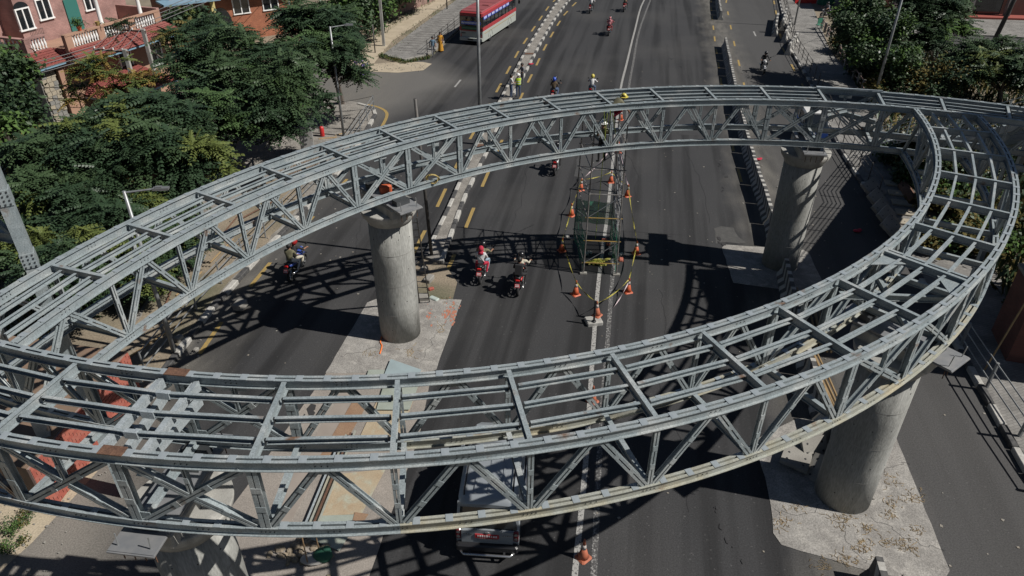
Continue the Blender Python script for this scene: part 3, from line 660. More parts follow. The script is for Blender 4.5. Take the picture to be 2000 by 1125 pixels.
def leaf_mesh(name, pos, az, el, roll, sc, proto, midx, mats):
    v, f = proto; n = len(pos); Rm = rotz_tilt(az, el, roll)
    V_ = np.einsum('nij,kj->nki', Rm, v)*sc[:, None, None]+pos[:, None, :]; nv = len(v)
    F_ = (f[None]+(np.arange(n)*nv)[:, None, None]).reshape(-1, 4)
    me = bpy.data.meshes.new(name); me.vertices.add(n*nv); me.vertices.foreach_set('co', V_.reshape(-1).astype(np.float32))
    me.loops.add(F_.size); me.loops.foreach_set('vertex_index', F_.reshape(-1).astype(np.int32))
    me.polygons.add(len(F_)); me.polygons.foreach_set('loop_start', np.arange(0, F_.size, 4, dtype=np.int32)); me.polygons.foreach_set('loop_total', np.full(len(F_), 4, np.int32))
    for m in mats: me.materials.append(m)
    me.polygons.foreach_set('material_index', np.repeat(midx, len(f)).astype(np.int32)); me.update(calc_edges=True); me.validate(); return me
def crown(name, blobs, parent, n, kind='frond', mats=(LEAF_D, LEAF_M, LEAF_Y), wts=(.55, .37, .08), size=1., per=8, org=(0, 0, 0)):
    sub = []
    for c_, r_ in blobs:                                   # every bough carries several uneven tufts with gaps between them
        k_ = int(4+3.2*r_) if kind == 'frond' else int(4+2*r_)
        for _ in range(k_):
            q = RNG.normal(size=3); q[2] = abs(q[2])*.8-.15; q /= np.linalg.norm(q); sub.append((np.array(c_)+q*r_*np.array([.78, .78, .62])*(.75+.4*RNG.random()), r_*(.26+.22*RNG.random())+.12))
    n = int(n*(.72 if kind == 'frond' else 1.3)); rs = np.array([q[1] for q in sub]); ct = np.array([q[0] for q in sub])
    pr = rs**1.6/np.sum(rs**1.6); bi = RNG.choice(len(sub), n, p=pr)
    d = RNG.normal(size=(n, 3)); d[:, 2] = d[:, 2]*.7+.35; d /= np.linalg.norm(d, axis=1)[:, None]
    c = ct[bi]+d*(rs[bi]*(.55+.5*RNG.random(n)))[:, None]*np.array([1, 1, .7])
    tone = np.sin(ct[:, 0]*2.3+ct[:, 2]*1.7)*.5+np.cos(ct[:, 1]*1.9)*.5+RNG.normal(size=len(sub))*.35
    cut = np.quantile(tone, np.cumsum(wts)[:-1]); clm = np.searchsorted(cut, tone[bi]+RNG.normal(size=n)*.12); clm = np.clip(clm, 0, len(mats)-1)
    if kind == 'frond':
        m = n*per; idx = np.repeat(np.arange(n), per); az = RNG.random(n)[idx]*6.28+np.tile(np.arange(per)*6.283/per, n)+RNG.normal(size=m)*.2
        el = .22+RNG.normal(size=m)*.2; up = np.arctan2(d[:, 1], d[:, 0])[idx]
        el += .45*np.cos(az-up)*(-(1-d[:, 2])[idx])*.6
        pos = c[idx]+RNG.normal(size=(m, 3))*.03; sc = (.75+.5*RNG.random(m))*size; me = leaf_mesh(name, pos-np.array(org), az, el, RNG.normal(size=m)*.35, sc, frond_proto(), clm[idx], mats)
    else:
        m = n*per; idx = np.repeat(np.arange(n), per); pos = c[idx]+RNG.normal(size=(m, 3))*.17*size
        az = RNG.random(m)*6.28; el = RNG.normal(size=m)*.5-.15; sc = (.7+.6*RNG.random(m))*size
        me = leaf_mesh(name, pos-np.array(org), az, el, RNG.normal(size=m)*.5, sc, leaf_proto(), clm[idx], mats)
    return link(bpy.data.objects.new(name, me), parent)
def tree(base, blobs, label, n=420, kind='frond', name='tree', mats=(LEAF_D, LEAF_M, LEAF_Y), wts=(.55, .37, .08), size=1., per=8, tr=.16, group=None, cat='tree', flowers=None):
    base = Vector(base); t = thing(name, label, cat, base, 0, group)
    mb = MB(); c0 = sum((Vector(b[0]) for b in blobs), Vector())/len(blobs); fork = base.lerp(Vector((c0.x, c0.y, base.z)), .25); fork.z = base.z+max(.4, (min(b[0][2] for b in blobs)-base.z)*.55)
    mb.tube([base-Vector((0, 0, .1)), base.lerp(fork, .5)+Vector((random.uniform(-.08, .08), random.uniform(-.08, .08), 0)), fork], [tr*1.25, tr, tr*.85], 8)
    for b in blobs:
        e = Vector(b[0]); mid = fork.lerp(e, .5)+Vector((random.uniform(-.2, .2), random.uniform(-.2, .2), .15)); mb.tube([fork-Vector((0, 0, .05)), mid, e], [tr*.6, tr*.36, tr*.16], 6)
        for q in range(5):
            a = random.uniform(0, 6.28); ee = e+Vector((math.cos(a)*b[1]*.75, math.sin(a)*b[1]*.75, random.uniform(-.1, .5)*b[1])); mb.tube([mid.lerp(e, .55), (mid.lerp(e, .8)+ee)/2, ee], [tr*.22, tr*.14, .012], 4)
    mb.build('trunk', BARK, t)
    crown('crown', blobs, t, n, kind, mats, wts, size, per, WORLD[t.name])
    if flowers:
        mb = MB()
        for p in flowers:
            for q in range(9): mb.ell(Vector(p)+Vector((random.gauss(0, .1), random.gauss(0, .1), random.gauss(0, .08))), (.05, .05, .04), 5, 3)
        tag(mb.build('blossom_cluster', VIOLET, t), kind='stuff')
    return t
def B(px, py, z, r): p = G(px, py, z); return ((p.x, p.y, z), r)
JG = 'feathery leaved trees along the left pavement'
tree(G(600, 232), [B(455, 120, 5.6, 2.0), B(520, 150, 5.4, 2.1), B(430, 190, 4.9, 1.9), B(560, 190, 4.6, 1.7), B(500, 215, 4.2, 1.9), B(400, 140, 5.2, 1.6), B(460, 92, 5.7, 1.6), B(570, 120, 5.4, 1.6), B(520, 255, 3.2, 1.6), B(590, 155, 4.5, 1.2), B(460, 250, 3.4, 1.7), B(560, 225, 3.6, 1.6), B(410, 230, 3.8, 1.5), B(600, 200, 3.4, 1.1), B(380, 190, 4.4, 1.4)], 'largest dark green feathery tree, its crown between the pink house and the lamp post', 1150, tr=.24, mats=(LEAF_D, LEAF_M, LEAF_M2), wts=(.5, .38, .12), group=JG)
tree(G(668, 205), [B(620, 60, 5.6, 1.9), B(660, 120, 4.4, 1.6), B(600, 38, 6.0, 1.7), B(650, 40, 5.4, 1.4), B(680, 150, 3.2, 1.1), B(610, 110, 4.8, 1.5)], 'feathery tree with a few violet blossoms at its right edge beside the side street', 620, tr=.2, mats=(LEAF_D, LEAF_M, LEAF_M2), wts=(.5, .38, .12), group=JG, flowers=[G(x, y, z) for x, y, z in ((690, 108, 4.4), (706, 118, 4.0), (684, 120, 4.3), (712, 126, 3.8), (698, 124, 4.1), (674, 92, 4.9), (705, 146, 3.4))])
tree(G(330, 400), [B(250, 300, 4.2, 2.1), B(330, 310, 4.0, 1.9), B(180, 290, 4.4, 1.9), B(120, 310, 4.2, 1.7), B(390, 330, 3.4, 1.3), B(270, 250, 4.8, 1.8), B(210, 350, 3.5, 1.6), B(350, 270, 4.3, 1.5)], 'broad low feathery tree with yellow tinged tips in front of the pink house porch', 980, wts=(.42, .38, .2), tr=.2, group=JG)
tree(G(120, 520), [B(120, 400, 3.4, 1.4), B(200, 430, 3.0, 1.3), B(60, 380, 3.6, 1.3), B(270, 420, 2.7, 1.1), B(150, 350, 3.8, 1.4), B(320, 390, 2.9, 1.1), B(330, 420, 2.2, .9), B(90, 460, 2.6, 1.2)], 'feathery tree round the street lamp head at the left, low over the bridge', 800, size=.85, wts=(.5, .38, .12), tr=.16, group=JG)
tree(G(215, 590), [B(180, 500, 2.6, 1.2), B(110, 520, 2.6, 1.1), B(260, 480, 2.3, 1.1), B(150, 560, 1.8, 1.0), B(60, 470, 2.8, 1.1), B(300, 520, 1.6, .8), B(350, 470, 1.9, .75)], 'bright tipped young feathery tree showing through the left deck of the bridge', 620, size=.75, wts=(.4, .38, .22), tr=.12, group=JG)
tree(G(330, 560), [B(345, 510, 1.4, .8), B(385, 490, 1.2, .6), B(310, 560, 1.1, .7)], 'small low feathery tree under the left deck beside the dirt strip', 150, size=.7, wts=(.4, .4, .2), tr=.08, group=JG)
tree(G(240, 262), [B(175, 150, 4.8, 1.0), B(215, 135, 5.2, 1.0), B(275, 155, 4.6, .9), B(200, 195, 3.8, 1.1), B(160, 185, 3.8, .8), B(250, 180, 4.0, .8)], 'thin ochre and yellow leaved tree standing before the pink house door', 130, mats=(LEAF_Y, mat('autumn_yellow_leaf', (.16, .12, .028), .6, 0, (.2, .13, .03), 3.), LEAF_M), wts=(.4, .45, .15), tr=.1, size=.8, group=JG)
tree(G(345, 180), [B(225, 62, 5.0, .7), B(345, 85, 5.2, 1.1), B(385, 60, 5.6, 1.3), B(350, 130, 4.6, .9)], 'loose dark tree at the right end of the pink house', 120, mats=(LEAF_D, LEAF_M, LEAF_O), wts=(.6, .25, .15), tr=.12, group=JG)
tree(G(20, 300), [B(20, 170, 4.2, 1.4), B(45, 220, 3.6, 1.3), B(10, 240, 3.6, 1.2), B(25, 135, 4.8, 1.1)], 'glossy broad leaved tree at the left edge below the house corner', 420, 'leaf', mats=(LEAF_D, LEAF_M, LEAF_L), wts=(.5, .35, .15), size=1.7, per=16, tr=.14)
tree(G(430, 60), [B(375, 38, 3.0, 1.0), B(395, 48, 2.6, .9), B(350, 48, 3.0, .8)], 'leafy shrub beside the blue edged roof of the orange house', 300, 'leaf', name='shrub', cat='shrub', size=2.0, per=14, tr=.1)
tree(G(710, 40), [B(690, 20, 2.6, 1.7), B(740, 12, 2.6, 1.4), B(720, 48, 1.6, 1.2), B(770, -5, 2.4, 1.5)], 'bright leaved bush in front of the long brick boundary wall', 330, 'leaf', name='shrub', cat='shrub', mats=(LEAF_M, LEAF_L, LEAF_D), wts=(.4, .35, .25), size=2.0, per=14, tr=.1)
tree(G(790, -4), [B(800, -12, 2.4, 1.4), B(840, -22, 2.4, 1.4)], 'leafy bush at the far end of the boundary wall', 200, 'leaf', name='shrub', cat='shrub', size=2.0, per=12, tr=.1)
# right hand side
tree(G(1735, 180), [B(1690, 50, 4.6, 2.0), B(1740, 70, 4.2, 2.0), B(1700, 110, 3.2, 1.7), B(1670, 30, 4.8, 1.5), B(1760, 110, 3.2, 1.5), B(1655, 80, 3.2, 1.1)], 'bright green broad leaved tree beside the right lamp post', 760, 'leaf', mats=(LEAF_M, LEAF_L, LEAF_D), wts=(.42, .33, .25), size=1.25, per=30, tr=.17)
tree(G(1815, 150), [B(1800, 20, 5.0, 2.2), B(1850, 20, 4.6, 2.0), B(1820, 60, 3.8, 1.8), B(1790, 90, 3.0, 1.4), B(1860, 55, 3.4, 1.3)], 'tall dark feathery tree at the top right, in front of the red shop', 620, size=1.1, tr=.2, mats=(LEAF_D, LEAF_M, LEAF_L), wts=(.6, .3, .1))
tree(G(1950, 205), [B(1935, 125, 2.8, 2.0), B(1985, 120, 3.0, 2.0), B(1900, 150, 2.2, 1.5), B(1970, 160, 2.0, 1.8), B(2010, 150, 2.4, 1.8), B(1880, 130, 2.4, 1.0)], 'feathery tree over the dark lane at the right edge', 620, size=1.05, wts=(.42, .42, .16), tr=.17)
for i, (px, py, z, r, lab, ms, wt) in enumerate([
    (1760, 165, 1.6, 1.9, 'speckled ochre and green bush at the foot of the right lamp post', (LEAF_M, LEAF_O, LEAF_L), (.45, .3, .25)),
    (1840, 170, 1.5, 2.0, 'olive bush between the bright tree and the bridge deck at the right', (LEAF_M, LEAF_O, LEAF_D), (.45, .25, .3)),
    (1655, 85, .9, 1.2, 'dark dry hedge behind the pink fence', (LEAF_D, LEAF_O, LEAF_M), (.5, .3, .2)),
    (1690, 130, .9, 1.1, 'dark green bush pressed against the pink fence', (LEAF_D, LEAF_M, LEAF_O), (.5, .3, .2)),
    (1790, 345, .6, .9, 'leafy green weeds beside the rusty pipe', (LEAF_M, LEAF_L, LEAF_O), (.4, .3, .3)),
    (1850, 400, .5, 1.2, 'ochre scrub seen through the middle of the right deck', (LEAF_O, LEAF_M, LEAF_L), (.5, .3, .2)),
    (1900, 470, .5, 1.3, 'olive scrub seen through the right deck near the double beam', (LEAF_O, LEAF_M, LEAF_L), (.4, .35, .25)),
    (1830, 470, .35, 1.0, 'dry yellow scrub beside the sunlit concrete edge', (LEAF_O, LEAF_Y, LEAF_M), (.5, .25, .25)),
    (1880, 330, .6, 1.2, 'dark scrub below the upper right deck', (LEAF_M, LEAF_O, LEAF_D), (.4, .3, .3)),
    (1765, 310, .5, 1.1, 'shaded scrub below the ring beside the stair', (LEAF_D, LEAF_M, LEAF_O), (.5, .3, .2)),
    (1925, 420, .5, 1.1, 'green scrub just outside the right hand chord', (LEAF_M, LEAF_L, LEAF_O), (.4, .3, .3))]):
    p = G(px, py, z); t = thing('bush', lab, 'bush', (p.x, p.y, 0)); mb = MB()
    for q in range(7):
        a = q*.9; mb.tube([(p.x, p.y, -.05), (p.x+math.cos(a)*r*.4, p.y+math.sin(a)*r*.4, z*.8), (p.x+math.cos(a)*r*.8, p.y+math.sin(a)*r*.8, z)], [.03, .02, .008], 4)
    mb.build('stem', BARK, t)
    crown('foliage', [((p.x, p.y, z), r), ((p.x+r*.5, p.y+r*.4, z*.8), r*.7), ((p.x-r*.5, p.y-.2*r, z*.8), r*.7)], t, int(110*r), 'leaf', ms, wt, 1.25, 18, (p.x, p.y, 0))
for px, py, r, lab in ((24, 1040, .2, 'larger bright green weed clump on the bottom left sand'), (20, 1078, .14, 'smaller weed clump nearest the corner of the sand bank'), (62, 1003, .1, 'thin dry weeds at the foot of the red brick wall')):
    p = G(px, py); t = thing('weed_clump', lab, 'weeds', p); mb = MB()
    for q in range(8):
        a = q*.8; mb.tube([p-Vector((0, 0, .03)), p+Vector((math.cos(a)*r*.6, math.sin(a)*r*.6, .2))], .008, 4)
    mb.build('stem', BARK, t); crown('foliage', [((p.x, p.y, .2), r), ((p.x+.15, p.y+.25, .12), r*.7)], t, int(220*r), 'leaf', (LEAF_L, LEAF_M, LEAF_O), (.5, .3, .2), .3, 14, p)
# grass and ground cover
def blades(name, areas, n, hgt, mats, wts, lab=None):
    P_ = []
    for poly, z in areas:
        a = np.array(poly); lo, hi = a.min(0), a.max(0); cnt = 0
        while cnt < n:
            q = lo+RNG.random(2)*(hi-lo); ins = False; j = len(a)-1
            for i in range(len(a)):
                if (a[i, 1] > q[1]) != (a[j, 1] > q[1]) and q[0] < (a[j, 0]-a[i, 0])*(q[1]-a[i, 1])/(a[j, 1]-a[i, 1])+a[i, 0]: ins = not ins
                j = i
            if ins: P_.append((*q, z)); 
            cnt += 1
    pos = np.array(P_); m = len(pos); v = np.array([(-.012, 0, 0), (.012, 0, 0), (.02, .6, .05), (-.02, .6, .05)])*1.0; v[:, 1] *= 1
    me = leaf_mesh(name, pos, RNG.random(m)*6.28, .9+RNG.normal(size=m)*.35, RNG.normal(size=m)*.4, hgt*(.6+.8*RNG.random(m)), (v*np.array([3, 1, 1]), np.array([(0, 1, 2, 3)])), RNG.choice(len(mats), m, p=wts), mats)
    return tag(link(bpy.data.objects.new(name, me)), kind='stuff')
blades('grass', [([(-9.4, 62.0), (-8.6, 72), (-6.2, 84), (-1, 104), (-2, 105), (-7.3, 84), (-9.9, 72), (-10.9, 66), (-11.1, 62)], .02), ([(-11.2, 61.6), (-9.3, 60.0), (-8.96, 59.3), (-7, 61), (-6.9, 60.2), (-8.9, 58.7), (-11.3, 60.9)], .02), ([(-12.6, 60), (-12.4, 66), (-11.3, 72), (-8.6, 84), (-12, 84), (-14.4, 70), (-15, 61)], .03)], 3600, .3, (LEAF_M, LEAF_L, LEAF_O), (.4, .2, .4))
blades('undergrowth', [([(23.4, 44), (26.2, 56), (28, 64), (44, 62), (40, 48), (32, 40), (24.5, 38)], 0.), ([(19.6, 23.5), (21.5, 31), (24, 40), (34, 40), (30, 24)], 0.), ([(-15.4, 24), (-16, 30), (-18, 36), (-28, 44), (-34, 44), (-26, 30), (-18, 20)], 0.)], 9000, .9, (LEAF_D, LEAF_M, LEAF_O), (.45, .25, .3))
# ================================================================== BUILDINGS, STAIRS, FENCES, POLES
PINKBR = brick_mat('pink_brickwork', (.30, .165, .145), (.35, .20, .175), (.24, .16, .145), 1., .24, .08, .85, 'XZ', .008)
PINKBR_S = brick_mat('pink_brickwork_side', (.30, .165, .145), (.35, .20, .175), (.24, .16, .145), 1., .24, .08, .85, 'YZ', .008)
PEACH = mat('peach_plaster', (.36, .215, .15), .9, 0, (.30, .18, .125), 1.2, .6, .08, 30.)
TILE = mat('red_roof_tile', (.23, .06, .05), .7, 0, (.17, .05, .042), 3., .6, .2, 25.)
BLUEP = mat('pale_blue_paint', (.2, .33, .42), .6, 0, (.15, .25, .33), 4.)
STONE_A = mat('buff_stone_cladding', (.36, .31, .23), .9, 0, (.28, .25, .2), 5.); STONE_B = mat('grey_stone_cladding', (.17, .17, .16), .9, 0, (.24, .23, .21), 5.)
ORBR = brick_mat('orange_brickwork', (.30, .105, .055), (.35, .13, .065), (.22, .11, .08), 1., .24, .08, .85, 'XZ', .008)
REDBR = brick_mat('red_brickwork', (.30, .085, .06), (.36, .12, .085), (.24, .13, .11), 1., .24, .075, .85, 'YZ', .01)
REDBR_X = brick_mat('red_brickwork_end', (.30, .085, .06), (.36, .12, .085), (.24, .13, .11), 1., .24, .075, .85, 'XZ', .01)
TEAL = mat('teal_door_paint', (.03, .14, .12), .6)
def fr(par, name, m, f): mb = MB(); f(mb); return mb.build(name, m, par, local=True)
def window(par, x, z, w_, h_, y=0., cols=2, arch=False, m=WHITE):
    """frame standing proud of a wall whose outer face looks along -Y of the house frame"""
    mb = MB(); t = .08
    mb.box((x, y-.03, z+h_/2-t/2), (w_, .12, t)); mb.box((x, y-.03, z-h_/2+t/2), (w_+.1, .16, t))
    for k in range(cols+1): mb.box((x-w_/2+t/2+k*(w_-t)/cols, y-.028, z), (t, .118, h_-2*t))
    f = mb.build('window', m, par, local=True)
    mb = MB(); mb.box((x, y-.004, z), (w_-.02, .02, h_-.02)); mb.build('pane', GLASS, f, local=True)
    if arch:
        mb = MB(); pts = [(x+w_/2*math.cos(a), z+h_/2+w_/2*.7*math.sin(a)) for a in [math.pi*k/8 for k in range(9)]]
        mb.loft([[Vector((px, y+.004, pz)) for px, pz in reversed(pts)], [Vector((px, y-.05, pz)) for px, pz in reversed(pts)]]); mb.build('arch_light', GLASS, f, local=True)
    return f
# ---- pink house: local X runs along the street front (away from us), local -Y faces the street
def house_frame(name, label, x, y, ux, uy, cat='house'):
    t = thing(name, label, cat, (x, y, 0), math.atan2(uy, ux)); return t
H = house_frame('brick_house', 'pink brick house with white balustraded balcony and red tiled skirt roofs', -26.6, 43.8, .326, .945)
fr(H, 'lower_wall', [PEACH, PINKBR], lambda b: (b.box((4.2, 4.2, 2.2), (9.6, 7, 4.5)), b.box((-.9, 5.2, 2.2), (1.7, 6, 4.4))))
fr(H, 'upper_wall', [PINKBR], lambda b: (b.box((4.4, 6.6, 6.6), (8.4, 6, 4.)), b.box((-.6, 7.6, 6.6), (1.8, 5, 4.))))
fr(H, 'floor_slab', PEACH, lambda b: (b.box((3.9, 3.6, 4.55), (7.8, 7.4, .2)), b.box((-.8, 4.6, 4.55), (1.9, 6.4, .2))))
fr(H, 'parapet', PEACH, lambda b: [b.box((x, .06, 5.15), (.5, .26, 1.02)) for x in (.15, 2.6, 5.1, 7.4)]+[b.box((3.8, .06, 5.62), (7.7, .3, .1)), b.box((3.8, .06, 4.75), (7.7, .24, .2))])
tag(H, None)
for nm_, f_ in (('side_parapet', lambda b: b.box((7.75, 2.3, 5.2), (.24, 4.4, 1.1))),): fr(H, nm_, PINKBR_S, f_)
fr(H, 'side_parapet', PINKBR_S, lambda b: (b.box((-1.55, 4.2, 4.95), (.2, 5.2, .62)), b.box((-1.55, 4.2, 5.62), (.3, 5.4, .1)), b.box((-.9, 1.45, 5.62), (1.5, .3, .1)), b.box((-.9, 1.45, 4.75), (1.5, .24, .2)), b.box((-1.5, 1.45, 5.1), (.35, .3, 1.))))
BAL = MB(); BAL.smooth = True; BAL.lathe((0, 0, 0), [(.05, 0), (.05, .05), (.03, .1), (.075, .25), (.06, .36), (.03, .5), (.045, .6), (.05, .68)], 7); bal_me = BAL.mesh('baluster', WHITE)
def bal(x, y):
    o = bpy.data.objects.new('baluster', bal_me); link(o, H, (x, y, 4.87))
for x0, x1 in ((.5, 2.3), (2.95, 4.8), (5.4, 7.1)):
    n_ = int((x1-x0)/.19)
    for k in range(n_+1): bal(x0+(x1-x0)*k/n_, .06)
for k in range(6): bal(-1.25+.2*k, 1.45)
for k in range(14): bal(-1.55, 2.+.34*k)
def tiles(par, p0, p1, e0, e1, name='tiled_roof', courses=7, m=TILE):
    """sloping roof of stepped, ribbed tile courses between a top edge p0-p1 and an eave e0-e1"""
    p0, p1, e0, e1 = map(Vector, (p0, p1, e0, e1)); mb = MB(); nrm = (p1-p0).cross(e0-p0).normalized(); nrm = nrm if nrm.z > 0 else -nrm
    for k in range(courses):
        a0, a1 = p0.lerp(e0, k/courses), p1.lerp(e1, k/courses); b0, b1 = p0.lerp(e0, (k+1.15)/courses), p1.lerp(e1, (k+1.15)/courses)
        n_ = max(2, int((a1-a0).length/.24)); top = []; bot = []
        for j in range(n_*2+1):
            h_ = nrm*(.05 if j % 2 else .0); top.append(a0.lerp(a1, j/(2*n_))+h_); bot.append(b0.lerp(b1, j/(2*n_))+h_+nrm*.045)
        N = len(top); mb.add(top+bot+[q-nrm*.05 for q in bot], [(j, j+1, N+j+1, N+j) for j in range(N-1)]+[(N+j, N+j+1, 2*N+j+1, 2*N+j) for j in range(N-1)])
    o = mb.build(name, m, par, local=True)
    mb = MB(); mb.bar(e0-nrm*.06, e1-nrm*.06, .06, .16); mb.build('fascia', BLUEP, par, local=True)
    mb = MB(); mb.add([p0-nrm*.03, p1-nrm*.03, e1-nrm*.03, e0-nrm*.03], [(0, 1, 2, 3)]); mb.build('soffit', PEACH, par, local=True); return o
tiles(H, (.0, -.05, 4.85), (7.9, -.05, 4.85), (-.1, -.95, 4.15), (8.6, -.95, 4.15))
tiles(H, (-1.6, 1.3, 4.85), (-.05, 1.3, 4.85), (-2.1, .35, 4.15), (-.1, .35, 4.15)); tiles(H, (-1.6, 7, 4.85), (-1.6, 1.3, 4.85), (-2.3, 7, 4.15), (-2.1, .35, 4.15))
tiles(H, (7.9, 3, 4.85), (7.9, -.05, 4.85), (8.7, 3.4, 4.15), (8.6, -.95, 4.15)); tiles(H, (0, 1.3, 4.85), (0, -.05, 4.85), (-.1, .35, 4.15), (-.1, -.95, 4.15))
for j in range(16):                                       # stone-clad corner, stones laid in courses
    for i in range(3):
        mb = MB(); off = .12 if j % 2 else 0.; mb.box((-1.6+.34*i+off*.5, .93, .12+j*.26), (.31, .1+random.uniform(0, .05), .235)); mb.build('cladding_stone', random.choice((STONE_A, STONE_A, STONE_B)), H, local=True)
fr(H, 'corner_column', STONE_B, lambda b: b.box((-1.25, 1.5, 2.1), (1.1, 1.06, 4.1)))
for x, z in ((2.1, 6.5), (5.6, 6.4)): window(H, x, z, 1.0, 1.25, 3.57, 2, False)
window(H, .6, 6.2, 1.0, 1.3, 3.57, 2, True)
fr(H, 'door', TEAL, lambda b: b.box((4.1, 3.56, 5.7), (1., .1, 2.1)))
for x in (3.3, 6.6):
    def colm(b): 
        b.smooth = True; b.lathe((x, .5, 0), [(.17, 4.66), (.17, 4.75), (.13, 4.8), (.125, 7.3), (.18, 7.4)], 12)
    fr(H, 'white_column', WHITE, colm)
for x, z in ((2.0, 2.9), (4.5, 2.9), (7.2, 2.8)): window(H, x, z, 1.1, 1.6, .69, 2)
tiles(H, (1.2, .6, 2.6), (5.2, .6, 2.6), (.6, -2.2, 1.75), (5.6, -2.2, 1.75), 'porch_roof', 8); tiles(H, (1.2, .6, 2.6), (1.2, .5, 2.6), (.55, .6, 1.75), (.6, -2.2, 1.75), 'porch_roof', 8)
for x in (.9, 5.3): fr(H, 'porch_post', PEACH, lambda b: b.box((x, -1.95, .9), (.24, .24, 1.75)))
mb = MB()
for k in range(9): mb.tube([(.25+.11*k, 3.1, 4.7), (.25+.11*k, 3.0, 5.6)], .012, 4)
for z in (4.9, 5.3, 5.6): mb.tube([(.2, 3.05, z), (1.2, 3.05, z)], .014, 4)
mb.build('window_grille', DARKIRON, H, local=True)
for i, (x, y, m_, lab) in enumerate(((1.2, .06, ORANGE, 'clay plant pot standing on the pink house parapet'), (2.6, .06, YEL, 'yellow watering can hung over the pink house balcony rail'))):
    Mh = Matrix.Translation(H.location) @ Matrix.Rotation(H.rotation_euler.z, 4, 'Z'); p = Mh @ Vector((x, y, 5.67)); t = thing('plant_pot' if i == 0 else 'watering_can', lab, 'plant pot' if i == 0 else 'watering can', p)
    mb = MB(); mb.lathe(p, [(.1, 0), (.15, .25), (.16, .25), (.14, .22)], 10); mb.build('pot' if i == 0 else 'can', m_, t)
    if i == 0: crown('foliage', [((p.x, p.y, p.z+.4), .28)], t, 30, 'leaf', (LEAF_L, LEAF_M), (.5, .5), .6, 10, p)
    else: mb = MB(); mb.tube([p+Vector((.1, 0, .1)), p+Vector((.35, -.1, .2)), p+Vector((.5, -.15, .1))], .025, 6); mb.build('spout', YEL, t)
# ---- orange house behind
O2 = house_frame('brick_house', 'orange brick house with white windows and an arch, behind the tree tops', -29.5, 62.5, .78, .63)
fr(O2, 'wall', ORBR, lambda b: (b.box((6.5, 3, 3.2), (11, 6, 6.5)), b.box((1.2, 2.2, 3.4), (.5, 5, 6.8))))
fr(O2, 'blue_canopy', BLUEP, lambda b: (b.box((2.3, -1.0, 3.95), (4.6, 2.2, .16)), b.box((8.5, -.6, 4.4), (7, 1.4, .14))))
for x, z in ((3.0, 2.6), (6.9, 2.9), (9.6, 2.9)): window(O2, x, z, 1.5, 1.5, 0., 2)
def arch(b):
    pts = [(5.0+.9*math.cos(a), 1.6+1.3*math.sin(a)) for a in [math.pi*k/10 for k in range(11)]]+[(4.1, 0), (5.9, 0)]
    b.loft([[Vector((x, .02, z)) for x, z in pts], [Vector((x, -.03, z)) for x, z in pts]])
fr(O2, 'arch_opening', GLASS, arch); fr(O2, 'yellow_post', mat('yellow_plaster', (.5, .42, .18), .85), lambda b: b.box((4.3, -.5, 2.), (.35, .35, 4.)))
# ---- long boundary wall, top left
BW = thing('boundary_wall', 'long weathered red brick boundary wall behind the dirt path', 'wall', (-12.5, 75, 0))
OLDBR = brick_mat('mossy_brickwork', (.22, .13, .105), (.28, .17, .14), (.17, .14, .12), 1., .24, .08, .9, 'YZ', .01)
for a, b in (((-17.5, 63.5), (-14.6, 70.0)), ((-14.6, 70.0), (-10.8, 79.4)), ((-10.8, 79.4), (-5, 95)), ((-5, 95), (1, 112))):
    mb = MB(); mb.bar((*a, .7), (*b, .7), .24, 1.5); mb.build('wall_panel', OLDBR, BW); mb = MB(); mb.bar((*a, 1.49), (*b, 1.49), .34, .09); mb.build('coping', CONC_OLD, BW)
# ---- red shop front, top right
S3 = house_frame('shop_building', 'dark brown and red shop front with pillars across the lane at top right', 38, 78.5, .99, -.12, 'building')
fr(S3, 'wall', mat('maroon_wall', (.12, .045, .035), .85, 0, (.08, .04, .035), 2.), lambda b: (b.box((9, 4, 3.), (22, 7, 6.2))))
for x in (1.5, 5.2, 8.8, 12.5): fr(S3, 'pillar', mat('grey_pillar', (.22, .21, .2), .85), lambda b: b.box((x, .0, 2.6), (.5, .5, 5.2)))
for x in (3.3, 7., 10.6): fr(S3, 'shutter', GLASS, lambda b: b.box((x, .46, 1.5), (2.8, .1, 2.7)))
fr(S3, 'step', mat('red_oxide_step', (.26, .06, .045), .8), lambda b: b.box((9, -.3, .12), (22, 1.6, .28)))
mb = MB(); mb.sheet([(35.5, 60), (34.6, 64.8), (37.5, 68.3), (41.5, 69.6), (45.5, 68.8), (52, 67), (70, 63), (70, 50), (40, 50)], .02); tag(mb.build('lane', ASPH, base=(45, 60, .02)), kind='structure')
mb = MB(); mb.prism([(33.8, 62), (34.6, 64.9), (37.5, 68.4), (41.5, 69.7), (45.5, 68.9), (52, 67.1), (70, 63.1), (70, 73), (52, 75.5), (40, 76.9), (33, 70)], -.02, .12); tag(mb.build('lane_pavement', PAVER_L, base=(45, 72, 0)), kind='structure')
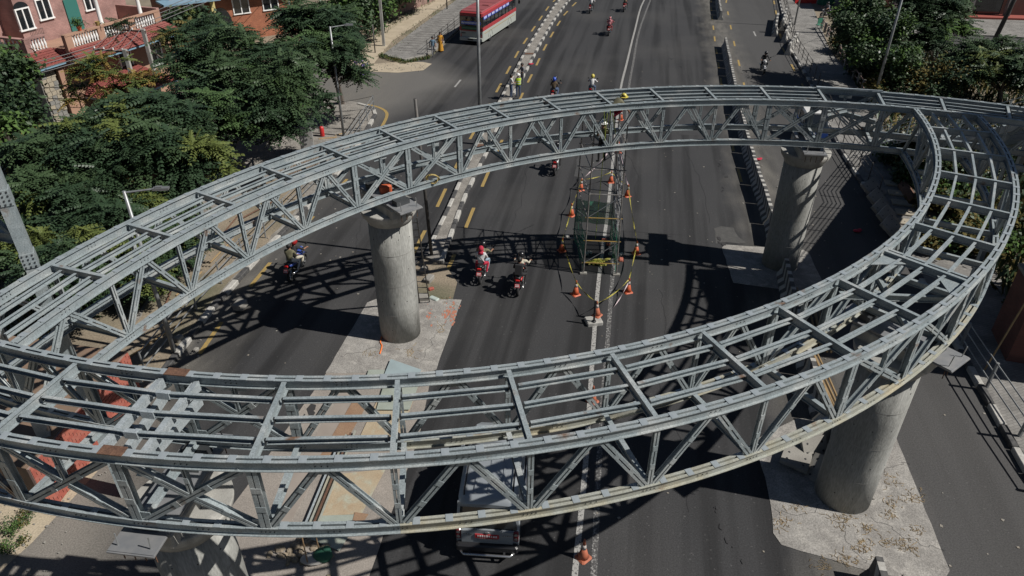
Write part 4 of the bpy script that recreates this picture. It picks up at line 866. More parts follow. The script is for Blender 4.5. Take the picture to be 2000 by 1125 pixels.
# ---- brick block at the right edge and the tall building beyond the frame that shades it
BB = thing('brick_building', 'low dark red brick building in shade at the right edge', 'building', (18.8, 21, 0), R(-16))
DKBR = brick_mat('grimy_shaded_red_brickwork', (.13, .045, .035), (.17, .06, .045), (.1, .065, .055), 1., .24, .075, .9, 'YZ', .01)  # brick colours darkened for grime and also for the shade on this wall
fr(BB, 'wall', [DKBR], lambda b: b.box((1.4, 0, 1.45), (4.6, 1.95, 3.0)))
BB.location = (18.75, 20.9, 0)
fr(BB, 'roof_slab', CONC_OLD, lambda b: b.box((1.45, 0, 2.99), (4.8, 2.1, .12)))
TB = thing('apartment_block', 'tall brick apartment block just outside the right edge, shading the road', 'building', (24.3, 20.8, 0))
fr(TB, 'wall', REDBR, lambda b: b.box((0, 0, 6.9), (7.2, 5.2, 14.0)))
for z in (1.6, 4.4, 7.2, 9.9, 12.4):
    for y in (-1.2, 1.2):
        mb = MB(); mb.box((-3.62, y, z), (.1, 1.2, 1.3)); f = mb.build('window', WHITE, TB, local=True); mb = MB(); mb.box((-3.66, y, z), (.06, 1.04, 1.14)); mb.build('pane', GLASS, f, local=True)
fr(TB, 'roof_slab', CONC_OLD, lambda b: b.box((0, 0, 13.95), (7.5, 5.5, .2)))
BP = thing('bamboo_pole', 'long bamboo pole leaning against the dark brick building', 'pole', G(1925, 735, .1))
mb = MB(); a = G(1922, 724, 0.1); b = G(2003, 590, 2.9); mb.tube([a.lerp(b, k/6) for k in range(7)], .03, 6); mb.build('cane', BAMBOO, BP)
# ---- brick block under the left end of the front span
RW = thing('brick_retaining_wall', 'sunlit red brick retaining wall under the left end of the front span', 'wall', (-13.5, 15.5, 0))
x0, y0, x1, y1 = -12.8, 13.35, -12.5, 18.4
mb = MB(); mb.prism([(x0, y0), (x1, y1), (x1-6, y1+1.2), (x0-6, y0+1.4)], -.05, 1.75); mb.build('core', mat('brown_soil_fill', (.2, .13, .09), .95, 0, (.14, .1, .07), 3.), RW)
RBR = [mat('red_brick_a', (.33, .085, .06), .85, 0, (.26, .07, .05), 9.), mat('red_brick_b', (.38, .115, .08), .85, 0, (.3, .09, .06), 9.), mat('red_brick_c', (.27, .07, .05), .85, 0, (.34, .12, .09), 9.)]
MORT = mat('grey_mortar', (.24, .17, .145), .95)
dv = Vector((x1-x0, y1-y0, 0)); L = dv.length; dv.normalize(); nv = Vector((dv.y, -dv.x, 0)); mb = MB()
a = Vector((x0, y0, 0)); mb.box((a+dv*L/2+nv*.04+Vector((0, 0, .87))), (.08, L, 1.7), math.atan2(dv.y, dv.x)-math.pi/2); mb.build('mortar_bed', MORT, RW)
k = 0; bb = MB(); BK = []
for j in range(14):
    s_ = -.12 if j % 2 else 0.
    while s_ < L-.05:
        a0, a1 = max(s_, 0)+.008, min(s_+.245, L)-.008
        if a1-a0 > .04: BK.append((a+dv*(a0+a1)/2+nv*(.085+random.uniform(-.004, .006))+Vector((0, 0, .075+j*.123)), a1-a0))
        s_ += .25
BK.sort(key=lambda t: t[0].y); bmes = []
for m_ in RBR: q_ = MB(); q_.box((0, 0, 0), (.03, .232, .104)); bmes.append(q_.mesh('brick', m_))
for i_, (p, w_) in enumerate(BK):
    if i_ < 300:
        o = bpy.data.objects.new('brick', random.choice(bmes)); link(o, RW, p-WORLD[RW.name]); o.rotation_euler = (0, 0, math.atan2(dv.y, dv.x)-math.pi/2); o.scale = (1, w_/.232, 1)
    else: bb.cur = random.randrange(3); bb.box(p, (.03, w_, .104), math.atan2(dv.y, dv.x)-math.pi/2)
if bb.v: tag(bb.build('brick', RBR, RW), kind='stuff')

# ---- approach stair on the right
ST = thing('steel_stair', 'straight steel approach stair with railed sides behind the right end of the ring', 'staircase', (21, 33, 0))
f0, f1 = Vector((22.1, 41.4, .05)), Vector((19.0, 24.9, 7.45)); du = (f1-f0); du.z = 0; Lh = du.length; du.normalize(); dr = Vector((du.y, -du.x, 0))*1 if False else Vector((-du.y, du.x, 0))*-1
if dr.x < 0: dr = -dr
NST = 42; Wst = 2.5
def stp(t): # profile with one landing in the middle
    return f0.z+(f1.z-f0.z)*(t/.46*.5 if t < .46 else (.5 if t < .55 else .5+(t-.55)/.45*.5))
for k in range(NST):
    t = (k+.5)/NST; p = f0+du*Lh*t; z = stp(t); mb = MB(); c = p+dr*Wst/2; mb.box((c.x, c.y, z), (Wst, Lh/NST+.06, .035), math.atan2(du.y, du.x)-math.pi/2); mb.box((c.x-du.x*.19, c.y-du.y*.19, z-.08), (Wst, .02, .16), math.atan2(du.y, du.x)-math.pi/2); mb.build('tread', STEEL, ST)
for s in (0, Wst):
    pts = [f0+du*Lh*t+dr*s for t in (0, .46, .55, 1)]
    for q, t in zip(pts, (0, .46, .55, 1)): q.z = stp(t)-.12
    mb = MB()
    for a, b in zip(pts[:-1], pts[1:]): mb.bar(a, b, .07, .28)
    mb.build('stair_stringer', STEEL, ST)
    for k in range(13):
        t = k/12; p = f0+du*Lh*t+dr*s; p.z = stp(t); mb = MB(); mb.bar(p, p+Vector((0, 0, 1.15)), .05, .05, (1, 0, 0)); mb.build('rail_post', STEEL, ST)
    for h_ in (.25, .48, .7, .92, 1.13):
        mb = MB(); mb.tube([Vector((q.x, q.y, q.z+.12+h_)) for q in pts], .022, 5); mb.build('rail', STEEL, ST)
for t in (.5, .96):
    for s in (.1, Wst-.1):
        p = f0+du*Lh*t+dr*s; mb = MB(); mb.bar((p.x, p.y, 0), (p.x, p.y, stp(t)-.2), .18, .18, (1, 0, 0)); mb.build('stair_column', STEEL, ST)
# ---- steel tower column at the left edge
LT = thing('steel_tower', 'tall bolted steel box column and braces rising beside the deck at the left edge', 'steel tower', (-11.3, 14.3, 0))
c0 = Vector((-11.0, 14.1, 0))
mb = MB(); mb.box(c0+Vector((0, 0, 6)), (.27, .3, 12), R(30)); mb.build('column', STEEL, LT)
for z in (7.75, 9.3, 10.2):
    mb = MB(); mb.box(c0+Vector((.0, -.0, z)), (.3, .35, .36), R(30)); mb.build('joint_plate', STEEL, LT)
mb = MB()
for z in (7.75, 9.3, 10.2):
    for sx in (-.1, 0, .1):
        for dz in (-.14, -.05, .05, .14): p = c0+Matrix.Rotation(R(30), 3, 'Z')@Vector((sx, -.185, 0)); mb.box((p.x, p.y, z+dz), (.03, .02, .03), R(30))
tag(mb.build('bolt', BOLT, LT), kind='stuff')
c1 = Vector((-13.0, 14.6, 0))
mb = MB(); mb.box(c1+Vector((0, 0, 6)), (.3, .26, 12), R(30)); mb.build('column', STEEL, LT)
ibeam(c0+Vector((-.15, 0, 8.4)), c1+Vector((.1, 0, 8.4)), .14, .24, 'tie_beam', STEEL, LT); ibeam(c0+Vector((-.15, 0, 10.4)), c1+Vector((.1, 0, 10.4)), .14, .24, 'tie_beam', STEEL, LT)
mb = MB(); mb.bar(c0+Vector((-.18, -.05, 9.2)), c0+Vector((-.9, -.2, 7.3)), .16, .12); mb.build('brace', STEEL, LT)
mb = MB(); mb.bar(c0+Vector((-.18, 0, 8.4)), c1+Vector((.1, 0, 10.2)), .1, .1); mb.build('brace', STEEL, LT)

# ---- fences
def fence(name, label, pts, step, hts, m, pr=.03, rr=.02, hgt=1.05, z0=.13, conc=False, group=None):
    P_ = resample(pts, step); t = thing(name, label, 'railing', (P_[0].x, P_[0].y, 0), 0, group)
    for i, p in enumerate(P_):
        mb = MB(); l_ = Vector((random.uniform(-.03, .03), random.uniform(-.03, .03), 0))
        if conc: mb.bbox((p.x, p.y, z0+hgt/2), (.2, .2, hgt), .02)
        else: mb.tube([(p.x, p.y, z0-.05), (p.x+l_.x, p.y+l_.y, z0+hgt)], pr, 6)
        mb.build('post', CONC_OLD if conc else m, t)
    for h_ in hts:
        mb = MB(); mb.tube([Vector((p.x, p.y, z0+h_+random.uniform(-.012, .012))) for p in P_], rr, 5); mb.build('rail', m, t)
    return t
fence('pavement_railing', 'dark pipe railing along the edge of the upper left pavement beside the bus', [Vector(p) for p in [(-7.25, 61.8, 0), (-4.6, 74.8, 0), (-1.5, 85, 0), (4.4, 105, 0)]], 2.1, (.35, .7, 1.02), DARKIRON)
fence('pavement_railing', 'grey pipe railing from the side street corner down the left pavement', [Vector(p) for p in [(-9.3, 46.9, 0), (-9.5, 43, 0), (-9.75, 38.9, 0), (-10.1, 36, 0), (-11.2, 29.8, 0), (-11.7, 27.4, 0), (-12.3, 23.2, 0), (-12.55, 19.0, 0)]], 2.0, (.35, .68, 1.), PIPE, .035, .024)
fence('pavement_railing', 'leaning pipe railing along the right pavement kerb by the striped barriers', [p+Vector((.45, 0, 0)) for p in rk[5:]], 1.9, (.35, .68, 1.), DARKIRON)
fence('garden_fence', 'pinkish rail fence on stubby concrete posts behind the right pavement', [Vector(p) for p in [(29.6, 71.5, 0), (28.2, 65, 0), (27.0, 60, 0), (25.4, 52, 0), (24.2, 47.2, 0)]], 1.7, (.35, .75), mat('pinkish_rail', (.32, .2, .17), .8, 0, (.22, .15, .13), 5.), .05, .045, .9, .13, True)
fence('pavement_railing', 'three bar pipe railing at the lower right edge with thick posts', [Vector(p) for p in [(16.9, 23.4, 0), (16.45, 21, 0), (16.05, 18.2, 0), (15.75, 15.5, 0), (15.6, 12.5, 0)]], 2.35, (.3, .66, 1.0), PIPE, .06, .026)
# ---- poles
def taper_pole(name, label, x, y, h_, r0, r1, m, lean=(0, 0), cat='pole', group=None):
    t = thing(name, label, cat, (x, y, 0), 0, group); mb = MB(); mb.smooth = True; mb.tube([(x, y, -.2), (x+lean[0], y+lean[1], h_)], r0, 10, r1); mb.build('shaft', m, t); return t
def lamp(name, label, px, py, h_, az, arm=1.3, m=PIPE, r0=.085, head=True, base=None, two=False):
    p = base or G(px, py); t = taper_pole(name, label, p.x, p.y, h_, r0, r0*.6, m, cat='street lamp')
    mb = MB(); mb.box((p.x, p.y, .03), (.34, .34, .06)); mb.build('base_plate', m, t)
    for a_ in ((az, az+180) if two else (az,)):
        d = Vector((math.cos(R(a_)), math.sin(R(a_)), .08)); q = Vector((p.x, p.y, h_-.05)); mb = MB(); mb.tube([q, q+d*arm], .032, 6); mb.build('arm', m, t)
        e = q+d*arm; mb = MB(); mb.smooth = False; dd = Vector((d.x, d.y, 0)).normalized(); mb.bar(e-dd*.08, e+dd*.4, .18, .07); mb.bar(e+Vector((0, 0, .05))+dd*.0, e+Vector((0, 0, .05))+dd*.2, .13, .05); hd = mb.build('lamp_head', mat('lamp_grey', (.16, .165, .17), .5, .3), t)
        mb = MB(); mb.bar(e+Vector((0, 0, -.045))+dd*.08, e+Vector((0, 0, -.045))+dd*.36, .13, .02); mb.build('lens', WHITE, hd)
    return t
lamp('street_lamp', 'street lamp with a single grey head, its foot at the lower left kerb', 342, 693, 6.45, 8, .95)
lamp('street_lamp', 'plain slender lamp post between the feathery trees and the side street corner', 0, 0, 6.6, 20, .9, base=Vector((-10.4, 42.2, 0)))
lamp('street_lamp', 'tall grey lamp post standing in the median, cutting across the bus', 0, 0, 10.5, 0, 1.4, r0=.12, base=Vector((-1.95, 41.2, 0)), two=True)
lamp('street_lamp', 'tall pale lamp post in front of the right hand trees', 0, 0, 9.6, 160, 1.3, base=Vector((24.3, 47.6, 0)), r0=.1)
lamp('street_lamp', 'bluish lamp post at the top right pavement near the parked motorcycle', 1551, 52, 8., 180, 1.2)
lamp('street_lamp', 'distant lamp post with twin arms above the large dark tree', 0, 0, 6.2, 10, .8, base=Vector((-17.8, 60, 0)), two=True)
taper_pole('black_post', 'dark slightly leaning steel post standing at the near end of the median', -3.56, 27.57, 7.2, .075, .065, DARKIRON, (-.25, -.1))
def util(label, x, y, h_, arm=True, m=CONC, r=.16, lean=(0, 0), az=-25):
    t = thing('utility_pole', label, 'utility pole', (x, y, 0)); mb = MB(); b = Vector((x, y, -.1)); e = Vector((x+lean[0], y+lean[1], h_)); mb.bar(b, e, r*1.3, r*1.3, (0, 1, 0)); mb.build('shaft', m, t)
    d = Vector((math.cos(R(az)), math.sin(R(az)), 0)); tips = []
    if arm:
        mb = MB(); c = e+Vector((0, 0, -.15)); mb.bar(c-d*2.2, c+d*.2, .1, .1); mb.build('cross_arm', mat('rusty_angle', (.13, .09, .07), .85), t); mb = MB(); mb.tube([c-d*1.2, e+Vector((0, 0, -.9))], .025, 5); mb.build('stay', DARKIRON, t)
        for k in range(4):
            q = c-d*(2.1-.65*k)+Vector((0, 0, .05)); mb = MB(); mb.lathe(q, [(.03, 0), (.05, .05), (.03, .1), (.045, .14)], 6); mb.build('insulator', WHITE, t); tips.append(q+Vector((0, 0, .12)))
    return t, tips
u1, t1 = util('concrete utility pole with a crossarm nearer the pink house roof', -23.6, 47.3, 5.25, az=-14)
u2, t2 = util('concrete utility pole with a crossarm nearer the ochre tree', -22.9, 43.1, 5.05, az=-14)
u3, _ = util('blotchy concrete utility pole on the grass verge beside the dirt path', -11.36, 64.5, 8.5, False, r=.17)
taper_pole('steel_post', 'thin dark steel post left of the blotchy utility pole', -11.75, 62.2, 2.35, .05, .05, DARKIRON)
taper_pole('steel_post', 'short dark post standing on the verge higher up the path', -7.0, 79.5, 2.6, .07, .06, DARKIRON)
taper_pole('steel_post', 'thin grey post beside the far paved footway', -3.6, 82.5, 3.2, .05, .04, PIPE)
taper_pole('utility_pole', 'leaning black utility pole beyond the pink fence', 29.6, 69.6, 8.5, .2, .16, DARKIRON, (1.6, -1.), 'utility pole')
taper_pole('utility_pole', 'dark leaning utility pole at the top right in the lane', 42.4, 65.3, 8.5, .2, .15, DARKIRON, (1.2, 0), 'utility pole')
taper_pole('utility_pole', 'slim grey pole in front of the maroon shop', 40.6, 73.0, 7., .09, .07, PIPE, (-.3, 0), 'utility pole')
def cable(name, label, a, b, sag, r=.018, group='overhead wires', m=WIRE):
    a, b = Vector(a), Vector(b); mb = MB(); mb.tube([a.lerp(b, k/10)-Vector((0, 0, sag*4*(k/10)*(1-k/10))) for k in range(11)], r, 4); return tag(mb.build(name, m), label, 'cable', group)
GW = mat('grey_cable', (.12, .12, .12), .7)
for k in range(4):
    cable('overhead_wire', ['topmost', 'second', 'third', 'lowest'][k]+' grey wire running left from the two crossarmed poles', t2[k], (-36-.3*k, 30-.8*k, 5.4-.3*k), .5, .022, m=GW)
    cable('overhead_wire', ['uppermost', 'upper middle', 'lower middle', 'bottom'][k]+' wire between the two crossarmed poles', t1[k], t2[k], .1, .022, m=GW)
    cable('overhead_wire', ['leftmost', 'left middle', 'right middle', 'rightmost'][k]+' wire rising from the rear pole past the pink balcony', t1[k], (-19+.5*k, 78, 7.2-.1*k), .3, .022, m=GW)
for k, (a, b) in enumerate((((38, 74, 4.5), (27, 60, 6.)), ((40, 73, 5.5), (50, 60, 5.5)), ((42, 65, 7.5), (29.8, 69.5, 7.)), ((45, 74, 4.2), (42.6, 65, 5.6)))):
    cable('overhead_wire', ['slanting wire across the right hand trees', 'wire sagging over the dark lane', 'wire joining the two dark leaning poles', 'wire from the maroon shop to the lane pole'][k], a, b, .4, .02, m=WIRE)
# ================================================================== PEOPLE
SKIN = mat('brown_skin', (.24, .125, .08), .6)
HAIR = mat('black_hair', (.012, .011, .011), .6)
def cloth(name, c, c2=None): return mat(name, c, .85, 0, c2 or tuple(k*.75 for k in c), 8., .6, .12, 40.)
POSES = {
 'stand': dict(pel=(0, 0, .9), bel=(0, 0, 1.04), che=(0, .01, 1.22), nek=(0, .0, 1.40), hd=(0, .02, 1.53), top=(0, .015, 1.6),
   sl=(-.17, 0, 1.34), el=(-.23, -.03, 1.08), wl=(-.2, .1, .88), sr=(.17, 0, 1.34), er=(.23, -.03, 1.08), wr=(.2, .1, .88),
   hl=(-.085, 0, .85), kl=(-.1, .02, .47), al=(-.11, -.02, .085), tl=(-.13, .13, .04), hr=(.085, 0, .85), kr=(.1, .02, .47), ar=(.11, -.02, .085), tr=(.13, .13, .04)),
 'walk': dict(pel=(0, 0, .88), bel=(0, .01, 1.03), che=(0, .03, 1.21), nek=(0, .03, 1.39), hd=(0, .06, 1.52), top=(0, .06, 1.59),
   sl=(-.17, .02, 1.33), el=(-.23, .1, 1.09), wl=(-.2, .28, .94), sr=(.17, .03, 1.33), er=(.22, -.12, 1.08), wr=(.22, -.1, .84),
   hl=(-.085, 0, .83), kl=(-.1, -.06, .46), al=(-.1, -.27, .12), tl=(-.1, -.13, .04), hr=(.085, 0, .83), kr=(.1, .17, .47), ar=(.1, .2, .085), tr=(.11, .35, .05)),
 'talk': dict(pel=(0, 0, .9), bel=(0, 0, 1.04), che=(0, .01, 1.22), nek=(0, .01, 1.40), hd=(0, .04, 1.53), top=(0, .04, 1.6),
   sl=(-.17, 0, 1.34), el=(-.24, .04, 1.1), wl=(-.1, .24, 1.05), sr=(.17, 0, 1.34), er=(.26, .06, 1.12), wr=(.12, .3, 1.1),
   hl=(-.09, 0, .85), kl=(-.12, .02, .47), al=(-.13, -.02, .085), tl=(-.16, .13, .04), hr=(.09, 0, .85), kr=(.11, .02, .47), ar=(.13, -.03, .085), tr=(.16, .12, .04)),
 'ride': dict(pel=(0, -.18, .86), bel=(0, -.13, 1.0), che=(0, -.03, 1.17), nek=(0, .04, 1.33), hd=(0, .1, 1.46), top=(0, .11, 1.53),
   sl=(-.18, .03, 1.27), el=(-.29, .2, 1.06), wl=(-.32, .45, 1.04), sr=(.18, .03, 1.27), er=(.29, .2, 1.06), wr=(.32, .45, 1.04),
   hl=(-.1, -.14, .83), kl=(-.22, .24, .72), al=(-.2, .02, .35), tl=(-.21, .17, .3), hr=(.1, -.14, .83), kr=(.22, .24, .72), ar=(.2, .02, .35), tr=(.21, .17, .3)),
 'pill': dict(pel=(0, -.52, .9), bel=(0, -.5, 1.04), che=(0, -.45, 1.22), nek=(0, -.42, 1.39), hd=(0, -.38, 1.52), top=(0, -.38, 1.59),
   sl=(-.17, -.43, 1.33), el=(-.24, -.34, 1.1), wl=(-.19, -.12, 1.0), sr=(.17, -.43, 1.33), er=(.24, -.34, 1.1), wr=(.19, -.12, 1.0),
   hl=(-.1, -.48, .87), kl=(-.25, -.14, .76), al=(-.21, -.38, .42), tl=(-.22, -.24, .37), hr=(.1, -.48, .87), kr=(.25, -.14, .76), ar=(.21, -.38, .42), tr=(.22, -.24, .37)),
 'crouch': dict(pel=(0, 0, .32), bel=(0, .06, .46), che=(0, .2, .6), nek=(0, .34, .68), hd=(0, .46, .72), top=(0, .51, .76),
   sl=(-.17, .28, .64), el=(-.26, .45, .42), wl=(-.18, .62, .24), sr=(.17, .28, .64), er=(.26, .45, .42), wr=(.18, .62, .24),
   hl=(-.1, .02, .3), kl=(-.2, .34, .46), al=(-.18, .1, .1), tl=(-.2, .26, .04), hr=(.1, .02, .3), kr=(.2, .3, .3), ar=(.18, -.12, .1), tr=(.19, .03, .04)),
}
RAD = dict(pel=(.15, .11), bel=(.135, .1), che=(.16, .115), nek=.052, hd=.092, top=.07, sl=.066, sr=.066, el=.044, er=.044, wl=.03, wr=.03, hl=.092, hr=.092, kl=.06, kr=.06, al=.04, ar=.04, tl=.036, tr=.036)
BONES = [('pel', 'bel'), ('bel', 'che'), ('che', 'nek'), ('nek', 'hd'), ('hd', 'top'), ('che', 'sl'), ('sl', 'el'), ('el', 'wl'), ('che', 'sr'), ('sr', 'er'), ('er', 'wr'), ('pel', 'hl'), ('hl', 'kl'), ('kl', 'al'), ('al', 'tl'), ('pel', 'hr'), ('hr', 'kr'), ('kr', 'ar'), ('ar', 'tr')]
BODY = {}
def body_mesh(pose, slim=1.):
    """one continuous skinned body; material slots 0 skin, 1 top, 2 trousers, 3 shoes, 4 eyes, by the nearest bone"""
    if (pose, slim) in BODY: return BODY[(pose, slim)]
    J = {k: Vector(v) for k, v in POSES[pose].items()}; keys = list(J)
    me = bpy.data.meshes.new('b'); me.from_pydata([J[k] for k in keys], [(keys.index(a), keys.index(b)) for a, b in BONES], [])
    ob = bpy.data.objects.new('b', me); COL.objects.link(ob); md_ = ob.modifiers.new('s', 'SKIN'); sv = me.skin_vertices[0].data
    for i, k in enumerate(keys):
        r = RAD[k]; sv[i].radius = tuple(q*slim for q in r) if isinstance(r, tuple) else (r*(slim if k not in ('hd', 'top', 'nek') else 1),)*2; sv[i].use_root = (k == 'pel')
    sb = ob.modifiers.new('u', 'SUBSURF'); sb.levels = 1; sb.render_levels = 1
    dg = bpy.context.evaluated_depsgraph_get(); out = bpy.data.meshes.new_from_object(ob.evaluated_get(dg)); bpy.data.objects.remove(ob)
    def seg(p, a, b):
        d = b-a; t = max(0, min(1, (p-a).dot(d)/d.length_squared)); return (p-a-d*t).length
    cls = {('nek', 'hd'): 0, ('hd', 'top'): 0, ('el', 'wl'): 0, ('er', 'wr'): 0, ('al', 'tl'): 3, ('ar', 'tr'): 3, ('hl', 'kl'): 2, ('hr', 'kr'): 2, ('kl', 'al'): 2, ('kr', 'ar'): 2, ('pel', 'hl'): 2, ('pel', 'hr'): 2}
    bm = bmesh.new(); bm.from_mesh(out)
    for f in bm.faces:
        p = f.calc_center_median(); b = min(BONES, key=lambda e: seg(p, J[e[0]], J[e[1]])); f.material_index = cls.get(b, 1); f.smooth = True
        if b[0] in 'el er' and b[1] in 'wl wr': f.material_index = 0 if (p-J[b[0]]).length > .05 else 1
    def part(mb, mi):
        vs = [bm.verts.new(v) for v in mb.v]
        for f in mb.f:
            try: ff = bm.faces.new([vs[i] for i in f]); ff.material_index = mi; ff.smooth = True
            except ValueError: pass
    up = (J['top']-J['nek']).normalized(); fw = Vector((0, 1, 0)); fw = (fw-up*fw.dot(up)).normalized(); sd = fw.cross(up); hc = J['hd']
    mb = MB(); mb.loft([[hc+fw*.085+sd*s+up*z for s, z in ((-.012, .03), (.012, .03), (.02, -.02), (-.02, -.02))], [hc+fw*.118+sd*s+up*z for s, z in ((-.006, .0), (.006, .0), (.012, -.018), (-.012, -.018))]]); part(mb, 0)
    for s in (-1, 1):
        mb = MB(); mb.ell(hc+fw*.084+sd*.034*s+up*.03, (.013, .013, .009), 6, 4); part(mb, 4)
        mb = MB(); mb.ell(hc+sd*.094*s+up*.0, (.02, .03, .036), 6, 4); part(mb, 0)
    mb = MB(); mb.bar(hc+fw*.09-sd*.026-up*.045, hc+fw*.09+sd*.026-up*.045, .01, .01); part(mb, 5)
    for w_, e in (('wl', 'el'), ('wr', 'er')):                      # palm, four fingers, thumb
        d = (J[w_]-J[e]).normalized(); s = -1 if w_ == 'wl' else 1; x = d.cross(Vector((0, 0, 1))); x = x.normalized() if x.length > .1 else Vector((1, 0, 0)); n_ = x.cross(d); p = J[w_]
        mb = MB(); mb.loft([[p-d*.02+x*a+n_*b for a, b in ((-.026, -.016), (.026, -.016), (.026, .016), (-.026, .016))], [p+d*.085+x*a+n_*b for a, b in ((-.04, -.012), (.04, -.012), (.04, .012), (-.04, .012))]]); part(mb, 0)
        for k, L_ in enumerate((.06, .072, .068, .052)):
            b = p+d*.08+x*(-.03+.02*k); mb = MB(); mb.tube([b, b+d*L_*.5-n_*.006, b+d*L_*.8-n_*.03, b+d*L_*.8-n_*.05], [.0095, .009, .008, .006], 5); part(mb, 0)
        b = p+d*.03+x*.03*s; mb = MB(); mb.tube([b, b+x*s*.025+d*.025-n_*.01, b+x*s*.028+d*.055-n_*.025], [.011, .0095, .007], 5); part(mb, 0)
    bm.to_mesh(out); bm.free(); out.update(); BODY[(pose, slim)] = (out, J, up, fw, sd); return BODY[(pose, slim)]
EYE = mat('dark_eye', (.01, .008, .007), .3); LIP = mat('lips', (.2, .07, .06), .5)
def person(label, pose, loc, rz, top, leg, shoe=None, head='hair', headm=None, group=None, sc=1., slim=1., extra=None, sleeve=False):
    me0, J, up, fw, sd = body_mesh(pose, slim); t = thing('person', label, 'person', loc, rz, group); t.scale = (sc,)*3
    me = me0.copy(); me.name = 'body'; mi0 = np.zeros(len(me.polygons), np.int32); me.polygons.foreach_get('material_index', mi0); me.materials.clear()
    for m in (SKIN, top, leg, shoe or BLACKPL, EYE, LIP): me.materials.append(m)
    me.polygons.foreach_set('material_index', mi0)
    if sleeve:
        mi = np.zeros(len(me.polygons), np.int32); me.polygons.foreach_get('material_index', mi); ct = np.zeros(len(me.polygons)*3); me.polygons.foreach_get('center', ct); ct = ct.reshape(-1, 3)
        for w_, e in (('wl', 'el'), ('wr', 'er')):
            a, b = np.array(J[e]), np.array(J[w_]); d = b-a; tt = ((ct-a)@d)/(d@d); dist = np.linalg.norm(ct-a-np.clip(tt, 0, 1)[:, None]*d, axis=1); mi[(dist < .06) & (tt < .92) & (mi == 0)] = 1
        me.polygons.foreach_set('material_index', mi)
    link(bpy.data.objects.new('body', me), t)
    hc = J['hd']; M3 = Matrix((sd, fw, up)).transposed()
    def cap(name, m, r, lo, y=-.012, z=.02, n=12):
        mb = MB(); mb.smooth = True; rings = []
        for k in range(6):
            a = lo+(math.pi/2-lo)*k/5; cr = max(math.cos(a), .02); rings.append([hc+M3@Vector((r[0]*cr*math.cos(2*math.pi*i/n), y+r[1]*cr*math.sin(2*math.pi*i/n), z+r[2]*math.sin(a)+(.05*math.sin(2*math.pi*i/n) if k == 0 else 0))) for i in range(n)])
        mb.loft(rings, True, True); return mb.build(name, m, t, local=True)
    if head == 'hair': cap('hair', headm or HAIR, (.103, .112, .115), -.35, -.02)
    elif head == 'scarf':
        cap('headscarf', headm, (.115, .125, .125), -1.2, -.018, .01); mb = MB(); mb.smooth = True; mb.lathe(hc-up*.12, [(.075, .06), (.11, 0), (.16, -.08)], 12); mb.build('scarf_drape', headm, t, local=True)
    elif head == 'helmet':
        h_ = cap('helmet', headm, (.138, .155, .15), -.9, -.01, .02); mb = MB(); mb.smooth = True
        mb.loft([[hc+M3@Vector((.142*math.sin(a), -.01+.16*math.cos(a), z)) for a in (-1.0, -.6, -.2, .2, .6, 1.0)] for z in (-.02, .07)], False, False, False); mb.build('visor', GLASS, h_, local=True)
    elif head == 'hardhat':
        h_ = cap('hard_hat', headm, (.125, .14, .125), .0, -.005, .04); mb = MB(); mb.lathe(hc+up*.045, [(.12, 0), (.165, -.008), (.165, .004), (.12, .012)], 14); mb.build('brim', headm, h_, local=True)
    if extra: extra(t, J)
    return t
def vest(m, strip):
    def f(t, J):
        mb = MB(); mb.smooth = True; rings = []
        for z, rx, ry in ((.0, .185, .145), (.2, .19, .15), (.38, .205, .155), (.46, .16, .12)):
            c = Vector((0, .005, J['pel'].z+.02+z)); rings.append([c+Vector((rx*math.cos(a), ry*math.sin(a), 0)) for a in [2*math.pi*k/14 for k in range(14)]])
        mb.loft(rings, False, False); v = mb.build('vest', m, t, local=True)
        mb = MB()
        for z in (.1, .24):
            c = Vector((0, .005, J['pel'].z+z)); mb.loft([[c+Vector((.195*math.cos(a), .156*math.sin(a), dz)) for a in [2*math.pi*k/14 for k in range(14)]] for dz in (0, .045)], False, False)
        mb.build('reflective_strip', strip, v, local=True)
    return f
def backpack(m):
    def f(t, J):
        d = (J['nek']-J['bel']).normalized(); b = J['che']-Vector((0, .2, 0)); mb = MB(); mb.bar(b-d*.2, b+d*.2, .28, .16, (0, 1, 0)); mb.build('backpack', m, t, local=True)
    return f
def skirt(m, top_z=.92, r0=.15, r1=.24):
    def f(t, J):
        mb = MB(); mb.smooth = True; rings = []
        for k in range(6):
            z = top_z-(top_z-.1)*k/5; r = r0+(r1-r0)*k/5; rings.append([Vector((r*math.cos(a)*(1+.07*math.sin(a*5)), .0+.02*k/5+r*.8*math.sin(a)*(1+.07*math.sin(a*5)), z)) for a in [2*math.pi*i/20 for i in range(20)]])
        mb.loft(rings, False, False); mb.build('long_skirt', m, t, local=True)
        mb = MB(); mb.smooth = True; mb.tube([J['sl']+Vector((0, .08, .03)), J['che']+Vector((.06, .15, -.02)), J['bel']+Vector((.14, .13, 0)), J['pel']+Vector((.2, .05, -.15))], .06, 7, .09); mb.build('shawl', m, t, local=True)
    return f
def strap(m):
    def f(t, J):
        a, b = J['sl']+Vector((.03, -.09, .05)), J['pel']+Vector((.17, -.05, .06)); c = J['che']+Vector((-.02, -.135, 0)); mb = MB(); mb.tube([a, c, b], .014, 5); mb.build('bag_strap', m, t, local=True)
    return f
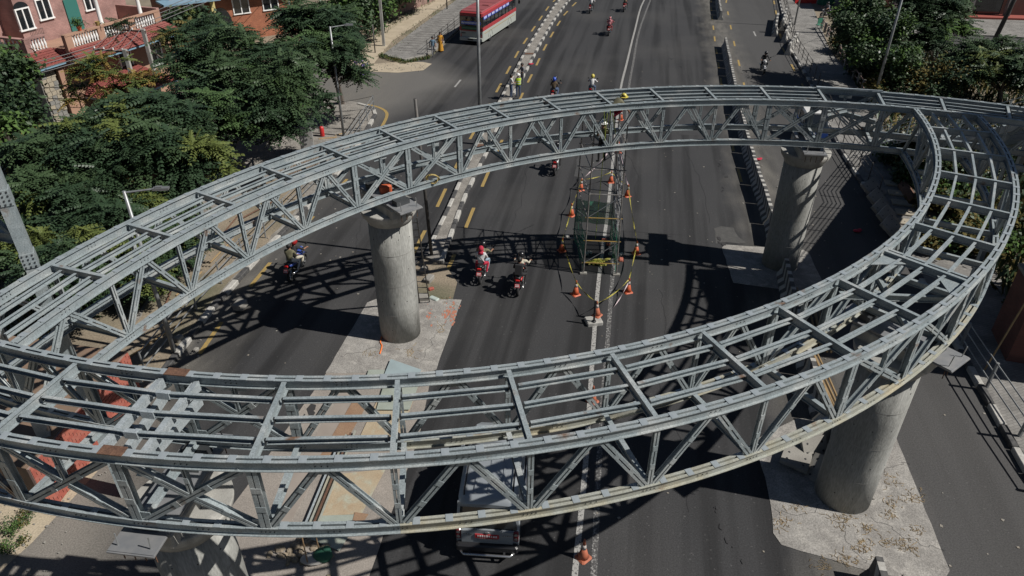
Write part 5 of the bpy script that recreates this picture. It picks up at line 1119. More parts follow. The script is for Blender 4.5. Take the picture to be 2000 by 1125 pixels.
# ================================================================== MOTORCYCLES
def motorcycle(label, x, y, rz, paint, group, parked=False):
    t = thing('motorcycle', label, 'motorcycle', (0, 0, 0), 0, group)
    def wheel(yy, r=.3):
        mb = MB(); mb.smooth = True
        mb.loft([[Vector((w_, yy+(r-dr_)*math.cos(a), r+(r-dr_)*math.sin(a))) for w_, dr_ in ((-.05, .07), (-.055, .03), (-.03, .0), (.03, .0), (.055, .03), (.05, .07))] for a in [2*math.pi*k/20 for k in range(21)]], False, False); wh = mb.build('wheel', RUBBER, t)
        mb = MB()
        for k in range(6): a = math.pi*k/3; mb.bar((0, yy, r), (0, yy+.23*math.cos(a), r+.23*math.sin(a)), .03, .025, (1, 0, 0))
        mb.lathe((-.04, yy, r), [(.05, 0), (.05, .08)], 10, 'X'); mb.build('rim', CHROME, wh)
        mb = MB(); mb.lathe((.045, yy, r), [(.11, 0), (.11, .006)], 12, 'X'); mb.build('brake_disc', PIPE, wh)
    wheel(-.64); wheel(.64)
    mb = MB(); mb.tube([(0, .48, .86), (0, .3, .72), (0, -.1, .66), (0, -.45, .72), (0, -.85, .78)], .03, 6); mb.tube([(0, .45, .8), (0, .22, .35), (0, -.15, .32), (0, -.3, .6)], .025, 6)
    for s in (-1, 1): mb.tube([(s*.08, -.64, .3), (s*.09, -.2, .38)], .025, 6); 
    mb.build('frame', BLACKPL, t)
    mb = MB(); mb.bbox((0, .08, .42), (.26, .36, .3), .04); mb.lathe((0, .2, .5), [(.09, -.02), (.1, .05), (.09, .12), (.1, .15), (.08, .2)], 10); mb.build('engine', mat('engine_alloy', (.2, .2, .2), .5, .6), t)
    mb = MB(); mb.smooth = True; mb.loft([[Vector((w_*c, yy, z+h_*s)) for c, s in [(math.cos(a), math.sin(a)) for a in [2*math.pi*k/12 for k in range(12)]]] for yy, w_, z, h_ in ((.46, .05, .86, .05), (.38, .12, .87, .11), (.2, .155, .87, .13), (.02, .12, .85, .1), (-.06, .07, .83, .05))]); mb.build('fuel_tank', paint, t)
    mb = MB(); mb.smooth = True; mb.loft([[Vector((w_*c, yy, z+.05*s)) for c, s in [(math.cos(a), math.sin(a)) for a in [2*math.pi*k/10 for k in range(10)]]] for yy, w_, z in ((-.02, .08, .8), (-.2, .14, .79), (-.45, .15, .82), (-.72, .12, .88), (-.84, .07, .89))]); mb.build('seat', BLACKPL, t)
    for s in (-1, 1):
        mb = MB(); mb.smooth = True; mb.loft([[Vector((s*(.1+o), yy, z)) for o, z in ((0, z0), (.04, z0+.02), (.04, z1-.02), (0, z1))] for yy, z0, z1 in ((-.1, .6, .76), (-.4, .62, .78), (-.8, .76, .86))]); mb.build('side_panel', paint, t)
    for s in (-1, 1): mb = MB(); mb.tube([(s*.08, .64, .3), (s*.08, .48, .82)], .028, 7); mb.build('fork', CHROME, t)
    mb = MB(); mb.tube([(-.36, .38, 1.03), (-.24, .46, 1.0), (0, .49, .96), (.24, .46, 1.0), (.36, .38, 1.03)], .016, 6); hb = mb.build('handlebar', DARKIRON, t)
    for s in (-1, 1):
        mb = MB(); mb.tube([(s*.26, .45, 1.0), (s*.3, .46, 1.2)], .008, 4); mb.ell((s*.32, .46, 1.23), (.06, .02, .045), 8, 5); mb.build('mirror', BLACKPL, hb)
    mb = MB(); mb.smooth = True; mb.ell((0, .56, .9), (.1, .1, .1), 10, 6); hl = mb.build('headlight_cowl', paint, t); mb = MB(); mb.lathe((0, .645, .9), [(.07, 0), (.06, .02)], 12, 'Y'); mb.build('headlight', WHITE, hl)
    for yy, a0, a1 in ((.64, .5, 2.3), (-.64, .4, 2.4)):
        mb = MB(); mb.loft([[Vector((s*.07, yy+.345*math.cos(a), .3+.345*math.sin(a))) for s in (-1, -.4, .4, 1)] for a in [a0+(a1-a0)*k/6 for k in range(7)]], False, False, False); mb.build('mudguard', paint if yy > 0 else BLACKPL, t)
    mb = MB(); mb.bar((0, -.86, .84), (0, -1.02, .6), .12, .03); mb.build('tail_bracket', BLACKPL, t)
    mb = MB(); mb.bbox((0, -.9, .84), (.16, .06, .07), .01); mb.build('tail_light', mat('red_lens', (.5, .02, .02), .25), t)
    mb = MB(); mb.box((0, -1.0, .66), (.2, .012, .15), rot=Matrix.Rotation(R(-25), 3, 'X')); pl_ = mb.build('number_plate', mat('red_plate', (.42, .03, .035), .5), t)
    mb = MB()
    for j in range(2):
        for k in range(4): c = Vector((-.06+.04*k, -1.0, .66))+Matrix.Rotation(R(-25), 3, 'X')@Vector((0, -.009, .035-.06*j)); mb.box(c, (.024, .004, .036), rot=Matrix.Rotation(R(-25), 3, 'X'))
    tag(mb.build('plate_characters', WHITE, pl_), kind='stuff')
    mb = MB(); mb.smooth = True; mb.tube([(.13, .2, .3), (.15, -.2, .3), (.17, -.75, .42)], [.025, .03, .055], 8); mb.build('exhaust', CHROME, t)
    for s in (-1, 1): mb = MB(); mb.tube([(s*.1, .05, .3), (s*.24, .05, .3)], .014, 5); mb.build('footrest', RUBBER, t)
    t.location = (x, y, 0.004); t.rotation_euler = (0, R(-8) if parked else 0, rz); return t
KH = cloth('khaki_cloth', (.16, .15, .09), (.11, .1, .06)); WHC = cloth('white_cloth', (.55, .55, .55)); JEAN = cloth('blue_denim', (.06, .09, .16)); PALEJ = cloth('pale_denim', (.25, .33, .4)); BLK = cloth('black_cloth', (.018, .018, .02)); GREY = cloth('grey_cloth', (.16, .165, .18)); CRIM = cloth('crimson_cloth', (.42, .02, .05)); SAFF = cloth('saffron_cloth', (.5, .24, .02)); BLUEC = cloth('navy_cloth', (.03, .06, .2)); BRN = cloth('brown_cloth', (.1, .07, .04)); HIVIS = cloth('lime_hivis', (.42, .6, .03)); PINK = cloth('pink_cloth', (.5, .2, .22)); MAROON = cloth('maroon_cloth', (.18, .03, .04)); SILV = cloth('silver_strip', (.6, .6, .58)); STEELB = cloth('steel_blue_cloth', (.1, .17, .24)); CREAM = cloth('cream_cloth', (.45, .42, .34))
HEL_K = mat('black_helmet', (.015, .015, .017), .25); HEL_R = mat('red_helmet', (.3, .02, .02), .3); HEL_W = mat('white_helmet', (.7, .7, .68), .35); HEL_Y = mat('yellow_helmet', (.5, .42, .08), .35); HEL_B = mat('blue_helmet', (.03, .08, .4), .35)
GM, GR, GP = 'motorcycles on the road', 'people riding motorcycles', 'people riding motorcycles'
def bike(px, py, deg, paint, label, riders, parked=False, dx=0.):
    p = G(px, py); rz = R(deg); m = motorcycle(label, p.x, p.y, rz, paint, GM, parked)
    for pose, lab, kw in riders: person(lab, pose, (p.x, p.y, .004), rz, group=GR, **kw)
PB = mat('black_bike_paint', (.02, .02, .022), .25); PBL = mat('blue_bike_paint', (.03, .06, .25), .3); PR = mat('red_bike_paint', (.35, .02, .02), .3); PW = mat('white_bike_paint', (.6, .6, .6), .3); PG = mat('grey_bike_paint', (.12, .12, .13), .3)
bike(583, 533, -10, PBL, 'blue and black motorcycle in the left carriageway, nearest the lower left kerb', [('ride', 'rider with a dark red helmet on the blue motorcycle by the left kerb', dict(top=BLK, leg=CREAM, head='helmet', headm=HEL_R)), ('pill', 'pillion woman with black hair and patterned khaki top on the blue motorcycle', dict(top=KH, leg=WHC, head='hair', shoe=SKIN))])
bike(944, 538, -8, PB, 'black motorcycle just right of the central pier, carrying the red trousered pillion', [('ride', 'rider in a black helmet and brown shirt in front of the red scarfed pillion', dict(top=KH, leg=PALEJ, head='helmet', headm=HEL_K)), ('pill', 'pillion in a red headscarf, white top and red trousers', dict(top=WHC, leg=CRIM, head='scarf', headm=CRIM, shoe=WHC, extra=strap(BLK), sleeve=True))])
bike(1017, 560, -9, PR, 'motorcycle ridden by two people in black, nearest the scaffold', [('ride', 'bareheaded looking rider with cream sleeves on the motorcycle nearest the scaffold', dict(top=CREAM, leg=BLK, head='helmet', headm=HEL_K, sleeve=True)), ('pill', 'pillion all in black with a backpack, nearest the scaffold', dict(top=BLK, leg=BLK, head='hair', shoe=WHC, extra=backpack(BLK)))])
bike(1086, 333, -9, PW, 'white and red motorcycle just below the far span, left of the scaffold', [('ride', 'rider in a blue jacket mostly hidden by the far span', dict(top=BLUEC, leg=BLK, head='helmet', headm=HEL_K, sleeve=True))])
bike(1083, 194, -12, PB, 'motorcycle half hidden behind the far span with a brown jacketed pillion', [('ride', 'rider in a black helmet behind whom the brown jacket sits', dict(top=BLK, leg=JEAN, head='helmet', headm=HEL_K, sleeve=True)), ('pill', 'pillion in a brown jacket and bright blue cap', dict(top=BRN, leg=JEAN, head='helmet', headm=HEL_B, sleeve=True))])
bike(1155, 190, -12, PG, 'grey motorcycle almost hidden behind the far span, its rider in white', [('ride', 'rider in a white shirt and yellowish helmet peeping over the far span', dict(top=WHC, leg=JEAN, head='helmet', headm=HEL_Y, sleeve=True))])
bike(1190, 67, -12, PR, 'red motorcycle carrying two people in the middle of the road', [('ride', 'rider in maroon on the red motorcycle with a pink pillion', dict(top=MAROON, leg=BLK, head='helmet', headm=HEL_K, sleeve=True)), ('pill', 'pillion in a pink and red shawl', dict(top=PINK, leg=MAROON, head='scarf', headm=PINK, sleeve=True))])
bike(1154, 24, -13, PB, 'black motorcycle at the top of the road, left one of the far pair', [('ride', 'rider in a white shirt on the far left motorcycle', dict(top=WHC, leg=BLK, head='helmet', headm=HEL_K, sleeve=True))])
bike(1220, 21, -14, PR, 'dark motorcycle with an orange tail at the top, beside the white lane line', [('ride', 'rider in olive and cream beside the white lane line at the top', dict(top=KH, leg=BLK, head='helmet', headm=HEL_K, sleeve=True))])
bike(1489, 140, 172, PW, 'red and white motorcycle coming towards us in the right hand lane', [('ride', 'rider all in black with a black helmet coming towards us', dict(top=BLK, leg=BLK, head='helmet', headm=HEL_K, sleeve=True))])
bike(1612, 36, 120, PB, 'dark motorcycle parked on the paving at the top right', [('ride', 'person in dark jacket and white top sitting on the parked motorcycle', dict(top=GREY, leg=BLK, head='helmet', headm=HEL_K))])
# walkers and workers
def at(px, py, z=0.): return G(px, py, z)
person('man in a blue shirt walking at the end of the upper pavement', 'walk', at(846, 110, .0), R(200), STEELB, GREY, head='hair')
person('woman in a saffron sari standing by the pavement railing', 'stand', at(861, 101, .0), R(190), SAFF, SAFF, head='hair', extra=skirt(SAFF))
person('worker in a lime vest and white hard hat standing on the median', 'talk', at(1012, 190, .14), R(15), GREY, JEAN, head='hardhat', headm=HEL_W, extra=vest(HIVIS, SILV))
person('man in a white shirt and jeans facing the lime vested worker', 'talk', at(998, 191, .14), R(-70), WHC, JEAN, head='hair')
person('man in a grey shirt and cap standing behind the lime vested worker', 'talk', at(1020, 167, .14), R(120), GREY, cloth('grey_trousers', (.12, .12, .12)), head='hair', sleeve=True)
pw = G(1198, 205, ZT-.05); person('worker in a yellow helmet crouching inside the far span deck', 'crouch', (pw.x, pw.y+.2, ZT-.62), R(-60), KH, CRIM, head='hardhat', headm=HEL_Y)
person('person in brown sitting in the shade under the corner tree', 'crouch', at(652, 222, .13), R(150), BRN, BLK, head='hair')
pw = G(1180, 272, ZB); person('worker standing inside the far span above the scaffold', 'talk', (pw.x-.05, pw.y, ZB-.95), R(20), KH, BLK, head='hardhat', headm=HEL_W)

# ================================================================== BUS
def bus():
    t = thing('city_bus', 'red and grey city bus with blue lettered windows, seen from behind at the kerb', 'bus', (0, 0, 0))
    W_, L_, Hh = 2.2, 9.2, 2.85; GREYP = mat('pale_grey_bus_paint', (.34, .36, .33), .4); REDP = mat('red_bus_paint', (.34, .035, .042), .45, 0, (.28, .04, .045), 2.); BLUES = mat('blue_sticker', (.05, .1, .5), .5); REDR = mat('faded_red_roof', (.25, .065, .068), .65, 0, (.2, .055, .058), 1.2, .6, .1, 20.)
    def ring(z0, z1, i=0): return z0, z1
    mb = MB(); mb.bbox((0, L_/2, .78), (W_, L_, .9), .05); mb.build('lower_body', GREYP, t)
    mb = MB(); mb.bbox((0, L_/2, 1.36), (W_+.015, L_+.015, .3), .01); mb.build('red_waistband', REDP, t)
    mb = MB(); mb.bbox((0, L_/2, 1.95), (W_-.06, L_-.06, .95), .04); mb.build('glazing', GLASS, t)
    mb = MB(); mb.bbox((0, L_/2, 2.58), (W_, L_, .42), .12); mb.build('roof_band', REDP, t)
    mb = MB(); mb.bbox((0, L_/2, 2.8), (W_-.2, L_-.2, .1), .05); rf = mb.build('roof', REDR, t)
    for k in range(6): mb = MB(); mb.box((0, .9+1.5*k, 2.855), (W_-.35, .06, .02)); mb.build('roof_rib', REDR, rf)
    mb = MB(); mb.box((.4, 3., 2.87), (.6, .8, .06)); mb.build('roof_hatch', REDR, rf)
    for s in (-1, 1):
        for k in range(9): mb = MB(); mb.box((s*(W_/2-.025), .12+1.0*k, 1.95), (.05, .1, .96)); mb.build('window_pillar', BLACKPL, t)
        for k in range(7):
            mb = MB(); mb.box((s*(W_/2-.02), .65+1.0*k, 2.27), (.05, .82, .26)); st = mb.build('window_sticker', BLUES, t); mb = MB()
            for j in range(5): mb.box((s*(W_/2+.008), .36+1.0*k+.14*j, 2.27), (.01, .07, .1+.06*(j % 2)))
            mb.box((s*(W_/2+.008), .65+1.0*k, 2.345), (.01, .66, .022)); tag(mb.build('sticker_lettering', WHITE, st), kind='stuff')
        mb = MB(); mb.box((s*(W_/2+.003), L_/2, .95), (.012, L_-.8, .04)); mb.build('yellow_pinstripe', YEL, t)
        for yy in (1.9, 7.2):
            mb = MB(); mb.smooth = True; mb.lathe((s*(W_/2-.14)-.11, yy, .44), [(.2, 0), (.4, .0), (.44, .05), (.44, .2), (.4, .24), (.2, .24)], 20, 'X'); wh = mb.build('wheel', RUBBER, t); mb = MB(); mb.lathe((s*(W_/2-.14)+s*.125-.01, yy, .44), [(.22, 0), (.1, .03)], 12, 'X'); mb.build('hub', PIPE, wh)
            mb = MB(); mb.loft([[Vector((s*(W_/2+q), yy+.54*math.cos(a), .44+.54*math.sin(a))) for q in (-.02, .02)] for a in [math.pi*k/8 for k in range(9)]], False, False, False); mb.build('wheel_arch', BLACKPL, t)
    # rear face
    mb = MB(); mb.bbox((0, .0, 2.05), (1.86, .06, .72), .02); rw = mb.build('rear_window', GLASS, t)
    mb = MB(); mb.box((0, -.035, 1.86), (1.8, .02, .27)); st = mb.build('rear_banner', BLUES, rw); mb = MB()
    for j in range(11): mb.box((-.66+.132*j, -.05, 1.85), (.075, .01, .1+.05*(j % 3 == 0)))
    mb.box((.05, -.05, 1.925), (1.35, .01, .024)); mb.lathe((-.8, -.05, 1.86), [(.08, 0), (.08, .01)], 12, 'Y'); tag(mb.build('banner_lettering', WHITE, st), kind='stuff')
    mb = MB(); mb.box((0, -.005, 1.42), (1.8, .03, .3)); gb = mb.build('green_rear_board', mat('dark_green_board', (.03, .09, .05), .6), t); mb = MB()
    for j in range(14): mb.box((-.75+.115*j, -.024, 1.42), (.07, .01, .1))
    tag(mb.build('board_lettering', mat('dull_green_lettering', (.14, .26, .16), .7), gb), kind='stuff')
    mb = MB(); mb.box((0, -.01, 1.2), (2.0, .03, .06)); mb.build('rear_stripe', REDP, t)
    for x in (-.7, .8): 
        mb = MB()
        for j in range(4): mb.box((x-.18+.1*j, -.012, .98), (.07, .02, .09))
        tag(mb.build('rear_lettering', BLACKPL, t), kind='stuff')
    mb = MB(); mb.bbox((0, -.06, .5), (2.16, .16, .26), .04); mb.build('rear_bumper', GREYP, t); mb = MB(); mb.box((-.05, -.15, .5), (.5, .02, .12)); mb.build('number_plate', BLACKPL, t)
    for s in (-1, 1):
        for z in (.72, .86): mb = MB(); mb.lathe((s*.95, -.03, z), [(.055, 0), (.04, .02)], 10, 'Y'); mb.build('tail_light', mat('red_lens', (.5, .02, .02), .25), t)
    mb = MB(); mb.bbox((0, L_, 2.0), (1.95, .06, 1.0), .02); mb.build('windscreen', GLASS, t)
    for s in (-1, 1): mb = MB(); mb.tube([(s*1.05, L_, 2.3), (s*1.35, L_+.2, 2.35), (s*1.35, L_+.2, 2.1)], .025, 5); mb.box((s*1.35, L_+.2, 2.), (.18, .06, .3)); mb.build('wing_mirror', BLACKPL, t)
    p = G(921, 87.5); t.location = (p.x+.0, p.y, 0); t.rotation_euler = (0, 0, -math.atan2(4.2, 10.2)+R(4)); return t
bus()
# ================================================================== PICK-UP
def pickup():
    t = thing('suv', 'silver grey car with roof rails and a red rear plate under the front span', 'car', (0, 0, 0))
    PT = mat('silver_grey_paint', (.31, .335, .355), .32, .3, (.27, .295, .315), 2., .5, 0., 60.); W_ = 1.62
    def sec(y, w, z0, z1, r=.06): return [Vector((x, y, z)) for x, z in ((-w/2, z0), (w/2, z0), (w/2, z1-r), (w/2-r, z1), (-w/2+r, z1), (-w/2, z1-r))]
    mb = MB(); mb.smooth = False
    mb.loft([sec(y, w, z0, z1) for y, w, z0, z1 in ((0, W_-.04, .5, 1.0), (.06, W_, .42, 1.02), (1.3, W_, .4, 1.02), (2.85, W_, .4, 1.02), (3.0, W_, .4, 1.0), (3.9, W_-.08, .42, .92), (4.15, W_-.3, .48, .78))]); body = mb.build('body', PT, t)
    mb = MB(); mb.loft([sec(y, w, 1.0, z1, .1) for y, w, z1 in ((.02, W_-.1, 1.06), (.28, W_-.16, 1.7), (.5, W_-.16, 1.77), (2.2, W_-.16, 1.77), (2.4, W_-.2, 1.68), (2.98, W_-.12, 1.04))]); mb.build('cab_glass', GLASS, t)
    mb = MB(); mb.smooth = True; mb.loft([[Vector((x*(w/2), y, z-.05*x*x)) for x in (-1, -.7, 0, .7, 1)]+[Vector((x*(w/2), y, z-.12)) for x in (1, -1)] for y, w, z in ((.2, W_-.16, 1.72), (.38, W_-.1, 1.82), (1.2, W_-.1, 1.84), (2.1, W_-.12, 1.81), (2.42, W_-.2, 1.72))]); rf = mb.build('roof', PT, t)
    for x in (-.35, .0, .35): mb = MB(); mb.box((x, 1.2, 1.838), (.05, 1.5, .02)); mb.build('roof_rib', PT, rf)
    for s in (-1, 1):
        mb = MB(); mb.tube([(s*.62, .42, 1.78), (s*.62, .5, 1.88), (s*.62, 2.05, 1.88), (s*.62, 2.15, 1.79)], .022, 6); mb.build('roof_rail', BLACKPL, rf)
        for y0, y1, z1, y2, y3 in ((.1, .3, 1.7, 0, 0), (.95, 1.0, 1.76, 0, 0), (1.75, 1.75, 1.76, 0, 0), (2.93, 2.4, 1.68, 0, 0)):
            mb = MB(); mb.bar((s*(W_/2-.045), y0, 1.0), (s*(W_/2-.075), y1, z1), .07, .09, (0, 1, 0)); mb.build('pillar', PT, t)
        for yy in (.8, 3.35):
            mb = MB(); mb.smooth = True; mb.lathe((s*(W_/2-.1)-.1, yy, .36), [(.18, 0), (.33, 0), (.36, .04), (.36, .16), (.33, .2), (.18, .2)], 18, 'X'); wh = mb.build('wheel', RUBBER, t); mb = MB(); mb.lathe((s*(W_/2-.1)+s*.1-.01, yy, .36), [(.2, 0), (.08, .02)], 10, 'X'); mb.build('rim', CHROME, wh)
            mb = MB(); mb.loft([[Vector((s*(W_/2+q), yy+.44*math.cos(a), .36+.44*math.sin(a))) for q in (-.03, .035)] for a in [math.pi*k/8 for k in range(9)]], False, False, False); mb.build('wheel_arch', BLACKPL, t)
        mb = MB(); mb.bbox((s*(W_/2-.07), .0, .84), (.13, .07, .34), .02); tl = mb.build('tail_light', mat('dark_red_lens', (.16, .02, .025), .2), t)
        for z in (.76, .92): mb = MB(); mb.lathe((s*(W_/2-.07), -.05, z), [(.05, 0), (.035, .02)], 10, 'Y'); mb.build('lamp_ring', CHROME, tl)
        mb = MB(); mb.tube([(s*(W_/2-.02), 2.75, 1.05), (s*(W_/2+.14), 2.75, 1.1)], .02, 5); mb.bbox((s*(W_/2+.16), 2.75, 1.12), (.12, .1, .16), .02); mb.build('wing_mirror', PT, t)
        mb = MB(); mb.tube([(s*(W_/2+.06), 1.4, .36), (s*(W_/2+.06), 3.1, .36)], .04, 6); mb.build('side_step', CHROME, t)
        for y0 in (1.1, 1.9): mb = MB(); mb.box((s*(W_/2+.012), y0+.1, .86), (.02, .16, .03)); mb.build('door_handle', CHROME, t)
    mb = MB(); mb.loft([[Vector((x, y, z)) for x, z in ((-.66, .56), (.66, .56), (.66, 1.0), (.4, 1.0), (.3, 1.05), (-.3, 1.05), (-.4, 1.0), (-.66, 1.0))] for y in (-.0, -.05)]); tg = mb.build('tailgate', PT, t)
    mb = MB(); mb.ell((0, -.055, .95), (.075, .02, .05), 10, 6); mb.build('tailgate_emblem', CHROME, tg)
    mb = MB(); mb.box((0, -.058, .83), (.62, .02, .14)); pl_ = mb.build('number_plate', mat('red_plate', (.42, .03, .035), .5), tg); mb = MB()
    for k in range(9): mb.box((-.23+.058*k, -.072, .84), (.036 if k % 3 else .02, .006, .06))
    tag(mb.build('plate_characters', WHITE, pl_), kind='stuff'); mb = MB(); mb.box((.02, -.062, .735), (.52, .02, .04)); mb.build('plate_trim', CHROME, tg)
    for x in (-.5, .5):
        mb = MB()
        for j in range(4): mb.box((x-.09+.06*j, -.055, .88), (.04, .008, .03))
        tag(mb.build('model_badge', CHROME, tg), kind='stuff')
    mb = MB(); mb.bbox((0, -.06, .45), (W_-.02, .2, .2), .04); mb.build('rear_bumper', BLACKPL, t)
    mb = MB(); mb.smooth = True; mb.tube([(-.72, -.12, .34), (-.6, -.24, .32), (.6, -.24, .32), (.72, -.12, .34)], .035, 8); mb.build('tube_bumper', CHROME, t)
    for s in (-1, 1): mb = MB(); mb.bar((s*.45, -.05, .4), (s*.45, -.23, .32), .05, .05); mb.build('bumper_stay', BLACKPL, t)
    mb = MB(); mb.bbox((0, 4.15, .58), (1.3, .12, .3), .03); mb.build('front_bumper', BLACKPL, t)
    p0 = G(952, 1058, .55); t.location = (p0.x, p0.y, 0); t.rotation_euler = (0, 0, R(-4)); return t
pickup()
# small van seen through the far truss
def van():
    t = thing('minivan', 'white and blue minivan half hidden behind the far span at the right pier', 'van', (0, 0, 0)); WP = mat('white_van_paint', (.55, .55, .53), .35)
    def sec(y, w, z0, z1, r=.1): return [Vector((x, y, z)) for x, z in ((-w/2, z0), (w/2, z0), (w/2, z1-r), (w/2-r, z1), (-w/2+r, z1), (-w/2, z1-r))]
    mb = MB(); mb.loft([sec(y, w, .3, z) for y, w, z in ((0, 1.4, .95), (.05, 1.46, 1.0), (2.9, 1.46, 1.0), (3.3, 1.4, .85))]); mb.build('body', mat('blue_van_paint', (.04, .1, .36), .35), t)
    mb = MB(); mb.loft([sec(y, w, .98, z) for y, w, z in ((.06, 1.36, 1.5), (.2, 1.34, 1.66), (2.5, 1.34, 1.66), (3.05, 1.36, 1.02))]); mb.build('windows', GLASS, t)
    mb = MB(); mb.loft([sec(y, w, 1.62, z, .06) for y, w, z in ((.06, 1.36, 1.7), (.2, 1.4, 1.76), (2.4, 1.38, 1.76), (2.55, 1.3, 1.7))]); mb.build('roof', WP, t)
    for s in (-1, 1):
        for y0 in (.1, 1.2, 2.35): mb = MB(); mb.bar((s*.7, y0, 1.), (s*.66, y0+.05, 1.66), .06, .1, (0, 1, 0)); mb.build('pillar', WP, t)
        for yy in (.6, 2.6): mb = MB(); mb.smooth = True; mb.lathe((s*.66-.08, yy, .3), [(.15, 0), (.28, 0), (.3, .03), (.3, .13), (.28, .16), (.15, .16)], 16, 'X'); mb.build('wheel', RUBBER, t)
        mb = MB(); mb.box((s*.6, -.01, .8), (.12, .04, .26)); mb.build('tail_light', mat('red_lens', (.5, .02, .02), .25), t)
    p = G(1568, 246); t.location = (p.x, p.y, 0); t.rotation_euler = (0, 0, R(172))
van()
# ================================================================== BARRIERS, SCAFFOLD, CONES AND SMALL THINGS
CH_W, CH_B = WHITEP, BLACKP
def barrier(name, label, a, b, group=None, plain=False, ht=.85, stripes=9, flip=1):
    """jersey barrier from a to b, painted with slanted black and white stripes that run up over its flared sides"""
    a, b = Vector(a), Vector(b); t = thing(name, label, 'barrier', (a+b)/2, 0, group); d = (b-a); L_ = d.length; d.normalize(); x = Vector((d.y, -d.x, 0))
    pf = [(-.27, 0), (-.27, .09), (-.12, .36), (-.085, ht), (.085, ht), (.12, .36), (.27, .09), (.27, 0)]
    if plain:
        mb = MB(); mb.loft([[p+x*q+Vector((0, 0, z)) for q, z in pf] for p in (a, b)]); mb.build('block', CONC_OLD, t); return t
    mb = MB(); sh = (0, .0, -.16, .1, .1, -.16, .0, 0); n_ = stripes
    def pt(k, i): 
        s = L_*k/n_+(sh[i]*flip if 0 < k < n_ else 0); s = max(0, min(L_, s)); q, z = pf[i]; return a+d*s+x*q+Vector((0, 0, z))
    for k in range(n_):
        for i in range(7): mb.add([pt(k, i), pt(k+1, i), pt(k+1, i+1), pt(k, i+1)], [(3, 2, 1, 0)], k % 2)
    mb.add([pt(0, i) for i in range(8)], [tuple(reversed(range(8)))], 1); mb.add([pt(n_, i) for i in range(8)], [tuple(range(8))], 1)
    mb.build('block', [CH_B, CH_W], t)
    return t
GB = 'striped barriers down the middle of the right side'
seq = resample(BAR, .05)
def bar_run(y0, y1, names, L_=2.25, gap=.07):
    pts = [p for p in seq if y0 <= p.y <= y1]; k = 0; n_ = int(L_/.05); out = []
    while k+n_ < len(pts): out.append((pts[k], pts[k+n_])); k += n_+int(gap/.05+.5)
    return out
runs = bar_run(14.9, 26.3, None)+bar_run(28.6, 66.2, None)+bar_run(75.5, 96, None)
ORD = ['first', 'second', 'third', 'fourth', 'fifth', 'sixth', 'seventh', 'eighth', 'ninth', 'tenth', 'eleventh', 'twelfth', 'thirteenth', 'fourteenth', 'fifteenth', 'sixteenth', 'seventeenth', 'eighteenth']
cnt = {}
for i, (a, b) in enumerate(runs):
    j = Vector((random.uniform(-.05, .05), 0, 0)); ym = (a.y+b.y)/2
    wh = 'from the bottom, below the far right pier' if ym < 27 else ('up the road from the far right pier' if ym < 66.5 else 'past the gap at the top of the road')
    k = cnt.get(wh, 0); cnt[wh] = k+1
    barrier('concrete_barrier', ORD[min(k, 17)]+' striped barrier '+wh, a+j, b-j*.6, GB, stripes=8)
barrier('concrete_barrier', 'striped barrier end at the bottom edge beside the littered pad', (8.75, 9.2, 0), (9.15, 11.45, 0), 'striped barriers down the middle of the right side')
for (p0, p1, lab) in (((1512, 72), (1517, 40), 'striped barrier standing apart at the left of the kerbside group'), ((1526, 60), (1534, 30), 'topmost striped barrier of the kerbside group'), ((1530, 84), (1544, 52), 'middle striped barrier of the kerbside group'), ((1537, 108), (1556, 80), 'nearest and bluest striped barrier of the kerbside group')):
    barrier('concrete_barrier', lab, G(*p0), G(*p1), 'striped barriers by the right kerb', stripes=9)
# plain holed concrete slabs dumped beside the rows
def slab(label, c, size, rot, holes=True):
    c = Vector(c); t = thing('concrete_slab', label, 'concrete slab', c, 0, 'dumped concrete slabs'); mb = MB(); M_ = Euler([R(q) for q in rot]).to_matrix(); mb.box(c, size, rot=M_); mb.build('slab', CONC_OLD, t)
    if holes:
        for sx in (-.3, .3):
            for sy in (-.3, 0, .3):
                mb = MB(); p = c+M_@Vector((sx*size[0], sy*size[1], size[2]/2)); q = M_@Vector((0, 0, 1)); mb.tube([p-q*.01, p+q*.004], .035, 8); mb.build('bolt_hole', BLACKPL, t)
for i, (px, py, lab, rot) in enumerate(((1706, 370, 'topmost leaning concrete slab beside the shaded pavement', (35, -10, 40)), (1716, 392, 'second leaning slab below the topmost one', (40, -8, 42)), (1726, 412, 'middle leaning slab of the row by the pavement', (38, -12, 44)), (1735, 428, 'fourth leaning slab, partly sunlit', (42, -10, 45)), (1744, 446, 'lowest leaning slab next to the ring chord', (36, -8, 46)))):
    slab(lab, G(px, py, .4), (.95, 1.1, .16), rot)
for px, py, lab, rot in ((1556, 892, 'sunlit holed slab lying against the near right pier', (4, 6, -30)), (1592, 882, 'shaded holed slab standing left of the near right pier', (50, 0, 12)), (1610, 870, 'upright holed slab wedged behind the near right pier', (60, 0, 14)), (1606, 918, 'lens shaped slab leaning on the near right pier', (30, -20, -50))):
    slab(lab, G(px, py, .22), (.8, .9, .12), rot)
for i in range(5):
    a = G(1752+7.2*i, 360+19*i, .15); t = thing('paving_plank', ['first', 'second', 'third', 'fourth', 'fifth'][i]+' sunlit buff plank counted from the top, beside the rusty pipe', 'paving plank', a); mb = MB(); mb.bbox((a.x, a.y, .19), (1.2, .62, .08), .02, R(-16)); mb.build('plank', mat('buff_slab', (.36, .32, .25), .9, 0, (.28, .25, .2), 4.), t)
    for sx in (-.35, .35): mb = MB(); mb.tube([(a.x+sx, a.y-.1*sx, .228), (a.x+sx, a.y-.1*sx, .236)], .03, 6); mb.build('bolt_hole', BLACKPL, t)
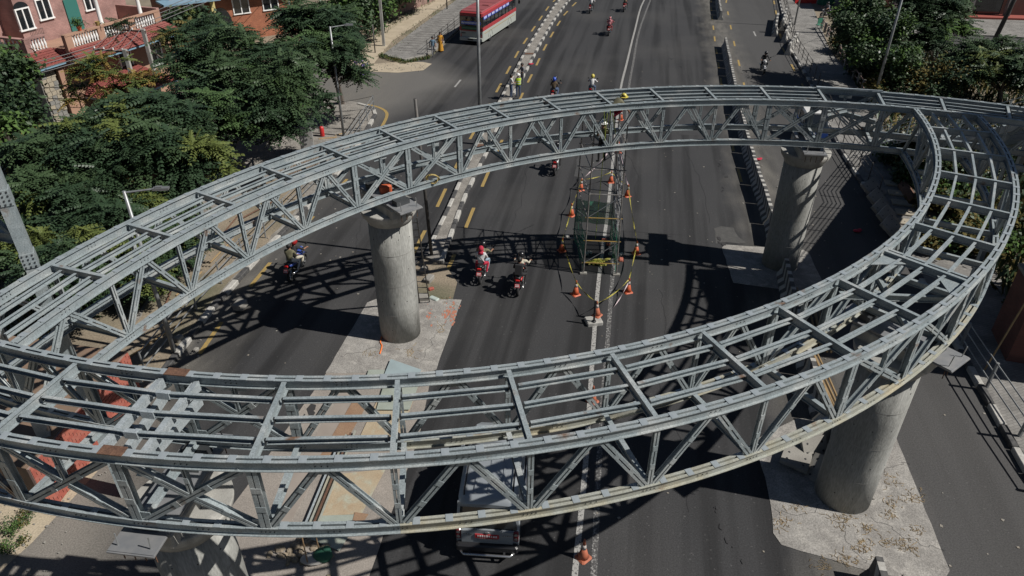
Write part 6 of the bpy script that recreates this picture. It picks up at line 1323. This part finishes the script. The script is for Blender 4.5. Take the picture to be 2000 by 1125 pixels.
a, b = G(1764, 362, .3), G(1786, 396, .3); t = thing('rusty_pipe', 'thick rusty pipe lying on the weeds by the right pavement', 'pipe', (a+b)/2); mb = MB(); mb.smooth = True; mb.tube([a, a.lerp(b, .5), b], .26, 16); mb.build('pipe_wall', RUST, t); mb = MB(); mb.tube([b, b+(b-a).normalized()*.012], .21, 16); mb.build('pipe_mouth', BLACKPL, t)
# stacked planks and bamboo behind the near barrier row
for i in range(9):
    a = G(1546+3*i, 520+9*i, .05); dx = random.uniform(-.06, .06); mb = MB(); p0 = Vector((10.75+.09*i, 21.3-.1*i, .16+.05*(i % 3))); p1 = Vector((11.45+.09*i, 25.2-.25*i, .2+.06*(i % 3))); mb.tube([p0, (p0+p1)/2+Vector((dx, 0, .02)), p1], .042, 6)
    tag(mb.build('bamboo_cane', BAMBOO), ORD[i]+' bamboo cane from the left in the bundle near the far right pier', 'bamboo cane', 'bamboo canes behind the far barriers')
for i in range(8):
    p0 = Vector((10.25+.07*i, 16.4+.1*i, .1+.05*(i % 3))); p1 = Vector((10.45+.08*i, 20.0+.12*i, .14+.05*(i % 2))); mb = MB(); mb.tube([p0, (p0+p1)/2+Vector((random.uniform(-.05, .05), 0, .02)), p1], .042, 6)
    tag(mb.build('bamboo_cane', BAMBOO), ORD[i]+' bamboo cane from the left in the bundle beside the near right pier', 'bamboo cane', 'bamboo canes beside the near pier')
# ------------------------------------------------------------------ cones
CONE_W = mat('dirty_white_collar', (.5, .47, .44), .7, 0, (.3, .26, .24), 9.)
def cone(label, px, py, h_=.62, lean=0., dirty=False, z=0.):
    p = G(px, py, z); t = thing('traffic_cone', label, 'traffic cone', p, random.uniform(0, 1), 'traffic cones round the scaffold'); O_ = mat('dirty_orange_plastic', (.42, .12, .06), .7, 0, (.28, .09, .05), 8., .6) if dirty else ORANGE
    mb = MB(); mb.bbox((0, 0, .025), (.36, .36, .05), .04); mb.build('base', O_, t, local=True)
    mb = MB(); mb.smooth = True; mb.lathe((0, 0, 0), [(.145, .05), (.11, .2), (.068, .38)], 18); mb.lathe((0, 0, 0), [(.046, .52), (.024, h_), (.018, h_+.01)], 18); mb.build('cone_body', O_, t, local=True)
    mb = MB(); mb.smooth = True; mb.lathe((0, 0, 0), [(.07, .375), (.047, .525)], 18); mb.build('white_collar', CONE_W, t, local=True)
    t.rotation_euler = (R(lean), R(lean*.6), t.rotation_euler.z); return p
cone('dirty cone standing alone between the two worn white lines at the bottom', 1139, 1089, .72, 0, True)
cone('cone on the white line seen through the front span deck', 1157, 784, .66, 0, True)
cpts = {}
for k, (px, py, lab, d_) in enumerate(((1166, 616, 'cone standing on the broken concrete block', True), (1124, 575, 'lower left cone below the scaffold', False), (1226, 570, 'lower right cone with tape, below the scaffold', False), (1097, 490, 'cone with white collar left of the green netting', False), (1242, 495, 'cone right of the scaffold at its foot', False), (1116, 421, 'tape wrapped cone behind the left side of the netting', False), (1225, 383, 'pinkish cone right of the scaffold half way up', False), (1134, 371, 'orange cone behind the left scaffold legs', False), (1193, 356, 'bright cone seen between the scaffold legs', False), (1212, 234, 'cone on the lane line seen through the far truss', False), (1207, 298, 'cone on a block just below the far bottom chord', False))):
    cpts[k] = cone(lab, px, py, .66, random.uniform(-3, 3), d_, .16 if k == 0 else 0.)
def block(label, c, size, rz, m=CONC, cat='concrete block'):
    t = thing('concrete_block', label, cat, c); mb = MB(); mb.bbox((c[0], c[1], c[2]+size[2]/2), size, .03, R(rz)); mb.build('block', m, t)
p = G(1159, 630); block('broken concrete footing block carrying a cone and a black post', (p.x, p.y, 0), (.62, .5, .16), 12)
p = G(1160, 628, .16); t = thing('black_post', 'short black post stuck in the broken concrete footing', 'post', p); mb = MB(); mb.tube([p, p+Vector((0, 0, .95))], .04, 8); mb.build('shaft', BLACKPL, t); mb = MB(); mb.lathe(p, [(.09, 0), (.09, .03), (.05, .05)], 8); mb.build('foot', BLACKPL, t)
# barrier tape
TAPE = mat('yellow_tape', (.5, .44, .06), .5, 0, (.06, .055, .03), 14., .5); TAPE_P = mat('white_pink_tape', (.5, .4, .42), .6)
def tape(label, pts, sag=.12, m=TAPE, wd=.05):
    P_ = []
    for a, b in zip(pts[:-1], pts[1:]):
        a, b = Vector(a), Vector(b)
        for k in range(8): s = k/8; P_.append(a.lerp(b, s)-Vector((0, 0, sag*4*s*(1-s))))
    P_.append(Vector(pts[-1])); mb = MB(); N = len(P_); V2 = []
    for i, q in enumerate(P_):
        a = i*.7; d = (P_[min(i+1, N-1)]-P_[max(0, i-1)]).normalized(); x = d.cross(Vector((0, 0, 1))).normalized(); u = (x*math.cos(a)+x.cross(d)*math.sin(a))*wd/2; V2 += [q-u, q+u]
    mb.add(V2, [(2*i, 2*i+1, 2*i+3, 2*i+2) for i in range(N-1)]); mb.add([v+Vector((0, 0, .002)) for v in V2], [(2*i+2, 2*i+3, 2*i+1, 2*i) for i in range(N-1)])
    return tag(mb.build('barrier_tape', m), label, 'barrier tape', 'barrier tape between the cones')
up_ = Vector((0, 0, .6))
tape('yellow tape from the netting cone down to the concrete block cone on the left', [cpts[3]+up_, cpts[1]+up_, cpts[0]+up_]); tape('yellow tape up the right side from the concrete block cone to the far right cone', [cpts[0]+up_, cpts[2]+up_, cpts[4]+up_, cpts[6]+up_], .15); tape('yellow tape along the left side behind the netting', [cpts[3]+up_, cpts[5]+up_*.9, cpts[7]+up_], .15); tape('yellow tape across the back between the middle cones', [cpts[7]+up_, cpts[8]+up_, cpts[6]+up_], .1)
tape('pale pink tape running from the far right cone up to the far block', [cpts[6]+up_, cpts[10]+up_], .2, TAPE_P, .07); tape('pale tape strung diagonally behind the scaffold legs', [cpts[7]+up_, G(1186, 300, 1.6)], .1, TAPE_P, .07); tape('loose end of white tape hanging from the lower right cone', [cpts[2]+up_*.8, G(1197, 602, .05)], .1, TAPE_P, .04)
p = G(1165, 515); mb = MB()
for k in range(7): 
    q = [p+Vector((random.gauss(0, .26), random.gauss(0, .12), random.uniform(.03, .16))) for _ in range(9)]; sp_ = spline(q, 4); N = len(sp_); V2 = []
    for i, s in enumerate(sp_): u = Vector((math.cos(i), math.sin(i*1.3), math.sin(i)*.6))*.045; V2 += [s-u, s+u]
    mb.add(V2, [(2*i, 2*i+1, 2*i+3, 2*i+2) for i in range(N-1)])
tag(mb.build('tape_heap', mat('bright_yellow_tape', (.62, .6, .1), .5, 0, (.4, .38, .08), 9.)), 'crumpled heap of yellow tape between the scaffold front legs', 'tape heap')
# ------------------------------------------------------------------ scaffold tower
SC = thing('scaffold_tower', 'tubular scaffold tower with yellow rungs and green netting under the far span', 'scaffold', (3.7, 27.6, 0))
fl, frt, bk_r, bk_l = Vector((3.05, 26.25, 0)), Vector((4.45, 26.15, 0)), Vector((4.5, 28.9, 0)), Vector((2.85, 29.3, 0)); HS = 6.6
TB_ = mat('scaffold_tube', (.27, .265, .26), .5, .3, (.15, .13, .11), 5., .6)
tops = [q.lerp((fl+frt+bk_r+bk_l)/4, .12)+Vector((0, 0, HS)) for q in (fl, frt, bk_r, bk_l)]
for q, tp in zip((fl, frt, bk_r, bk_l), tops):
    for a_, b_ in ((0, .33), (.33, .66), (.66, 1.)): mb = MB(); mb.tube([q.lerp(tp, a_)+Vector((0, 0, .02)), q.lerp(tp, b_)], .029, 7); mb.build('leg', TB_, SC)
    mb = MB(); mb.bbox((q.x, q.y, .04), (.3, .16, .08), .01); mb.build('base_block', CONC_OLD, SC)
legs = list(zip((fl, frt, bk_r, bk_l), tops)); YT = mat('yellow_scaffold_tube', (.34, .21, .04), .55, 0, (.2, .15, .06), 6.)
for k in range(6):
    z = .55+1.05*k; pts = [a_.lerp(b_, z/HS) for a_, b_ in legs]
    for i in range(4):
        a_, b_ = pts[i], pts[(i+1) % 4]; e = (b_-a_).normalized()*.09; mb = MB(); mb.tube([a_-e, b_+e], .021, 6); mb.build('rung', YT if (i == 0 and k < 3) else TB_, SC)
    if k < 5:
        z2 = z+1.0; p2 = [a_.lerp(b_, z2/HS) for a_, b_ in legs]
        for i in (1, 3) if k % 2 else (0, 1, 3): mb = MB(); mb.tube([pts[i], p2[(i+1) % 4]], .02, 5); mb.build('cross_brace', PIPE, SC)
NET = mat('green_mesh_netting', (.012, .07, .045), .8, 0, (.018, .1, .06), 6.)
NETS = mat('see_through_green_netting', (.035, .19, .115), .8); NETS.node_tree.nodes['Principled BSDF'].inputs['Alpha'].default_value = .68
def net(a, b, z0, z1, nm='netting'):
    mb = MB(); n_ = 8; vs = []
    for j in range(5):
        for i in range(n_+1):
            s = i/n_; q = a.lerp(b, s); nn = Vector((b.y-a.y, a.x-b.x, 0)).normalized(); z = z0+(z1-z0)*j/4; q = q+nn*(.05*math.sin(i*1.7+j)+.02*math.sin(j*2.3)); vs.append(Vector((q.x, q.y, z-.05*math.sin(s*3.14)*(j == 4))))
    W1 = n_+1; fs = [(j*W1+i, j*W1+i+1, (j+1)*W1+i+1, (j+1)*W1+i) for j in range(4) for i in range(n_)]; mb.add(vs, fs); return mb.build(nm, NETS, SC)
net(bk_l+Vector((.03, 0, 0)), fl+Vector((.02, .02, 0)), .1, 1.85); net(bk_r, frt+Vector((-.02, .02, 0)), .1, 1.9); net(bk_l, bk_r, .95, 2.1)
for i, (px, py) in enumerate(((1143, 497), (1152, 494), (1193, 497), (1205, 500), (1213, 497), (1180, 470), (1188, 478), (1108, 462), (1204, 509), (1213, 508))):
    p = G(px, py); block(['white plaster lump by the left scaffold leg', 'pale lump beside the netting foot', 'bright rubble left of the right scaffold leg', 'bigger rubble at the right scaffold leg', 'grey block right of the scaffold foot', 'red brick lump inside the scaffold', 'second red brick lump inside the scaffold', 'white sack scrap left of the netting', 'orange brick bit in front of the right leg', 'small orange brick bit by the right block'][i], (p.x, p.y, 0), (random.uniform(.16, .34), random.uniform(.12, .2), random.uniform(.06, .12)), random.uniform(0, 180), RBR[1] if i in (5, 6, 8, 9) else CONC, 'rubble')
ROPE = mat('lime_rope', (.28, .34, .05), .7)
for i, (a_, b_) in enumerate(((G(1186, 222, 7.5), G(1163, 466, .6)), (G(1197, 222, 7.5), G(1208, 300, 4.)), (G(1192, 215, 7.5), G(1190, 262, 6.1)), (G(1180, 218, 7.5), G(1182, 268, 6.1)))):
    cable('safety_rope', ['long lime rope hanging from the crouching worker into the scaffold', 'lime rope tied round the far bottom chord', 'short lime rope inside the far truss', 'lime rope left of the standing worker'][i], a_, b_, .03, .013, 'lime ropes at the scaffold', ROPE)
p = G(845, 352, 6.05); mb = MB()
for k in range(5): mb.tube([p+Vector((.17*math.cos(a)*(1+.1*k % 3), .05*math.sin(a*2+k)+.02*k, .04+.17*math.sin(a)*(1-.06*k))) for a in [2*math.pi*i/14 for i in range(15)]], .012, 4)
tag(mb.build('rope_coil', mat('straw_rope', (.34, .26, .09), .8)), 'coil of straw coloured rope on the far bottom chord right of the central pier', 'rope coil')
# ------------------------------------------------------------------ central pier surroundings
mb = MB(); a, b = G(812, 595), None
LD = thing('ladder', 'dark rickety ladder leaning on the right side of the central pier', 'ladder', G(828, 565)); g0, g1 = G(829, 590, .02), G(805, 425, 4.7); dx = Vector((.2, 0, 0))
for s in (-1, 1): mb = MB(); mb.tube([g0+dx*s, g1+dx*s*.8], .025, 5); mb.build('stile', DARKIRON, LD)
for k in range(13): q = g0.lerp(g1, (k+.6)/13.3); mb = MB(); mb.tube([q-dx, q+dx], .018, 5); mb.build('rung', DARKIRON, LD)
for i, (px, py, sz, rz, m_) in enumerate(((825, 585, (.5, .32, .2), 10, CONC_OLD), (848, 584, (.42, .22, .06), -35, mat('pale_greenish_board', (.35, .4, .37), .7)), (838, 548, (.5, .3, .18), 70, CONC_OLD), (828, 530, (.45, .25, .16), 75, CONC_OLD), (842, 566, (.24, .16, .1), 30, RBR[0]))):
    p = G(px, py); block(['grey broken kerb block at the right foot of the central pier', 'pale greenish board leaning by the central pier rubble', 'broken kerb end below the median', 'upper broken kerb piece at the median end', 'red brick beside the central pier rubble'][i], (p.x, p.y, .012), sz, rz, m_, 'rubble')
ORP = mat('fluorescent_orange', (.75, .17, .03), .6); p = [G(x, y, .03) for x, y in ((747, 652), (743, 668), (746, 676), (742, 691))]
mb = MB(); mb.tube(spline(p, 4), .025, 5); tag(mb.build('orange_strap', ORP), 'bright orange strap trailing on the ground at the foot of the central pier', 'strap')
def smear(name, pts, m, n_=40, s=.2, r=.05):
    mb = MB()
    for k in range(n_):
        c = random.choice(pts); q = G(*c)+Vector((random.gauss(0, s*.5), random.gauss(0, s), 0)); rr = r*random.uniform(.3, 1.2); a0 = random.random()*6; mb.add([(q.x+rr*random.uniform(.5, 1.2)*math.cos(a0+a), q.y+rr*2*random.uniform(.5, 1.2)*math.sin(a0+a), .0185+.0001*(k % 7)) for a in (0, 1.2, 2.5, 3.8, 5.)], [(0, 1, 2, 3, 4)])
    return tag(mb.build(name, m), kind='stuff')
BRD = mat('brick_dust', (.42, .13, .075), .95, 0, (.3, .16, .11), 8.)
smear('brick_dust', [(878, 600), (884, 612), (876, 620), (882, 628), (838, 616)], BRD, 60, .25, .06); smear('brick_dust', [(668, 965), (690, 990), (640, 930), (655, 948)], BRD, 26, .16, .04)
smear('pavement_stain', [(1400, 995), (1426, 998), (1408, 1030), (1451, 1095), (1418, 1058), (1434, 1070)], mat('oil_stain', (.022, .022, .023), .7), 16, .04, .055); smear('pavement_stain', [(1370, 290), (1415, 343), (1412, 370), (1405, 322), (1310, 115), (1330, 130), (1190, 95)], MATS['oil_stain'], 30, .2, .05)
smear('pavement_stain', [(625, 800), (600, 805), (1255, 790), (1405, 470)], mat('damp_stain', (.028, .027, .027), .8), 14, .18, .14)
# wood shavings and dry creeper litter on the near pad
TWIG = mat('dry_twig', (.2, .13, .06), .9, 0, (.3, .22, .1), 8.); mb = MB()
cl = [(1630, 1010), (1645, 1018), (1700, 1032), (1735, 1000), (1742, 985), (1690, 1065), (1680, 1080), (1730, 1060), (1762, 1055), (1785, 1035), (1785, 970), (1527, 1020), (1605, 1105), (1550, 990), (1655, 1095), (1745, 940), (1775, 1070), (1665, 1005)]
for k in range(330):
    c = random.choice(cl); q = G(c[0]+random.gauss(0, 11), c[1]+random.gauss(0, 7)); a0 = random.random()*6.28; L_ = random.uniform(.05, .16); P_ = [q+Vector((0, 0, .025))]
    for j in range(4): a0 += random.gauss(0, .9); P_.append(P_[-1]+Vector((math.cos(a0), math.sin(a0), random.gauss(0, .12)))*L_*.4); P_[-1].z = max(.02, P_[-1].z)
    mb.tube(P_, .006, 3)
tag(mb.build('twig_litter', TWIG), kind='stuff')
mb = MB()
for k in range(50):
    c = random.choice([(725, 690), (795, 686), (800, 690), (870, 590), (858, 640)]); q = G(c[0]+random.gauss(0, 10), c[1]+random.gauss(0, 4)); a0 = random.random()*6.28; P_ = [q+Vector((0, 0, .02))]
    for j in range(4): a0 += random.gauss(0, .9); P_.append(P_[-1]+Vector((math.cos(a0), math.sin(a0), 0))*.06)
    mb.tube(P_, .006, 3)
tag(mb.build('twig_litter', TWIG), kind='stuff')
# ------------------------------------------------------------------ metal sheets and boards on the median strip
SH = {'g': mat('pale_green_sheet', (.33, .37, .33), .55, .15, (.27, .29, .24), 1.5, .6, .08, 30.), 'b': mat('buff_stained_board', (.36, .31, .22), .8, 0, (.30, .22, .14), 1.2, .6, .12, 30., 0, 40, (1, 1, 1), (.33, .34, .27), 1.9), 'r': mat('rusty_sheet', (.25, .165, .105), .85, 0, (.2, .115, .07), 1.6, .6, .15, 30.), 'c': mat('light_blue_sheet', (.34, .42, .44), .45, .2, (.28, .34, .35), 2.), 'p': mat('pinkish_board', (.27, .235, .205), .85, 0, (.21, .18, .155), 1.5)}
zz = .02
for k, (pts, m_, lab) in enumerate((
    ([(556, 1040), (700, 770), (668, 765), (500, 1040)], 'p', 'pinkish worn board along the left side of the sheets'),
    ([(690, 782), (722, 782), (640, 925), (604, 925)], 'r', 'narrow rust coloured sheet below the central pier pad'),
    ([(742, 770), (812, 770), (770, 880), (690, 880)], 'b', 'rust streaked buff sheet under the middle of the deck'),
    ([(640, 928), (753, 916), (706, 1004), (604, 1008)], 'b', 'largest buff stained board framed by the front truss'),
    ([(604, 1008), (706, 1004), (663, 1076), (580, 1042)], 'g', 'pale green board end below the front bottom chord'),
    ([(693, 1000), (720, 1004), (702, 1030), (684, 1034)], 'r', 'small rusty offcut at the corner of the green board'),
    ([(720, 722), (752, 722), (745, 742), (714, 740)], 'g', 'small grey green sheet peeping over the inner front chord'),
    ([(752, 742), (818, 750), (800, 800), (735, 800)], 'g', 'grey green sheet with torn edge under the inner chord'),
    ([(763, 701), (823, 722), (812, 745), (750, 732)], 'c', 'light blue steel sheet lying topmost at the pad edge'))):
    P_ = [G(x, y, zz) for x, y in pts]; c = sum(P_, Vector())/4; mb = MB(); mb.prism([p.xy for p in P_], zz-.008, zz); o = mb.build('metal_sheet', SH[m_], None, base=(c.x, c.y, zz-.008)); o.rotation_euler = (R(random.uniform(-.3, .3)), R(random.uniform(-.3, .3)), 0); tag(o, lab, 'sheet', 'sheets lying on the median strip'); zz += .012
for k in range(4):
    a_, b_ = G(598+8*k, 1030), G(668+9*k, 860-4*k); mb = MB(); mb.bar(a_+Vector((0, 0, zz+.02)), b_+Vector((0, 0, zz+.02)), .05, .04); tag(mb.build('steel_angle', (STEEL_NEW, STEEL_OLD, RUST, STEEL_OLD)[k]), ['bright', 'dull', 'rusty', 'pale outer'][k]+' long steel angle lying along the edge of the boards', 'steel angle', 'angles along the boards')
mb = MB(); p = G(585, 1075); 
for k in range(40): q = p+Vector((random.gauss(0, .4), random.gauss(0, .25), 0)); mb.ell(q+Vector((0, 0, .03)), (random.uniform(.05, .16), random.uniform(.05, .14), random.uniform(.03, .09)), 6, 4)
tag(mb.build('rubble_heap', EARTH), kind='stuff')
for k, (p0, p1, lab) in enumerate(((G(602, 1105, .02), G(588, 1040, 1.1), 'shovel with its handle leaning left by the rubble heap'), (G(625, 1083, .02), G(613, 1030, 1.15), 'shovel standing right of the other, beside the green sack'))):
    t = thing('shovel', lab, 'shovel', p0); mb = MB(); mb.tube([p0, p1], .018, 6); mb.build('handle', mat('wood_handle', (.2, .13, .07), .7), t); mb = MB(); d = (p0-p1).normalized(); mb.bar(p0-d*.05, p0+d*.22, .2, .02, (0, 1, 0)); mb.build('blade', DARKIRON, t)
p = G(632, 1092); t = thing('green_sack', 'dark green sack slumped beside the shovels', 'sack', p); mb = MB(); mb.smooth = True; mb.ell(p+Vector((0, 0, .16)), (.26, .2, .2), 12, 7); mb.ell(p+Vector((.1, .05, .32)), (.12, .1, .1), 10, 6); mb.build('sack_cloth', NET, t)
p = G(612, 1096); t = thing('cement_sack', 'pale grey cement sack lying left of the green sack', 'sack', p); mb = MB(); mb.smooth = True; mb.ell(p+Vector((0, 0, .09)), (.34, .2, .1), 12, 6); mb.build('sack_cloth', mat('sack_paper', (.35, .34, .32), .9), t)
# ------------------------------------------------------------------ left pavement things
p = G(630, 266, .13); t = thing('fire_extinguisher', 'red fire extinguisher standing on the left pavement', 'fire extinguisher', p); mb = MB(); mb.smooth = True; mb.lathe(p, [(.13, 0), (.14, .03), (.14, .5), (.1, .6), (.04, .64)], 14); mb.build('cylinder', RED, t); mb = MB(); mb.tube([p+Vector((0, 0, .64)), p+Vector((0, 0, .72)), p+Vector((.13, 0, .74))], .02, 6); mb.build('valve', BLACKPL, t); mb = MB(); mb.tube([p+Vector((0, 0, .7)), p+Vector((-.16, -.05, .6)), p+Vector((-.17, -.05, .3))], .016, 5); mb.build('hose', BLACKPL, t)
p = G(603, 300, .13); t = thing('metal_cabinet', 'tall pale grey sheet metal cabinet half hidden by leaves', 'cabinet', p); mb = MB(); mb.bbox((p.x, p.y, p.z+.85), (.75, .55, 1.7), .02, R(15)); mb.build('case', mat('weathered_grey_sheet', (.34, .35, .35), .6, .2, (.24, .22, .2), 2.5), t); mb = MB(); mb.box((p.x+.05, p.y-.285, p.z+.85), (.62, .02, 1.5), R(15)); mb.build('cabinet_door', mat('weathered_grey_sheet', (.3, .3, .3)), t)
cable('rope', 'dark rope slung from the corner railing post to the lamp post', G(734, 192, 0)*0+Vector((-9.25, 46.9, 1.15)), Vector((-13.2, 45.5, 1.0)), .12, .025, None, DARKIRON); cable('rope', 'second rope lying slack below the first at the corner', Vector((-9.3, 46.6, .4)), Vector((-13.0, 44.8, .7)), .05, .022, None, DARKIRON)
for i, (px, py, sz, m_, lab) in enumerate(((640, 270, (1.1, .12, .05), BAMBOO, 'plank end beside the fire extinguisher'), (665, 262, (.8, .1, .05), BAMBOO, 'wooden batten on the paving by the lamp foot'), (470, 600, (.5, .4, .25), CONC_OLD, 'rough stone lying in the dirt strip'), (350, 665, (.3, .25, .2), CONC_OLD, 'rough stone beside the lower left kerb'), (382, 680, (.2, .16, .12), CONC_OLD, 'small stone at the road edge near the lower lamp foot'))):
    p = G(px, py, .13); block(lab, (p.x, p.y, .13 if i < 4 else .01), sz, random.uniform(0, 90), m_, 'plank' if i < 2 else 'stone')
# dumped timber and pipes in the dirt strip
for k in range(10):
    c = Vector((-13.2+random.uniform(-.8, .8), 21+k*1.35, .17+.02*(k % 3))); a0 = R(random.uniform(60, 110)); d = Vector((math.cos(a0), math.sin(a0), 0))*random.uniform(.7, 1.6); mb = MB(); mb.tube([c-d, c+d], .035, 6); tag(mb.build('scrap_pole', random.choice((BAMBOO, RUST, PIPE))), ORD[k]+' loose pole from the bottom in the dirt strip behind the left railing', 'pole', 'scrap poles in the dirt strip')
# stones, leaves and litter specks on roads and sand
mb = MB()
for k in range(420):
    if k < 140: q = Vector((random.uniform(-15.5, -11.8), random.uniform(9, 15), .012))
    elif k < 250: q = Vector((random.uniform(-14, -11.2), random.uniform(17, 34), .14))
    elif k < 330: q = Vector((random.uniform(-11, -7), random.uniform(56.5, 59), .014))
    else: q = Vector((random.uniform(9, 14), random.uniform(11, 60), .004)); q.x = 10+(q.y-16)*.178+random.gauss(.4, .5)
    r = random.uniform(.015, .055); mb.ell(q+Vector((0, 0, r*.4)), (r, r*random.uniform(.6, 1), r*.6), 5, 3)
tag(mb.build('pebbles', CONC_OLD), kind='stuff')
# signboards by the right pavement and rails of the green kiosk
p = G(1612, 8); t = thing('kiosk', 'green framed kiosk with a red panel at the top right roadside', 'kiosk', (p.x, p.y, 0)); GK = mat('green_kiosk_paint', (.03, .16, .1), .6)
mb = MB(); mb.bbox((p.x, p.y, 1.2), (1.6, .9, 2.4), .03, R(20)); mb.build('booth', GK, t); mb = MB(); mb.box((p.x-.2, p.y-.5, 1.5), (1.0, .1, .8), R(20)); mb.build('hatch', GLASS, t); mb = MB(); mb.box((p.x-2.3, p.y-.2, .5), (2.6, .1, .9), R(12)); mb.build('red_panel', RED, t)
p = G(1598, 58, .14); t = thing('green_chair', 'green folding seat frame on the right pavement', 'chair', p); mb = MB(); mb.bbox((p.x, p.y, p.z+.45), (.5, .45, .05), .01, R(20)); mb.build('seat', GK, t); mb = MB(); mb.box((p.x+.1, p.y+.25, p.z+.75), (.5, .04, .5), R(20)); mb.build('backrest', GK, t)
for sx in (-.2, .2):
    for sy in (-.18, .18): mb = MB(); mb.tube([(p.x+sx, p.y+sy, p.z-.02), (p.x+sx, p.y+sy, p.z+.43)], .02, 5); mb.build('leg', GK, t)

# tools on the central pier cap, slatted fence on the left pavement, litter
d = Vector((math.cos(R(bA[kA])), math.sin(R(bA[kA])), 0)); q = Vector((-d.y, d.x, 0)); c = Vector((-4.2, 21.95, 5.67))+d*.25-q*.1
t = thing('chainsaw', 'orange and grey power tool left on the steel plate of the central pier', 'power tool', c); mb = MB(); mb.bbox(c+Vector((0, 0, .14)), (.4, .26, .26), .05, .4); mb.build('housing', ORANGE, t); mb = MB(); mb.bar(c+Vector((.15, .05, .1)), c+Vector((.6, .2, .1)), .08, .03); mb.build('guide_bar', PIPE, t); mb = MB(); mb.tube([c+Vector((-.15, 0, .25)), c+Vector((-.1, 0, .36)), c+Vector((.12, .05, .36)), c+Vector((.16, .05, .25))], .02, 6); mb.build('handle', BLACKPL, t)
c = c-q*.32+d*.1; t = thing('toolbox', 'dark toolbox beside the orange power tool on the central pier', 'toolbox', c); mb = MB(); mb.bbox(c+Vector((0, 0, .12)), (.45, .22, .22), .02, .9); mb.build('case', DARKIRON, t); mb = MB(); mb.tube([c+Vector((-.12, -.1, .22)), c+Vector((-.1, -.1, .3)), c+Vector((.1, .1, .3)), c+Vector((.12, .1, .22))], .015, 5); mb.build('handle', PIPE, t)
t = thing('slatted_fence', 'short brown slatted timber fence seen through the far left deck', 'fence', G(575, 345, .13)); a, b = G(548, 372, .13), G(628, 322, .13); n_ = 26
WOODS = mat('weathered_slat', (.2, .15, .11), .9, 0, (.13, .1, .075), 6.)
for k in range(n_):
    p = a.lerp(b, k/(n_-1)); mb = MB(); h_ = random.uniform(.85, 1.05); mb.bar(p, p+Vector((random.uniform(-.03, .03), 0, h_)), .09, .02, (b-a).cross(Vector((0, 0, 1)))); mb.build('slat', WOODS, t)
for z in (.3, .75): mb = MB(); mb.bar(a+Vector((0, .04, z)), b+Vector((0, .04, z)), .03, .06); mb.build('rail', WOODS, t)
for i, (px, py, lab) in enumerate(((1481, 312, 'red cloth scrap lying beyond the striped barriers'), (1674, 452, 'red rag by the kerb next to the leaning slabs'), (1036, 126, 'small red bag on the kerb of the median'))):
    p = G(px, py, .03 if i < 2 else .19); mb = MB(); mb.smooth = True; mb.ell(p+Vector((0, 0, .04)), (.2, .14, .05), 9, 5); mb.ell(p+Vector((.14, .08, .05)), (.12, .09, .05), 8, 5); tag(mb.build('cloth_scrap', CRIM), lab, 'rag')
mb = MB()
for k in range(260):
    if k % 3 == 0: q = Vector((random.uniform(-11.6, -6), 0, 0)); q.y = random.uniform(18, 45)
    elif k % 3 == 1: q = Vector((random.uniform(-2, 9), random.uniform(12, 60), 0)); q.x += q.y*.16
    else: q = Vector((random.uniform(10, 15), random.uniform(11, 50), 0)); q.x += (q.y-14)*.16
    if -4.8 < q.x < 0: continue
    q.z = .007; r = random.uniform(.02, .06); a0 = random.random()*6; mb.add([q+Vector((r*math.cos(a0+a)*random.uniform(.6, 1.2), r*math.sin(a0+a)*random.uniform(.6, 1.2), random.uniform(0, .012))) for a in (0, 1.6, 3.1, 4.7)], [(0, 1, 2, 3)])
tag(mb.build('litter', mat('pale_litter', (.3, .29, .27), .9, 0, (.16, .13, .09), 5.)), kind='stuff')
